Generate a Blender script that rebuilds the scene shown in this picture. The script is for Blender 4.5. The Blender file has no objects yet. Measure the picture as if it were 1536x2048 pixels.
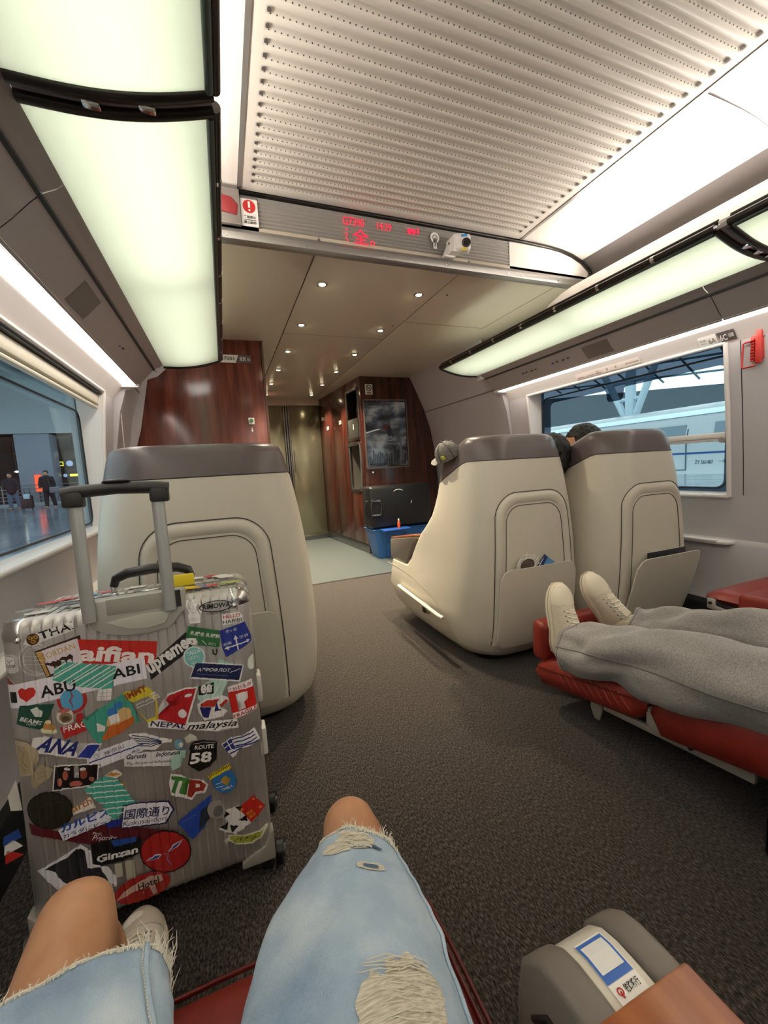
import bpy, bmesh, math, random
from mathutils import Vector, Matrix, noise
from math import sin, cos, pi, radians
random.seed(7)
scene = bpy.context.scene
C = scene.collection
# ---------------------------------------------------------------- camera
cam = bpy.data.cameras.new('camera'); co = bpy.data.objects.new('camera', cam); C.objects.link(co)
cam.sensor_fit = 'AUTO'; cam.sensor_width = 36.0; cam.lens = 817.66/2048*36.0
cam.clip_start = .02; cam.clip_end = 300
CAMX = Vector((0.929688, -0.363852, -0.057377)); CAMY = Vector((-0.092508, -0.079858, -0.992504)); CAMZ = Vector((0.356543, 0.928027, -0.107902))

R = Matrix((CAMX, -CAMY, -CAMZ)).transposed()
co.matrix_world = Matrix.Translation((0, 0, .95)) @ R.to_4x4()
scene.camera = co
# ---------------------------------------------------------------- world, exposure
scene.view_settings.view_transform = 'Standard'; scene.view_settings.look = 'None'
scene.view_settings.gamma = 1; scene.view_settings.use_curve_mapping = False
scene.view_settings.exposure = 0.82
scene.cycles.use_denoising = True; scene.cycles.max_bounces = 8; scene.cycles.diffuse_bounces = 5
scene.cycles.glossy_bounces = 4; scene.cycles.transparent_max_bounces = 12
wd = bpy.data.worlds.new('world'); scene.world = wd; wd.use_nodes = True
bg = wd.node_tree.nodes['Background']; bg.inputs[0].default_value = (.70, .78, .81, 1); bg.inputs[1].default_value = 1.5

def area(name, loc, rot, sx, sy, e, col=(1, .95, .88)):
    l = bpy.data.lights.new(name, 'AREA'); l.shape = 'RECTANGLE'; l.size = sx; l.size_y = sy; l.energy = e; l.color = col
    o = bpy.data.objects.new(name, l); C.objects.link(o); o.location = loc; o.rotation_euler = rot; return o
XC = .867
# fluorescent tubes lying on top of the racks, lighting the cove of the ceiling
for s in (-1, 1):
    area('cove_light', (XC+s*1.02, -.35, 1.915), (0, radians(180-s*28), 0), .04, 4.2, 18)
    area('rack_glass_fill', (XC+s*1.0, -.3, 1.79), (0, 0, 0), .22, 4.1, 12.5, (1, .99, .93)); area('rack_glass_fill', (XC+s*1.0, 2.35, 1.79), (0, 0, 0), .22, 1.1, 2.7, (1, .99, .93))  # unseen fill lights added inside the racks to brighten the frosted glass

# ---------------------------------------------------------------- materials
def lin(h, k=1.0):
    if not isinstance(h, str): return (h[0], h[1], h[2], 1)
    c = [int(h[i:i+2], 16)/255 for i in (0, 2, 4)]
    return tuple((v/12.92 if v <= .04045 else ((v+.055)/1.055)**2.4)*k for v in c)+(1,)
MATS = {}
def mat(name, col, rough=.5, metal=0, emit=None, es=0, spec=.5, coat=0, trans=0, alpha=1, sheen=0):
    if name in MATS: return MATS[name]
    m = bpy.data.materials.new(name); m.use_nodes = True; MATS[name] = m
    b = m.node_tree.nodes['Principled BSDF']
    b.inputs['Base Color'].default_value = lin(col); b.inputs['Roughness'].default_value = rough
    b.inputs['Metallic'].default_value = metal; b.inputs['Specular IOR Level'].default_value = spec
    b.inputs['Coat Weight'].default_value = coat; b.inputs['Transmission Weight'].default_value = trans
    b.inputs['Alpha'].default_value = alpha; b.inputs['Sheen Weight'].default_value = sheen
    if emit: b.inputs['Emission Color'].default_value = lin(emit); b.inputs['Emission Strength'].default_value = es
    return m
def nodes(m): return m.node_tree.nodes, m.node_tree.links, m.node_tree.nodes['Principled BSDF']
def noisy(m, scale, cols, bump=0, bscale=None, stretch=(1, 1, 1), detail=4, dist=.01, rough=None, pos=(.35, .65)):
    n, l, b = nodes(m)
    tc = n.new('ShaderNodeTexCoord'); mp = n.new('ShaderNodeMapping'); mp.inputs['Scale'].default_value = stretch
    l.new(tc.outputs['Object'], mp.inputs[0])
    t = n.new('ShaderNodeTexNoise'); t.inputs['Scale'].default_value = scale; t.inputs['Detail'].default_value = detail
    l.new(mp.outputs[0], t.inputs['Vector'])
    if cols:
        r = n.new('ShaderNodeValToRGB'); l.new(t.outputs['Fac'], r.inputs[0])
        r.color_ramp.elements[0].position = pos[0]; r.color_ramp.elements[1].position = pos[1]
        r.color_ramp.elements[0].color = lin(cols[0]); r.color_ramp.elements[1].color = lin(cols[-1])
        for i, c in enumerate(cols[1:-1]):
            e = r.color_ramp.elements.new(pos[0]+(pos[1]-pos[0])*(i+1)/(len(cols)-1)); e.color = lin(c)
        l.new(r.outputs[0], b.inputs['Base Color'])
    if bump:
        t2 = t
        if bscale:
            t2 = n.new('ShaderNodeTexNoise'); t2.inputs['Scale'].default_value = bscale; t2.inputs['Detail'].default_value = 3
            l.new(mp.outputs[0], t2.inputs['Vector'])
        bp = n.new('ShaderNodeBump'); bp.inputs['Strength'].default_value = bump; bp.inputs['Distance'].default_value = dist
        l.new(t2.outputs['Fac'], bp.inputs['Height']); l.new(bp.outputs[0], b.inputs['Normal'])
    return m
M_cream = noisy(mat('cream_shell', 'cbc4b5', .38), 90, None, .05, None, dist=.002)
M_band = mat('charcoal_trim', '5f5555', .33)
M_boxgrey = mat('armrest_grey', '716961', .45)
M_dark = mat('dark_seam', '2a2826', .6)
M_black = mat('black_plastic', '121213', .4)
M_ceil = mat('ceiling_white', 'd9d2ca', .5)
M_ceil2 = mat('ceiling_panel_paint', 'd6cfc4', .42)
M_corr = mat('corridor_ceiling_paint', 'b5aa98', .28)
M_wall = mat('wall_grey', 'b5b0b2', .42)
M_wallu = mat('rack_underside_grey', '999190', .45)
M_wallw = mat('window_surround_white', 'd8d2ce', .4)
M_ledge = mat('ledge_white', 'dcd8d2', .3)
M_metal = mat('brushed_metal', '8d8f90', .3, 1)
M_steel = mat('steel_door', '8a8672', .22, .75)
M_gm = mat('gunmetal_rail', '3a3633', .28, .8)
M_alu = mat('alu_beam', '93908c', .35, .6)
M_chrome = mat('chrome', 'd8d8d8', .15, 1)
M_carpet = noisy(mat('carpet', '4a413d', .95, spec=.1, sheen=.16), 260, ['161311', '352f2b', '564d47'], .9, 330, (1, .4, 1), 3, .005)
M_vinyl = noisy(mat('vinyl_floor', '9a9e9a', .35), 160, ['474d4e', '575c5b'], 0)
M_red = noisy(mat('red_leather', '7e251b', .42, spec=.45), 8, ['772219', '8a2c20'], .25, 60, (1, 1, 1), 4, .003)
M_skin = noisy(mat('tan_skin', 'bd8a68', .5), 14, ['b27e5c', 'c6946f'], .1, 120, dist=.001)
M_skin.node_tree.nodes['Principled BSDF'].inputs['Subsurface Weight'].default_value = .08
M_hair = noisy(mat('black_hair', '0d0b0b', .5), 140, ['060505', '17120f'], .7, None, (1, 1, .2), dist=.01)
M_white = mat('white_print', 'e8e4de', .5)
M_redp = mat('red_print', 'c2261f', .5)
M_grey_knit = noisy(mat('grey_sweat_cloth', '8a8682', .95, sheen=.3), 320, ['76726f', '979391'], .3, 260, dist=.002)
M_canvas = noisy(mat('cream_canvas', 'd8cdb6', .85), 300, ['cbbfa8', 'ded4c0'], .2, dist=.002)
M_rubber = mat('cream_rubber', 'ddd3bd', .5)
M_plate = mat('white_metal_bracket', 'b9b6ae', .35, .5)
def wood(name, c1, c2, c3, axis=(1, 1, .08), rough=.22):
    m = mat(name, c2, rough, coat=.4); noisy(m, 26, [c1, c2, c3], 0, None, axis, 6, pos=(.3, .72))
    n, l, b = nodes(m); b.inputs['Coat Roughness'].default_value = .18; return m
M_wood = wood('red_wood_veneer', '4a2117', '683024', '824434', (1, 1, .1))
M_woodd = wood('dark_wood_veneer', '2c130d', '44201a', '593022', (1, 1, .1))
M_woodt = wood('tray_wood', '6a3216', '91512c', 'aa6a3e', (1, .12, 1), .3)
# frosted rack glass: part diffuse, part translucent
M_rglass = bpy.data.materials.new('frosted_glass'); M_rglass.use_nodes = True
n, l, b = nodes(M_rglass); b.inputs['Base Color'].default_value = lin('d9ddd0'); b.inputs['Roughness'].default_value = .25
tr = n.new('ShaderNodeBsdfTranslucent'); tr.inputs[0].default_value = lin('e9eee3'); mx = n.new('ShaderNodeMixShader'); mx.inputs[0].default_value = .5
l.new(b.outputs[0], mx.inputs[1]); l.new(tr.outputs[0], mx.inputs[2]); l.new(mx.outputs[0], n['Material Output'].inputs[0])
def thin_glass(name, tint, refl):
    m = bpy.data.materials.new(name); m.use_nodes = True; n, l = m.node_tree.nodes, m.node_tree.links
    n.remove(n['Principled BSDF']); t = n.new('ShaderNodeBsdfTransparent'); t.inputs[0].default_value = lin(tint)
    g = n.new('ShaderNodeBsdfGlossy'); g.inputs['Roughness'].default_value = .02; g.inputs[0].default_value = (1, 1, 1, 1)
    f = n.new('ShaderNodeFresnel'); f.inputs[0].default_value = 1.3; mlt = n.new('ShaderNodeMath'); mlt.operation = 'MULTIPLY'; mlt.inputs[1].default_value = refl
    l.new(f.outputs[0], mlt.inputs[0]); x = n.new('ShaderNodeMixShader'); l.new(mlt.outputs[0], x.inputs[0]); l.new(t.outputs[0], x.inputs[1]); l.new(g.outputs[0], x.inputs[2])
    l.new(x.outputs[0], n['Material Output'].inputs[0]); return m
M_glass = thin_glass('window_glass', 'dfe8ea', .22)
M_clear = thin_glass('clear_film', 'f4f4f4', 1.2)
M_tint = thin_glass('window_tint_band', '56606e', .6)
M_strip = mat('light_strip', 'ffffff', .5, emit='fff6ea', es=5)
M_bulb = mat('bulb', 'ffffff', .5, emit='ffe9bf', es=30)
M_led = mat('red_led', '300006', .5, emit='ff1a3c', es=1.1)
M_ceil_hole = mat('hole_dark', '4a4540', .7)

# ---------------------------------------------------------------- geometry helpers
class G:
    def __init__(s): s.v = []; s.f = []; s.m = []
    def add(s, vs, fs, mi=0, M=None):
        o = len(s.v)
        s.v += [tuple(M @ Vector(p)) if M else tuple(p) for p in vs]
        s.f += [tuple(i+o for i in f) for f in fs]; s.m += [mi]*len(fs); return s
    def box(s, c, d, mi=0, M=None, rz=0):
        x, y, z = d[0]/2, d[1]/2, d[2]/2; c = Vector(c); Rz = Matrix.Rotation(rz, 3, 'Z')
        vs = [c+Rz @ Vector((a*x, b_*y, e*z)) for a in (-1, 1) for b_ in (-1, 1) for e in (-1, 1)]
        return s.add(vs, [(0, 1, 3, 2), (4, 6, 7, 5), (0, 4, 5, 1), (2, 3, 7, 6), (0, 2, 6, 4), (1, 5, 7, 3)], mi, M)
    def bb(s, lo, hi, mi=0):
        return s.box([(a+b_)/2 for a, b_ in zip(lo, hi)], [abs(b_-a) for a, b_ in zip(lo, hi)], mi)
    def prism(s, pts, d, mi=0):
        n_ = len(pts); d = Vector(d); P = [Vector(p) for p in pts]
        return s.add(P+[p+d for p in P], [tuple(range(n_))[::-1], tuple(range(n_, 2*n_))]+[(i, (i+1) % n_, n_+(i+1) % n_, n_+i) for i in range(n_)], mi)
    def loft(s, rings, mi=0, cap=(1, 1), closed=True):
        n_ = len(rings[0]); vs = [p for r_ in rings for p in r_]; fs = []
        for k in range(len(rings)-1):
            for i in range(n_ if closed else n_-1):
                j = (i+1) % n_; fs.append((k*n_+i, k*n_+j, (k+1)*n_+j, (k+1)*n_+i))
        if cap[0]: fs.append(tuple(range(n_))[::-1])
        if cap[1]: fs.append(tuple(range((len(rings)-1)*n_, len(rings)*n_)))
        return s.add(vs, fs, mi)
    def tube(s, pts, r, n_=8, mi=0, cap=(1, 1), flat=1.0):
        P = [Vector(p) for p in pts]; rings = []; up = None
        for i, p in enumerate(P):
            t = (P[min(i+1, len(P)-1)]-P[max(i-1, 0)]); t = t.normalized() if t.length > 1e-9 else Vector((0, 0, 1))
            if up is None:
                up = Vector((0, 0, 1)) if abs(t.z) < .9 else Vector((0, 1, 0))
            a = t.cross(up).normalized(); b_ = a.cross(t).normalized(); up = b_
            rr = r[i] if isinstance(r, (list, tuple)) else r
            rings.append([p+a*rr*cos(2*pi*k/n_)+b_*rr*flat*sin(2*pi*k/n_) for k in range(n_)])
        return s.loft(rings, mi, cap)
    def cyl(s, c, axis, r, h, n_=20, mi=0, r2=None):
        c = Vector(c); a = Vector(axis).normalized()*h/2; return s.tube([c-a, c+a], [r, r if r2 is None else r2], n_, mi)
    def ell(s, c, r, nu=20, nv=12, mi=0, M=None):
        c = Vector(c); rings = []
        for j in range(1, nv):
            t = pi*j/nv; rings.append([c+Vector((r[0]*sin(t)*cos(2*pi*i/nu), r[1]*sin(t)*sin(2*pi*i/nu), -r[2]*cos(t))) for i in range(nu)])
        if M: rings = [[M @ p for p in q] for q in rings]
        return s.loft(rings, mi)
def obj(name, g, mats, parent=None, smooth=None, bevel=0, seg=2, **kw):
    me = bpy.data.meshes.new(name); me.from_pydata(g.v, [], g.f)
    mats = mats if isinstance(mats, (list, tuple)) else [mats]
    for m in mats: me.materials.append(m)
    if len(mats) > 1: me.polygons.foreach_set('material_index', g.m)
    bm = bmesh.new(); bm.from_mesh(me); bmesh.ops.recalc_face_normals(bm, faces=bm.faces)
    if bevel:
        es = [e for e in bm.edges if len(e.link_faces) == 2 and e.calc_face_angle(0) > radians(38)]
        bmesh.ops.bevel(bm, geom=es, offset=bevel, segments=seg, profile=.5, affect='EDGES', clamp_overlap=True)
    bm.to_mesh(me); bm.free()
    if smooth is not None or bevel:
        me.polygons.foreach_set('use_smooth', [True]*len(me.polygons)); me.set_sharp_from_angle(angle=radians(smooth or 40))
    o = bpy.data.objects.new(name, me); C.objects.link(o)
    if parent: o.parent = parent
    for k, v_ in kw.items(): o[k] = v_
    return o
def root(name, label, cat, group=None, loc=(0, 0, 0), kind=None):
    o = bpy.data.objects.new(name, None); C.objects.link(o); o.location = loc; o.empty_display_size = .05
    if label: o['label'] = label
    if cat: o['category'] = cat
    if group: o['group'] = group
    if kind: o['kind'] = kind
    return o
def dup(o, parent=None):
    kids = [c for c in list(scene_objs()) if c.parent == o]
    c = o.copy(); C.objects.link(c); c.parent = parent
    for k in kids: dup(k, c)
    return c
def scene_objs(): return C.objects
TC = bpy.data.curves.new('text', 'FONT'); TO = bpy.data.objects.new('text_tmp', TC); C.objects.link(TO)
_tcache = {}
def text_geo(s, shear=0, bold=0, res=3):
    """glyph outlines of a string as flat polygons normalised to width 1; returns verts, faces, height"""
    k = (s, shear, bold)
    if k in _tcache: return _tcache[k]
    TC.body = s; TC.size = 1; TC.shear = shear; TC.offset = .018*bold; TC.resolution_u = res; TC.fill_mode = 'FRONT'
    bpy.context.view_layer.update(); dg = bpy.context.evaluated_depsgraph_get()
    me = bpy.data.meshes.new_from_object(TO.evaluated_get(dg))
    v = [tuple(p.co) for p in me.vertices]; f = [tuple(p.vertices) for p in me.polygons]
    bpy.data.meshes.remove(me)
    if not v: r_ = ([], [], 1, 1)
    else:
        x0 = min(p[0] for p in v); x1 = max(p[0] for p in v); y1 = max(p[1] for p in v)
        r_ = ([(p[0]-x0, p[1]) for p in v], f, x1-x0, y1)
    _tcache[k] = r_; return r_
def text_on(g, s, o, ux, uy, w=None, h=None, mi=0, shear=0, bold=0):
    """write s at o (baseline left), along ux with up uy; w width or h height"""
    v, f, tw, th = text_geo(s, shear, bold)
    if not v: return
    sx = (w/tw) if w else h/th; sy = (h/th) if h else sx
    o = Vector(o); ux = Vector(ux).normalized(); uy = Vector(uy).normalized()
    g.add([o+ux*p[0]*sx+uy*p[1]*sy for p in v], f, mi)
def nz(x, y, z=0): return noise.noise(Vector((x, y, z)))

# ================================================================= SETTING
Y0, Y1, YB, YD = -2.6, 3.26, 1.86, 5.75
def SX(s, o): return XC+s*o
carp = root('floor', None, None, kind='structure')
obj('carpet', G().bb((-.65, Y0, -.06), (2.4, 3.37, 0)), M_carpet, carp)
obj('vinyl_floor', G().bb((-.65, 3.37, -.06), (2.4, YD+.3, -.002)), M_vinyl, carp)
obj('floor_strip', G().bb((-.65, 3.365, -.01), (2.4, 3.39, .003)), M_metal, carp)

# ceiling: grooved centre panel, flat side strips, curved coves, corridor panels
ceil = root('ceiling', None, None, kind='structure')
GX0, GX1, GL = .213, 1.520, 1.7913
g = G()
xs = [.172, GX0-.011, GX0-.007, GX0, GX0+.01, .5, .867, 1.2, GX1-.01, GX1, GX1+.007, GX1+.011, 1.562]
def wx(x): return 0 if (x < GX0-.006 or x > GX1+.006) else (.55 if (x < GX0+.003 or x > GX1-.003) else 1)
ys = []; NG = 64
for k in range(NG):
    yc = GL-.04*k
    for d, h in ((.0125, 0), (.0105, .25), (.007, .75), (.0035, 1), (-.0035, 1), (-.007, .75), (-.0105, .25), (-.0125, 0)): ys.append((yc+d, h))
ys = [(YB-.012, 0)]+ys+[(Y0, 0)]
vs = [(x, y, 2.10+.006*h*wx(x)) for y, h in ys for x in xs]; nx = len(xs)
fs = [(j*nx+i, j*nx+i+1, (j+1)*nx+i+1, (j+1)*nx+i) for j in range(len(ys)-1) for i in range(nx-1)]
obj('grooved_panel', G().add(vs, fs), M_ceil2, ceil, smooth=50)
obj('panel_backing', G().bb((.15, Y0, 2.112), (1.58, YB, 2.13)), M_dark, ceil)
g = G()
for k in range(34):
    yc = GL-.04*k
    for i in range(80):
        x = GX0+.004+i*(GX1-GX0-.008)/79
        for (dy, rz) in ((-.0086, .0022),):
            c_ = Vector((x, yc-dy, 2.1022)); g.add([c_+Vector((rz*cos(a), rz*.7*sin(a), -rz*.6*sin(a))) for a in (0, 1.05, 2.1, 3.14, 4.19, 5.24)], [(0, 1, 2, 3, 4, 5)])
    for x in (GX0, GX1):
        g.add([Vector((x+.0065*cos(a), yc+.0065*sin(a), 2.1012)) for a in [q*pi/5 for q in range(10)]], [tuple(range(10))])
obj('vent_holes', g, M_ceil_hole, ceil, kind='stuff')
for s in (-1, 1):
    # seam rail between panel and cove
    obj('seam_rail', G().bb((SX(s, .695), Y0, 2.097), (SX(s, .711), YB, 2.12)), M_alu, ceil)
    prof = [(.711, 2.10), (.80, 2.0995), (.90, 2.096), (.98, 2.089), (1.06, 2.074), (1.13, 2.05)]
    for (a, b_) in ((Y0, .955), (.963, YB-.01)):
        g = G(); vs = []; 
        for o_, z in prof: vs += [(SX(s, o_), a, z), (SX(s, o_), b_, z)]
        obj('cove_panel', g.add(vs, [(2*i, 2*i+1, 2*i+3, 2*i+2) for i in range(len(prof)-1)]), M_ceil, ceil, smooth=60)
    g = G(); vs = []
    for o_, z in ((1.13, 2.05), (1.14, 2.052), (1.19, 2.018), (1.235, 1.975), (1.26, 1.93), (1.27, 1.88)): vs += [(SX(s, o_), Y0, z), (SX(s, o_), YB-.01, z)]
    obj('cove_shaded_part', g.add(vs, [(2*i, 2*i+1, 2*i+3, 2*i+2) for i in range(5)]), mat('cove_painted_shade', '6b6461', .7), ceil, smooth=60)  # lower cove; the shadow above the rack trim is painted into its grey
    g = G(); vs = []
    for o_, z in prof: vs += [(SX(s, o_), .953, z+.004), (SX(s, o_), .965, z+.004)]
    obj('cove_joint', g.add(vs, [(2*i, 2*i+1, 2*i+3, 2*i+2) for i in range(len(prof)-1)]), M_wallu, ceil)
# corridor ceiling: three panels and a hatch, z 1.9375
ZC = 1.9375
for i, (a, b_) in enumerate(((-.45, .481), (.487, 1.247), (1.253, 2.20))):
    obj('corridor_panel', G().bb((a, YB+.0, ZC), (b_, YD+.02, ZC+.03)), M_corr, ceil, bevel=.002)
obj('corridor_seam', G().bb((.478, YB, ZC+.006), (.490, YD, ZC+.02)).bb((1.244, YB, ZC+.006), (1.256, YD, ZC+.02)), M_dark, ceil)
g = G().bb((1.262, 2.668, ZC-.0008), (1.897, 2.671, ZC+.001)).bb((1.894, YB, ZC-.0008), (1.897, 2.671, ZC+.001)).bb((.487, 3.05, ZC-.0006), (1.247, 3.052, ZC+.001))
obj('hatch_seam', g, M_dark, ceil)
for x, y in ((1.32, 2.2), (1.2, 2.75)):
    obj('screw', G().cyl((x, y, ZC-.001), (0, 0, 1), .006, .003, 10), M_gm, ceil)

# bulkhead above the seats
bk = root('trim_1', None, None, kind='structure')
arch = [(SX(-1, o_), z) for o_, z in ((.711, 2.10), (.85, 2.098), (.98, 2.088), (1.10, 2.055), (1.2, 2.009))][::-1]
archr = [(2*XC-x, z) for x, z in arch][::-1]
g = G()
prof = []; NR = 10
for k in range(NR*8+1):
    z = 1.947+(2.10-1.947)*k/(NR*8); prof.append((YB+.004-.0036*cos(2*pi*k/8), z))
vs = []
for y, z in prof: vs += [(.172, y, z), (1.50, y, z)]
g.add(vs, [(2*i, 2*i+1, 2*i+3, 2*i+2) for i in range(len(prof)-1)])
obj('ribbed_face', g, mat('display_panel_grey', '8c8780', .35), bk, smooth=60)
for s in (-1, 1):
    P = [(SX(s, .636), 1.947), (SX(s, .636), 2.098)]+[(SX(s, o_), z-.004) for o_, z in ((.80, 2.098), (.90, 2.095), (.98, 2.088), (1.06, 2.071), (1.13, 2.045), (1.19, 2.008))]+[(SX(s, 1.165), 1.947)]
    obj('side_face', G().prism([(x, YB, z) for x, z in P], (0, .02, 0)), M_ceil if s > 0 else M_alu, bk)
    pts = [(SX(s, o_), YB-.004, z-.006) for o_, z in ((.60, 2.10), (.711, 2.10), (.80, 2.098), (.90, 2.095), (.98, 2.088), (1.06, 2.071), (1.13, 2.045), (1.19, 2.005), (1.205, 1.985))]
    obj('gasket', G().tube(pts, .009, 8), M_gm, bk, smooth=60)
obj('top_gasket', G().tube([(.15, YB-.004, 2.094), (1.58, YB-.004, 2.094)], .009, 8), M_gm, bk, smooth=60)
g = G().prism([(-.30, YB-.012, 1.947), (-.30, YB-.030, 1.925), (-.30, YB-.030, 1.897), (-.30, YB+.02, 1.897), (-.30, YB+.02, 1.947)], (2.335, 0, 0))
obj('beam', g, M_alu, bk, bevel=.002)
g = G()
for x in (.10, .17, .42, .80, 1.10, 1.47, 1.56, 1.80): g.cyl((x, YB-.031, 1.909), (0, 1, 0), .004, .003, 10)
obj('screws', g, M_chrome, bk, kind='stuff')
obj('bulkhead_core', G().bb((-.40, YB+.022, 1.95), (2.13, YB+.06, 2.12)), M_ceil, bk)

# side walls: profile extruded along the car with window openings
WIN = [(1.30, 2.66), (-1.45, -.25)]
ZT, ZS = 1.444, .713
up = [(1.27, 1.88), (1.262, 1.70), (1.199, 1.6245)]
def strip_profile(g, s, prof, a, b_, mi=0, th=0):
    vs = []
    for o_, z in prof: vs += [(SX(s, o_), a, z), (SX(s, o_), b_, z)]
    g.add(vs, [(2*i, 2*i+1, 2*i+3, 2*i+2) for i in range(len(prof)-1)], mi)
for s, side in ((-1, 'left'), (1, 'right')):
    w = root('wall_'+side, None, None, kind='structure')
    g = G(); strip_profile(g, s, [(1.27, 1.88), (1.264, 1.72), (1.225, 1.66), (1.2, 1.63)], Y0, 3.02)
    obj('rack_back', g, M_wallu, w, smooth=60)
    for (a, b_) in ((Y0, 1.226), (1.23, 2.90)):
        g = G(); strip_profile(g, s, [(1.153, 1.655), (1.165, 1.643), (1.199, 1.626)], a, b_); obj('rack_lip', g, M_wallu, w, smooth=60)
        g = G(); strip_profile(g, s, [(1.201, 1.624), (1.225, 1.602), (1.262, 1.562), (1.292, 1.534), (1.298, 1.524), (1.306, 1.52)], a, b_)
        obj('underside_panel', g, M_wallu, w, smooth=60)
    g = G(); g.bb((SX(s, 1.197), Y0, 1.618), (SX(s, 1.215), 2.90, 1.634)); obj('underside_seam', g, M_dark, w)
    lip = G(); strip_profile(lip, s, [(1.371, 1.523), (1.376, 1.517), (1.385, 1.512), (1.425, 1.462), (1.436, 1.444)], Y0, 2.90)
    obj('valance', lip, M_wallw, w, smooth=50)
    # lower wall and pillars
    low = [(1.502, ZS), (1.503, .60), (1.50, .49), (1.49, .475), (1.485, .46), (1.475, .30), (1.46, .17), (1.455, .16)]
    g = G(); strip_profile(g, s, low, Y0, 3.26); obj('lower_panel', g, M_wall, w, smooth=30)
    g = G(); strip_profile(g, s, [(1.455, .165), (1.445, .14), (1.44, 0)], Y0, 3.26); obj('heater_cover', g, mat('heater_dark', '242221', .8), w)
    g = G()
    for (a, b_) in ((Y0, -1.45), (-.25, 1.228), (1.232, 1.30), (2.66, 2.897), (2.903, 3.26)):
        gg = G(); strip_profile(gg, s, [(1.436, ZT), (1.468, 1.15), (1.49, .90), (1.502, ZS)], a, b_)
        obj('pillar_panel', gg, M_wall, w, smooth=60)
    g = G(); strip_profile(g, s, [(1.385, 1.60), (1.436, ZT)], 2.905, 3.26); obj('upper_pillar_panel', g, M_wall, w)
    # far curved wall beyond the wood panel line
    g = G(); strip_profile(g, s, [(1.17, ZC+.01), (1.22, 1.85), (1.29, 1.70), (1.35, 1.56)], 2.905, YD+.05); obj('far_upper_panel', g, M_wall, w, smooth=60)
    g = G(); strip_profile(g, s, [(1.352, 1.548), (1.41, 1.37), (1.45, 1.15), (1.49, .9), (1.5, .7), (1.5, .3), (1.46, 0)], 2.905, YD+.05); obj('far_lower_panel', g, M_wall, w, smooth=60)
    g = G(); strip_profile(g, s, [(1.352, 1.548), (1.41, 1.455)], 2.905, 3.262); obj('far_mid_panel', g, M_wall, w)
    obj('end_filler', G().prism([(SX(s, o_), 2.904, z) for o_, z in ((1.30, 1.515), (1.29, 1.66), (1.62, 1.66), (1.62, 1.43), (1.43, 1.43), (1.37, 1.50))], (0, .004, 0)), M_wall, w)
    obj('panel_end', G().prism([(SX(s, o_), 2.902, z) for o_, z in ((1.352, 1.548), (1.41, 1.37), (1.45, 1.15), (1.49, .9), (1.51, .7), (1.56, .7), (1.56, 1.548))], (0, .003, 0)), M_wall, w)
    for yy in (1.23, 2.9): obj('seam_backing', G().prism([(SX(s, o_), yy-.03, z) for o_, z in ((1.445, 1.46), (1.475, 1.15), (1.497, .90), (1.512, .70), (1.53, .70), (1.53, 1.46))], (0, .06, 0)), M_dark, w)
    obj('strip_end_cap', G().bb((SX(s, 1.290), 2.862, 1.512), (SX(s, 1.385), 2.905, 1.532)), M_wallw, w)
    obj('far_seam', G().tube([(SX(s, 1.349), 2.905, 1.555), (SX(s, 1.349), YD, 1.555)], .004, 6), M_wallu, w)
    obj('light_strip', G().bb((SX(s, 1.303), Y0, 1.521), (SX(s, 1.369), 2.86, 1.526)), M_strip, w, smooth=30)
    obj('light_strip_channel', G().bb((SX(s, 1.295), Y0, 1.5275), (SX(s, 1.375), 2.88, 1.54)).bb((SX(s, 1.303), 2.862, 1.518), (SX(s, 1.369), 2.875, 1.53)), M_wallw, w)
    obj('wall_shell', G().bb((SX(s, 1.572), Y0, -.1), (SX(s, 1.60), YD+.3, ZS)).bb((SX(s, 1.572), 2.67, ZS), (SX(s, 1.60), YD+.3, 2.2)).bb((SX(s, 1.572), Y0, 1.47), (SX(s, 1.60), 2.67, 2.2)).bb((SX(s, 1.572), -.24, ZS), (SX(s, 1.60), 1.29, 1.47)).bb((SX(s, 1.572), Y0, ZS), (SX(s, 1.60), -1.46, 1.47)), mat('car_body', '9aa0a4', .4), w)
    # ledge under the window
    g = G().prism([(SX(s, 1.50), 1.248, .482), (SX(s, 1.45), 1.26, .480), (SX(s, 1.445), 1.30, .478), (SX(s, 1.445), 3.2, .478), (SX(s, 1.50), 3.2, .482)], (0, 0, -.016))
    obj('ledge', g, M_ledge, w, bevel=.005)
    if s > 0:
        obj('ledge_lip', G().tube([(SX(s, 1.448), 1.31, .478), (SX(s, 1.448), 3.2, .478)], .008, 8), M_ledge, w, smooth=60)
    # windows
    for wi, (a, b_) in enumerate(WIN):
        wn = root('window_%d' % (1+wi+(2 if s > 0 else 0)), None, None, kind='structure')
        od = 1.558
        # reveal
        g = G()
        g.add([(SX(s, 1.436), a, ZT), (SX(s, 1.436), b_, ZT), (SX(s, od), b_, ZT+.02), (SX(s, od), a, ZT+.02)], [(0, 1, 2, 3)])
        g.add([(SX(s, 1.500), a, ZS), (SX(s, 1.500), b_, ZS), (SX(s, od), b_, ZS+.012), (SX(s, od), a, ZS+.012)], [(0, 1, 2, 3)])
        for yy, dd in ((a, -.012), (b_, .012)):
            g.add([(SX(s, 1.436), yy, ZT), (SX(s, 1.468), yy, 1.15), (SX(s, 1.502), yy, ZS), (SX(s, od), yy-dd, ZS), (SX(s, od), yy-dd, ZT+.02)], [(0, 1, 2, 3, 4)])
        obj('window_reveal', g, M_wallw, wn)
        # raised surround
        g = G(); f0 = .022
        P = [(1.434, ZT+.012), (1.500, ZS-.016)]
        for yy in (a-f0*.5, b_+f0*.5):
            g.tube([(SX(s, 1.432), yy, ZT+.005), (SX(s, 1.464), yy, 1.15), (SX(s, 1.486), yy, .90), (SX(s, 1.498), yy, ZS-.01)], .011, 8)
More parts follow.
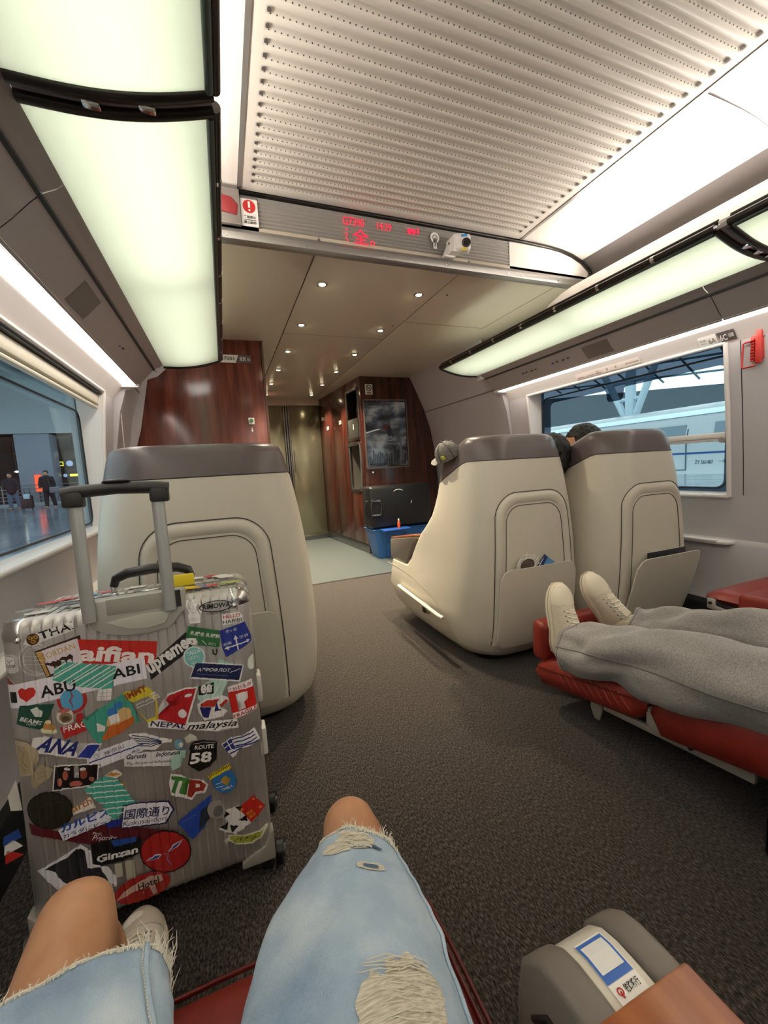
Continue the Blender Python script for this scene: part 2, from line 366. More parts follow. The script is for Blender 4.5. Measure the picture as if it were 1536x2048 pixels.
        g.tube([(SX(s, 1.498), a-.011, ZS-.01), (SX(s, 1.498), b_+.011, ZS-.01)], .011, 8)
        g.tube([(SX(s, 1.432), a-.011, ZT+.005), (SX(s, 1.432), b_+.011, ZT+.005)], .009, 8)
        obj('window_frame', g, M_wallw, wn, smooth=60)
        obj('window_pane', G().bb((SX(s, od-.004), a-.0, ZS), (SX(s, od), b_+.0, ZT+.02)), M_glass, wn)
        # black gasket
        gx = SX(s, od-.008); r0 = .012
        def loop(ya, yb, za, zb, rr):
            P = []
            for cy, cz, t0 in ((ya+rr, za+rr, pi), (yb-rr, za+rr, 1.5*pi), (yb-rr, zb-rr, 0), (ya+rr, zb-rr, .5*pi)):
                P += [(cy+rr*cos(t0+k*pi/12), cz+rr*sin(t0+k*pi/12)) for k in range(7)]
            return P
        L = loop(a+.03, b_-.03, ZS+.03, ZT-.03 if s > 0 else 1.335, .05); L.append(L[0]); L.append(L[1])
        obj('window_gasket', G().tube([(gx, y, z) for y, z in L], .0055, 6), M_black, wn, smooth=60)
        if s > 0:
            # tinted border band with a tab hanging from its top edge
            yi0, yi1, zi0, zi1 = a+.045, b_-.11, ZS+.035, 1.372
            inner = loop(yi0, yi1, zi0, zi1, .04)
            k1 = 14+7  # insert tab on the top edge (between corner 3 and 4)
            ty = 1.985; tab = [(ty+.075, zi1), (ty+.066, zi1-.01), (ty+.060, zi1-.06), (ty+.045, zi1-.078), (ty-.045, zi1-.078), (ty-.060, zi1-.06), (ty-.066, zi1-.01), (ty-.075, zi1)] if wi == 0 else []
            inner = inner[:k1]+tab+inner[k1:]
            bm = bmesh.new(); X = SX(s, od-.0065)
            ov = [bm.verts.new((X, y, z)) for y, z in ((a, ZS), (b_, ZS), (b_, ZT+.02), (a, ZT+.02))]
            iv = [bm.verts.new((X, y, z)) for y, z in inner]
            es = [bm.edges.new((q[i], q[(i+1) % len(q)])) for q in (ov, iv) for i in range(len(q))]
            bmesh.ops.triangle_fill(bm, edges=es, use_beauty=True, use_dissolve=False)
            me = bpy.data.meshes.new('tint_band'); bm.to_mesh(me); bm.free(); me.materials.append(M_tint)
            o = bpy.data.objects.new('tint_band', me); C.objects.link(o); o.parent = wn
            g = G().bb((SX(s, 1.475), a, .985), (SX(s, 1.50), b_, 1.000)).bb((SX(s, 1.47), a, 1.000), (SX(s, 1.505), b_, 1.028))
            obj('blind_rail', g, M_wallw, wn, bevel=.004)
            obj('rail_knob', G().cyl((SX(s, 1.468), a+.01, .99), (1, 0, 0), .014, .02, 12), M_wallu, wn, smooth=40)
        else:
            g = G().bb((SX(s, 1.455), a, 1.375), (SX(s, 1.50), b_-.01, 1.428)).bb((SX(s, 1.46), a, 1.352), (SX(s, 1.485), b_-.012, 1.366))
            obj('shade_box', g, mat('shade_cream', 'd6cfbd', .5), wn, bevel=.005)
            obj('shade_slot', G().bb((SX(s, 1.44), a, 1.429), (SX(s, 1.50), b_, 1.436)), M_dark, wn)
        for kk in (a, b_):
            obj('sill_lip', G().bb((SX(s, 1.47), kk-.1 if kk == b_ else kk, ZS-.012), (SX(s, 1.56), kk if kk == b_ else kk+.1, ZS+.002)), M_ledge, wn, bevel=.003)
# rear end of the car behind the camera
we = root('wall_rear', None, None, kind='structure')
obj('end_panel', G().bb((-.75, Y0-.05, -.06), (2.5, Y0, 2.2)), M_wall, we)
obj('roof_shell', G().bb((-.8, Y0, 2.16), (2.55, YD+.3, 2.2)), mat('car_body', '9aa0a4', .4), we)

# front: wood partition left
wp = root('wall_partition', None, None, kind='structure')
obj('corner_filler', G().bb((-.66, 3.262, 0), (-.30, 3.27, 1.96)), M_wall, wp)
P = [(-.63, 0), (.355, 0), (.340, 1.9375), (-.05, 1.9375), (-.16, 1.86), (-.30, 1.72), (-.36, 1.665), (-.425, 1.64), (-.445, 1.55), (-.50, 1.30), (-.60, 1.0)]
obj('wood_face', G().prism([(x, 3.26, z) for x, z in P], (0, .03, 0)), M_wood, wp, bevel=.003)
obj('partition_edge', G().bb((.345, 3.258, 0), (.36, 3.30, ZC)), mat('edge_metal', '6a5148', .3, .5), wp)
obj('corridor_side', G().add([(.355, 3.29, 0), (.60, YD, 0), (.60, YD, ZC), (.345, 3.29, ZC)], [(0, 1, 2, 3)]), M_woodd, wp)
# labels on the left wood partition
t = root('capacity_sign', 'white and grey number plate reading 257001 定员 16 high on the wood partition', 'sign', loc=(0, 3.258, 1.80))
g = G().prism([(.0, 0, -.028), (.155, 0, -.028), (.175, 0, .028), (.0, 0, .028)], (0, -.003, 0)).prism([(.158, 0, -.028), (.262, 0, -.028), (.262, 0, .028), (.178, 0, .028)], (0, -.003, 0), 1)
obj('plate', g, [M_white, M_band], t)
g = G(); text_on(g, '257001', (.035, -.0036, -.009), (1, 0, 0), (0, 0, 1), w=.11, h=.024, bold=1); text_on(g, '定员 16', (.183, -.0036, -.011), (1, 0, 0), (0, 0, 1), w=.072, h=.027, mi=1, bold=1)
obj('lettering', g, [M_black, M_white], t)
t.location.x = .005
t = root('emergency_button', 'small white square plate with a round green button on the wood partition', 'button', loc=(.232, 3.258, 1.352))
obj('plate', G().box((0, -.003, 0), (.042, .006, .048)), M_white, t, bevel=.002)
obj('button', G().cyl((0, -.012, .002), (0, 1, 0), .014, .014, 20), mat('button_green', '4e7a5c', .3), t, smooth=40)
g = G().bb((-.003, -.001, .078-.15), (.003, 0, .10-.15)).prism([(-.010, -.001, .082-.15), (.010, -.001, .082-.15), (0, -.001, .070-.15)], (0, .0008, 0))
o = obj('arrow_sticker', g, M_white, None, label='small white down arrow on the wood partition under the green button', category='sticker'); o.location = t.location

# right cabinet: front face, aisle side with two niches
cb = root('cabinet', 'tall dark wood cabinet with steel niches at the end of the car', 'cabinet')
cf = [(1.45, 0), (2.33, 0), (2.345, .6), (2.33, 1.1), (2.29, 1.45), (2.20, 1.75), (2.06, ZC), (1.45, ZC)]
obj('front_panel', G().prism([(x, 4.28, z) for x, z in cf], (0, .03, 0)), M_woodd, cb, bevel=.003)
sx0, sx1 = 1.45, 1.325
def sidep(y, z): return (sx0+(sx1-sx0)*(y-4.28)/(YD-4.28), y, z)
# aisle side built from pieces around the niches
ys_ = [4.283, 4.37, 4.70, 5.22, YD]
NI = [(1.29, 1.84), (.70, 1.235)]
def sidebox(y0, y1, z0, z1, nm='side_panel', m=None):
    a = sidep(y0, z0); b_ = sidep(y1, z0)
    return obj(nm, G().prism([a, b_, (b_[0]+.03, b_[1], z0), (a[0]+.03, a[1], z0)], (0, 0, z1-z0)), m or M_woodd, cb, bevel=.0015)
sidebox(4.283, 4.37, .10, ZC); sidebox(4.70, 5.21, .10, ZC); sidebox(5.216, YD, .10, ZC)
sidebox(4.37, 4.70, .10, .70); sidebox(4.37, 4.70, 1.84, ZC); sidebox(4.37, 4.70, 1.235, 1.29)
sidebox(4.283, YD, 0, .097, 'kick_plate', M_metal)
for k, (z0, z1) in enumerate(NI):
    a = sidep(4.37, z0); b_ = sidep(4.70, z0); g = G(); fr = .022
    # frame ring
    for (u0, u1, w0, w1) in ((4.355, 4.715, z0-.015, z0+fr), (4.355, 4.715, z1-fr, z1+.015), (4.355, 4.355+fr, z0, z1), (4.715-fr, 4.715, z0, z1)):
        p = sidep(u0, w0); q = sidep(u1, w0); g.prism([(p[0]-.008, u0, w0), (q[0]-.008, u1, w0), (q[0]+.02, u1, w0), (p[0]+.02, u0, w0)], (0, 0, w1-w0))
    nf = obj('niche_frame', g, M_metal, cb, bevel=.003)
    X = sidep(4.53, 0)[0]; D = .16
    g = G().bb((X+D, 4.36, z0), (X+D+.005, 4.71, z1)).bb((X, 4.36, z0), (X+D, 4.365, z1)).bb((X, 4.705, z0), (X+D, 4.71, z1)).bb((X, 4.36, z0), (X+D, 4.71, z0+.005)).bb((X, 4.36, z1-.005), (X+D, 4.71, z1))
    obj('niche_box', g, mat('niche_dark' if k == 0 else 'niche_steel', '1c1b1a' if k == 0 else '77746c', .3, .3), cb)
    if k == 0:
        sidebox(4.38, 4.69, 1.30, 1.52, 'niche_door', mat('niche_door_grey', '56544e', .35, .4))
        p = sidep(4.5, 1.42); obj('door_sticker', G().bb((p[0]-.004, 4.52, 1.40), (p[0]-.002, 4.56, 1.46)), M_white, cb)
X = 1.47
for i, (y, c1) in enumerate(((4.45, 'd8b43a'), (4.53, 'b42a20'))):
    t = root('fire_extinguisher', 'yellow banded red bottle standing in the upper niche, '+('nearer' if i == 0 else 'farther')+' of the two', 'fire extinguisher', 'extinguisher bottles in the upper niche', loc=(X+.045, y, 1.525))
    obj('bottle', G().cyl((0, 0, .08), (0, 0, 1), .034, .16, 16).tube([(0, 0, .16), (0, 0, .185)], [.034, .012], 16), M_redp, t, smooth=50)
    obj('label_band', G().cyl((0, 0, .085), (0, 0, 1), .0348, .06, 16), mat('label_yellow', 'd8b43a', .5), t, smooth=50)
    obj('valve', G().box((0, 0, .20), (.02, .05, .022)), M_black, t, bevel=.003)
t = root('water_tap', 'black push tap in the lower steel niche of the cabinet', 'tap', loc=(X+.06, 4.55, 1.10))
obj('spout', G().tube([(.09, 0, .02), (0, 0, .02), (-.015, 0, -.03)], .012, 10), M_black, t, smooth=60)
obj('lever', G().box((0, .0, .05), (.03, .05, .03)), M_black, t, bevel=.006)
obj('drip_tray', G().box((.03, 0, -.375), (.12, .24, .01)), M_metal, t)
for k, (y, z) in enumerate(((4.95, 1.53), (5.42, 1.51), (5.62, 1.66))):
    p = sidep(y, z); t = root('small_plaque', ['white plaque on the cabinet side nearest the niches', 'white plaque on the cabinet side midway to the end door', 'small white plaque high on the cabinet side by the end door'][k], 'plaque')
    obj('plate', G().bb((p[0]-.004, y-.05, z-.022), (p[0]-.001, y+.05, z+.022)), M_white, t)
    g = G(); text_on(g, ['洗手间', '电气柜', '备品'][k], (p[0]-.0045, y+.035, z-.01), (0, -1, 0), (0, 0, 1), w=.07, h=.02, bold=1); obj('lettering', g, M_band, t)
# door outline, bevel lines on front
g = G()
for a, b_ in (((1.50, .12), (1.50, 1.875)), ((1.50, 1.875), (1.97, 1.875)), ((1.97, 1.875), (2.10, 1.45)), ((2.10, 1.45), (2.135, .9)), ((2.135, .9), (2.135, .12))):
    g.tube([(a[0], 4.279, a[1]), (b_[0], 4.279, b_[1])], .0035, 6)
obj('door_seam', g, M_dark, cb)
obj('key_hole', G().cyl((1.54, 4.277, .905), (0, 1, 0), .010, .006, 14), M_chrome, cb, smooth=40)
t = root('no_smoking_sign', 'small white sign with a no smoking ring above the poster', 'sign', loc=(1.548, 4.276, 1.80))
obj('plate', G().box((0, 0, 0), (.085, .004, .11)), mat('sign_offwhite', 'd0c6bc', .5), t)
g = G(); R_ = [(0+.030*cos(a), -.0035, .014+.030*sin(a)) for a in [q*pi/12 for q in range(25)]]; g.tube(R_, .0035, 4).tube([(-.02, -.0035, .034), (.02, -.0035, -.006)], .003, 4).bb((-.016, -.004, .010), (.016, -.003, .018)).bb((-.025, -.004, -.042), (.025, -.003, -.032))
obj('symbol', g, M_dark, t)
# poster
t = root('poster', 'framed blue grey poster of a city skyline and clouds on the dark wood cabinet', 'poster', loc=(1.725, 4.272, 1.318))
mp_ = mat('poster_sky', '2c3648', .3); noisy(mp_, 4.5, ['2c3242', '6a7b92', 'd4dce4'], 0, None, (1, 1, 1.8), 7, pos=(.40, .62))
obj('sheet', G().box((0, 0, 0), (.475, .004, .70)), mp_, t)
g = G(); sb = mat('poster_tower', '8a93a0', .4); sb2 = mat('poster_tower_dark', '272c36', .4)
rr = random.Random(3)
for k in range(44):
    x = -.225+.45*k/44; h = .05+rr.random()*.12; g.bb((x, -.0035, -.34), (x+.006+rr.random()*.012, -.0025, -.34+h), k % 2)
g.prism([(.150, -.004, -.30), (.178, -.004, -.30), (.176, -.004, -.06), (.165, -.004, -.035), (.154, -.004, -.06)], (0, .001, 0), 0)
g.prism([(.07, -.004, -.30), (.11, -.004, -.30), (.108, -.004, -.14), (.09, -.004, -.125), (.073, -.004, -.14)], (0, .001, 0), 1)
obj('skyline_print', g, [sb, sb2], t)
g = G(); g.ell((0, -.0035, .075), (.05, .001, .035), 14, 8, 0).ell((.03, -.004, .04), (.03, .001, .05), 12, 8, 1).tube([(.04, -.004, .0), (.08, -.004, -.02)], .009, 6, 1).tube([(.02, -.004, .0), (.035, -.004, -.03)], .008, 6, 1)
obj('figure_print', g, [mat('poster_red', '7a3a34', .5), mat('poster_figdark', '1a1418', .5)], t)
g = G(); text_on(g, '敬请关注 精彩呈现', (-.07, -.0042, -.115), (1, 0, 0), (0, 0, 1), w=.17, h=.014, mi=0, bold=1)
obj('lettering', g, mat('poster_lettering', 'c8ccd2', .5), t)
obj('small_print_line', G().bb((-.12, -.004, -.075), (.13, -.003, -.070)), MATS['poster_lettering'], t); obj('small_print_line', G().bb((-.19, -.004, .30), (-.06, -.003, .305)), MATS['poster_lettering'], t)
obj('film', G().box((0, -.008, 0), (.505, .003, .735)), M_clear, t)
g = G()
for x in (-.252, .252): g.bb((x-.006, -.012, -.37), (x+.006, 0, .37))
for z in (-.368, .368): g.bb((-.258, -.012, z-.006), (.258, 0, z+.006))
obj('clear_frame', g, mat('poster_edge', '6b5d58', .25), t)
# end door
dn = root('door_1', None, None, kind='structure')
obj('door_leaf', G().bb((.905, YD, .03), (1.325, YD+.03, 1.86)), M_steel, dn, bevel=.003)
obj('fixed_panel', G().bb((.50, YD+.0, .03), (.82, YD+.03, 1.86)), M_steel, dn, bevel=.003)
obj('door_header', G().bb((.45, YD-.01, 1.862), (1.4, YD+.05, 1.97)), M_corr, dn)
for x in (.835, .865, .893): obj('door_post', G().bb((x-.009, YD-.012, .0), (x+.009, YD+.02, 1.862)), M_metal, dn, bevel=.003)
obj('sill_plate', G().bb((.5, YD-.06, 0), (1.36, YD+.02, .05)), M_metal, dn, bevel=.004)
obj('handle', G().tube([(.93, YD-.03, .95), (.93, YD-.03, 1.25)], .008, 8), M_chrome, dn, smooth=60)
obj('front_bulkhead', G().bb((-.7, YD+.05, -.06), (2.5, YD+.08, 2.2)), M_steel, dn)
# downlights
for i in range(6):
    for j, x in enumerate((.581, 1.152)):
        y = 2.234+.626*i
        if y > YD-.1: continue
        t = root('downlight', 'small round corridor spotlight, %s from the bulkhead in the %s row' % (['first', 'second', 'third', 'fourth', 'fifth', 'sixth'][i], ['left', 'right'][j]), 'ceiling light', 'corridor ceiling spotlights', loc=(x, y, ZC))
        if i == 0 and j == 0: L0 = t
        obj('rim', G().loft([[Vector((r_*cos(a), r_*sin(a), z)) for a in [q*pi/10 for q in range(20)]] for r_, z in ((.021, .0), (.027, -.001), (.029, -.004), (.023, -.006), (.018, -.004), (.017, .002))], cap=(0, 0)), M_chrome, t, smooth=60)
        obj('bulb', G().cyl((0, 0, -.003), (0, 0, 1), .0165, .004, 16), M_bulb, t, smooth=40)
        l = bpy.data.lights.new('spot', 'SPOT'); l.energy = 60; l.spot_size = radians(100); l.spot_blend = .8; l.shadow_soft_size = .02; l.color = (1, .86, .62)
        lo = bpy.data.objects.new('spot', l); C.objects.link(lo); lo.parent = t; lo.location = (0, 0, -.012)

# ================================================================= THINGS ON THE BULKHEAD
yb = YB-.002
def flat_sign(name, label, cat, x0, x1, z0, z1, y, m, th=.002):
    t = root(name, label, cat, loc=((x0+x1)/2, y, (z0+z1)/2)); obj('plate', G().box((0, 0, 0), (x1-x0, th, z1-z0)), m, t, bevel=.0006); return t, (x1-x0)/2, (z1-z0)/2
t = root('led_display', 'red glowing dot matrix display reading G7390 14:29 behind the ribbed bulkhead', 'display', loc=(0, YB-.0052, 0))
g = G()
text_on(g, 'G7390', (.597, 0, 2.035), (1, 0, 0), (0, 0, 1), w=.100, h=.034)
text_on(g, '14:29', (.760, 0, 2.038), (1, 0, 0), (0, 0, 1), w=.070, h=.030)
text_on(g, '全。', (.640, 0, 1.966), (1, 0, 0), (0, 0, 1), w=.105, h=.058)
text_on(g, '乘', (.575, 0, 1.968), (1, 0, 0), (0, 0, 1), w=.045, h=.058) if 0 else g.tube([(.607, 0, 2.022), (.618, 0, 2.012)], .002, 4).tube([(.600, 0, 2.0), (.616, 0, 1.996), (.606, 0, 1.982), (.618, 0, 1.966)], .002, 4)
text_on(g, '1', (.965, 0, 2.045), (1, 0, 0), (0, 0, 1), w=.008, h=.026)
obj('lit_letters', g, M_led, t, kind='stuff')
obj('train_icon', G().prism([(.915, 0, z) for z in (2.049, 2.063)]+[(.955, 0, 2.063), (.955, 0, 2.049), (.952, 0, 2.049), (.952, 0, 2.040), (.940, 0, 2.040), (.940, 0, 2.049), (.930, 0, 2.049), (.930, 0, 2.040), (.918, 0, 2.040), (.918, 0, 2.049)], (0, .001, 0)), M_led, t)
t, a, b_ = flat_sign('warning_sticker', 'white sticker with a red exclamation mark on the bulkhead', 'sticker', .165, .232, 1.965, 2.07, yb-.004, M_white)
g = G().cyl((0, -.002, .024), (0, 1, 0), .025, .001, 24); obj('red_disc', g, M_redp, t)
g = G().bb((-.004, -.004, .018), (.004, -.003, .042)).cyl((0, -.0035, .009), (0, 1, 0), .004, .001, 10); obj('exclamation_mark', g, M_white, t)
g = G(); text_on(g, '严禁烟火', (-.024, -.003, -.022), (1, 0, 0), (0, 0, 1), w=.048, h=.010, bold=1); text_on(g, '禁止触动', (-.024, -.003, -.042), (1, 0, 0), (0, 0, 1), w=.048, h=.010, bold=1); g.bb((-.024, -.0025, -.029), (.024, -.002, -.027)); obj('lettering', g, M_dark, t)
t = root('alarm_box', 'clear covered box with a red emergency handle at the left end of the bulkhead', 'alarm', loc=(.112, yb, 2.02))
obj('box', G().box((0, -.012, .005), (.10, .02, .135)), mat('alarm_back', 'a79d95', .3), t, bevel=.004)
obj('pull_handle', G().prism([(-.045, -.03, -.02), (.035, -.03, -.03), (.042, -.03, .01), (.02, -.03, .035), (-.045, -.03, .045)], (0, .012, 0)), mat('alarm_red', 'c03038', .3), t, bevel=.005)
obj('cover', G().box((0, -.034, .005), (.104, .003, .138)), M_clear, t)
t = root('round_key_sticker', 'small white keyhole shaped sticker beside the camera', 'sticker', loc=(1.058, yb-.003, 2.035))
obj('plate', G().cyl((0, 0, .006), (0, 1, 0), .024, .002, 24).bb((-.009, -.001, -.045), (.009, .001, 0)), M_white, t)
obj('symbol', G().tube([(.012*cos(q*pi/8), -.002, .006+.012*sin(q*pi/8)) for q in range(17)], .002, 4).bb((-.003, -.003, -.035), (.003, -.001, .006)), mat('sticker_grey', '7a7672', .5), t)
t = root('surveillance_camera', 'white boxy surveillance camera on a bracket at the right of the display', 'camera', loc=(1.165, YB-.04, 1.975))
mw = mat('camera_white', 'dedad4', .3)
obj('bracket', G().prism([(-.075, .035, -.028), (-.015, .035, -.028), (-.02, .035, .04), (-.04, .035, .055)], (0, -.03, 0)).box((-.04, .0, .02), (.012, .075, .07)).box((-.03, .0, -.015), (.05, .07, .01)), mw, t, bevel=.004)
Mz = Matrix.Rotation(radians(-24), 4, 'Z')
b0 = obj('housing', G().box((.012, -.02, .022), (.082, .062, .074)), mw, t, bevel=.014, seg=3); b0.rotation_euler = (radians(6), 0, radians(-22))
obj('shoulder', G().box((.0, .0, .058), (.06, .07, .02)), mw, b0, bevel=.008)
obj('lens', G().cyl((.030, -.054, .018), (0, 1, 0), .0155, .016, 24).cyl((.030, -.062, .018), (0, 1, 0), .008, .004, 16), [M_black], b0, smooth=40)
obj('lens_ring', G().tube([(.030+.019*cos(q*pi/12), -.052, .018+.019*sin(q*pi/12)) for q in range(25)], .0022, 6), M_gm, b0, smooth=60)
obj('blue_logo', G().box((.020, -.0520, .049), (.028, .0015, .011)), mat('logo_blue', '3f8fd0', .4), b0)
obj('yellow_tag', G().box((.018, -.0520, -.008), (.022, .0015, .013)), mat('tag_yellow', 'd9c23c', .5), b0)
obj('mount_screw', G().cyl((-.048, .0, .03), (1, 0, 0), .006, .006, 12), M_chrome, t, smooth=40)
g = G()
for z in (2.03, 2.045, 2.06, 2.015): g.tube([(1.245, YB-.004, z), (1.262, YB-.004, z)], .0025, 6)
obj('vent_slots', g, M_dark, bk, kind='stuff')

# ================================================================= LUGGAGE RACKS
RF, RO = (.818, 1.711), (1.153, 1.655)
def rackpt(t_):  # underside curve from the front rail (0) to the wall (1)
    o_ = RF[0]+(RO[0]-RF[0])*t_; z = RF[1]-.006+(RO[1]-RF[1]+.006)*t_-.018*sin(pi*t_)
    return o_, z
for s, side in ((-1, 'left'), (1, 'right')):
    for k, (a, b_) in enumerate(((.985, 2.95), (-2.4, .945))):
        t = root('luggage_rack', 'overhead luggage rack with frosted glass floor on the %s side, %s segment' % (side, ['far', 'near'][k]), 'luggage rack', 'overhead luggage racks')
        N_ = 14; rings = []
        for y in (a+.012, b_-.012):
            top = [Vector((SX(s, rackpt(i/N_)[0]), y, rackpt(i/N_)[1])) for i in range(N_+1)]
            rings.append(top+[p+Vector((0, 0, .008)) for p in top[::-1]])
        obj('glass_shelf', G().loft(rings), M_rglass, t, smooth=40)
        obj('glass_edge', G().tube([(SX(s, RF[0]+.006), a+.01, RF[1]-.010), (SX(s, RF[0]+.006), b_-.01, RF[1]-.010)], .008, 8), mat('glass_edge_green', '39463f', .3), t, smooth=60)
        obj('front_rail', G().tube([(SX(s, RF[0]-.004), a, RF[1]+.004), (SX(s, RF[0]-.004), b_, RF[1]+.004)], .0125, 12), M_gm, t, smooth=60)
        obj('upper_rail', G().tube([(SX(s, RF[0]+.012), a, RF[1]+.026), (SX(s, RF[0]+.012), b_, RF[1]+.026)], .010, 12), M_gm, t, smooth=60)
        for y in (a, b_):
            pts = [(SX(s, rackpt(i/N_)[0]), y, rackpt(i/N_)[1]-.001) for i in range(N_+1)]
            obj('end_frame', G().tube(pts, .012, 10, flat=.8), M_gm if y != 2.95 else M_black, t, smooth=60)
        # bulky top cover carrying the tubes, seen as the pale rolled edge above the rail
        cov = [(.826, 1.738), (.86, 1.775), (.93, 1.83), (1.02, 1.885), (1.10, 1.925), (1.165, 1.950), (1.20, 1.955)]
        g = G(); y1_ = b_ if k == 1 else (YB-.03 if 0 else 2.93)
        rings = []
        for y in (a-.02, min(y1_, 2.93)+.02 if k == 1 else 1.82):
            P = [Vector((SX(s, o_), y, z)) for o_, z in cov]; rings.append(P+[p+Vector((s*.004, 0, -.008)) for p in P[::-1]])
        obj('rolled_cover', g.loft(rings), M_ceil, t, smooth=50)
        if k == 0:
            for i_ in range(7): obj('rail_clip', G().tube([(SX(s, RF[0]-.004), 1.2+.26*i_, RF[1]+.004), (SX(s, RF[0]-.004), 1.215+.26*i_, RF[1]+.004)], .0142, 10), M_chrome, t, smooth=60)
    for tt in (.42, .63, .84) if s > 0 else (.36, .64):
        o_, z = rackpt(tt); obj('roller', G().box((SX(s, o_), .965, z), (.03, .022, .016)), M_chrome, t, bevel=.003)
    obj('joint_plate', G().loft([[Vector((SX(s, rackpt(i/12)[0]), y, rackpt(i/12)[1]+.004)) for i in range(13)]+[Vector((SX(s, rackpt(i/12)[0]), y, rackpt(i/12)[1]+.012)) for i in range(12, -1, -1)] for y in (.945, .985)]), M_wallu, t)

# under-rack controls
for s, side, ys2 in ((-1, 'left', (2.3,)), (1, 'right', (2.42, 2.13))):
    for y in ys2:
        o_, z = 1.245, 1.578
        t = root('reading_light', 'cluster of small reading lights and call buttons under the %s rack%s' % (side, '' if s < 0 else (', farther one' if y > 2.2 else ', nearer one')), 'reading light', loc=(SX(s, o_), y, z-.005))
        for q in range(4 if s > 0 else 2):
            obj('button', G().cyl((-.012+.006*(q % 2), (q-1.5)*.045, 0), (s*.6, 0, -1), .008, .006, 12), mat('button_blue', '3a3f8c', .3) if q in (0, 3) else M_dark, t, smooth=40)
for s, y in ((-1, 1.72), (1, 1.86)):
    g = G(); strip_profile(g, s, [(1.222, 1.603), (1.262, 1.560), (1.284, 1.540)], y-.09, y+.09)
    obj('speaker_grille', g, mat('grille_grey', '6f6761', .8), None, label='faint rectangular speaker grille under the %s rack' % ('left' if s < 0 else 'right'), category='speaker')

# coat hooks and wall things
for s in (-1, 1):
    t = root('coat_hook', ('silver coat hook on the right wall past the window' if s > 0 else 'white coat hook with a hanging cord on the left wall'), 'hook', loc=(SX(s, 1.43), 2.93, 1.46))
    obj('plate', G().box((0, 0, 0), (.012, .022, .06)), M_chrome if s > 0 else M_ledge, t, bevel=.004)
    obj('hook', G().tube([(0, 0, .0), (-s*.03, 0, -.03), (-s*.04, 0, -.005)], .005, 8), M_chrome if s > 0 else M_ledge, t, smooth=60)
    if s < 0: obj('cord', G().tube([(.02, 0, -.03), (.012, .004, -.4), (-.0, .002, -.75)], .0025, 6), M_ledge, t, smooth=60)
t = root('seat_number_sign', 'white and grey seat sign reading 6A 6C above the right window', 'sign', loc=(0, 0, 0))
def wr(y, z, off=0):  # on the right wall just under the light strip (sloping valance)
    f = (1.511-z)/(1.511-1.444); return Vector((SX(1, 1.386+f*.050)-.003-off, y, z))
def wquad(g, y0, y1, z0, z1, mi=0, off=0, sh=0):
    P = [wr(y0-sh, z0, off), wr(y1, z0, off), wr(y1, z1, off), wr(y0, z1, off)]; g.prism(P, (.001, 0, 0), mi)
g = G(); wquad(g, 1.395, 1.315, 1.455, 1.497); wquad(g, 1.312, 1.238, 1.455, 1.497, 1, 0, .012)
obj('plate', g, [M_white, M_band], t)
g = G(); uy = (wr(1.3, 1.5)-wr(1.3, 1.46)).normalized()
text_on(g, '6A', wr(1.352, 1.461, .001), (0, -1, 0), uy, w=.032, h=.027, mi=0); text_on(g, '6C', wr(1.302, 1.461, .001), (0, -1, 0), uy, w=.030, h=.030, mi=1, bold=1)
text_on(g, '车窗', wr(1.388, 1.476, .001), (0, -1, 0), uy, w=.026, h=.011, mi=0); text_on(g, '过道', wr(1.266, 1.470, .001), (0, -1, 0), uy, w=.022, h=.018, mi=1, bold=1)
text_on(g, 'Window', wr(1.388, 1.465, .001), (0, -1, 0), uy, w=.026, h=.007, mi=0)
obj('lettering', g, [M_band, M_white], t)
t = root('instruction_strip', 'long white instruction sticker above the right window', 'sticker')
g = G(); wquad(g, 2.167, 1.707, 1.463, 1.493); obj('plate', g, mat('strip_white', 'e2d6ce', .5), t)
g = G(); text_on(g, '窗帘使用说明', wr(1.80, 1.474, .001), (0, -1, 0), uy, w=.085, h=.008)
for y in (2.0, 1.93, 1.87): text_on(g, '开', wr(y, 1.470, .001), (0, -1, 0), uy, w=.012, h=.016)
for y in (2.15, 2.08, 2.02): g.prism([wr(y, 1.468, .001), wr(y-.05, 1.468, .001), wr(y-.05, 1.470, .001), wr(y, 1.470, .001)], (.0005, 0, 0))
obj('lettering', g, M_dark, t)
# emergency hammer
t = root('emergency_hammer', 'red emergency hammer in a red holder on the right wall beside the window', 'hammer', loc=(2.295, 1.165, 1.47))
mr = mat('hammer_red', 'b8322a', .35)
obj('handle', G().box((.0, -.012, -.075), (.018, .024, .15)), mr, t, bevel=.005)
g = G()
for q in range(8): g.prism([(-.006, .004, -.045-.013*q), (-.006, .022, -.043-.013*q), (-.006, .004, -.038-.013*q)], (.012, 0, 0))
obj('grip_teeth', g, mr, t)
obj('holder', G().tube([(0, .0, -.155), (0, .048, -.158), (0, .052, -.150), (0, .050, -.05), (0, .044, -.045), (0, .012, -.045)], .0042, 8), mr, t, smooth=60)
obj('head', G().cyl((0, .015, .012), (0, 1, 0), .0145, .075, 16), mr, t, smooth=40)
obj('steel_tip', G().tube([(0, .052, .012), (0, .075, .012), (0, .088, .012)], [.013, .013, .007], 14), M_chrome, t, smooth=50)
obj('clip', G().box((.008, -.02, -.02), (.01, .02, .03)), M_wallu, t, bevel=.003)
obj('wall_mount', G().box((.02, .0, -.07), (.03, .05, .12)), mr, t, bevel=.004)
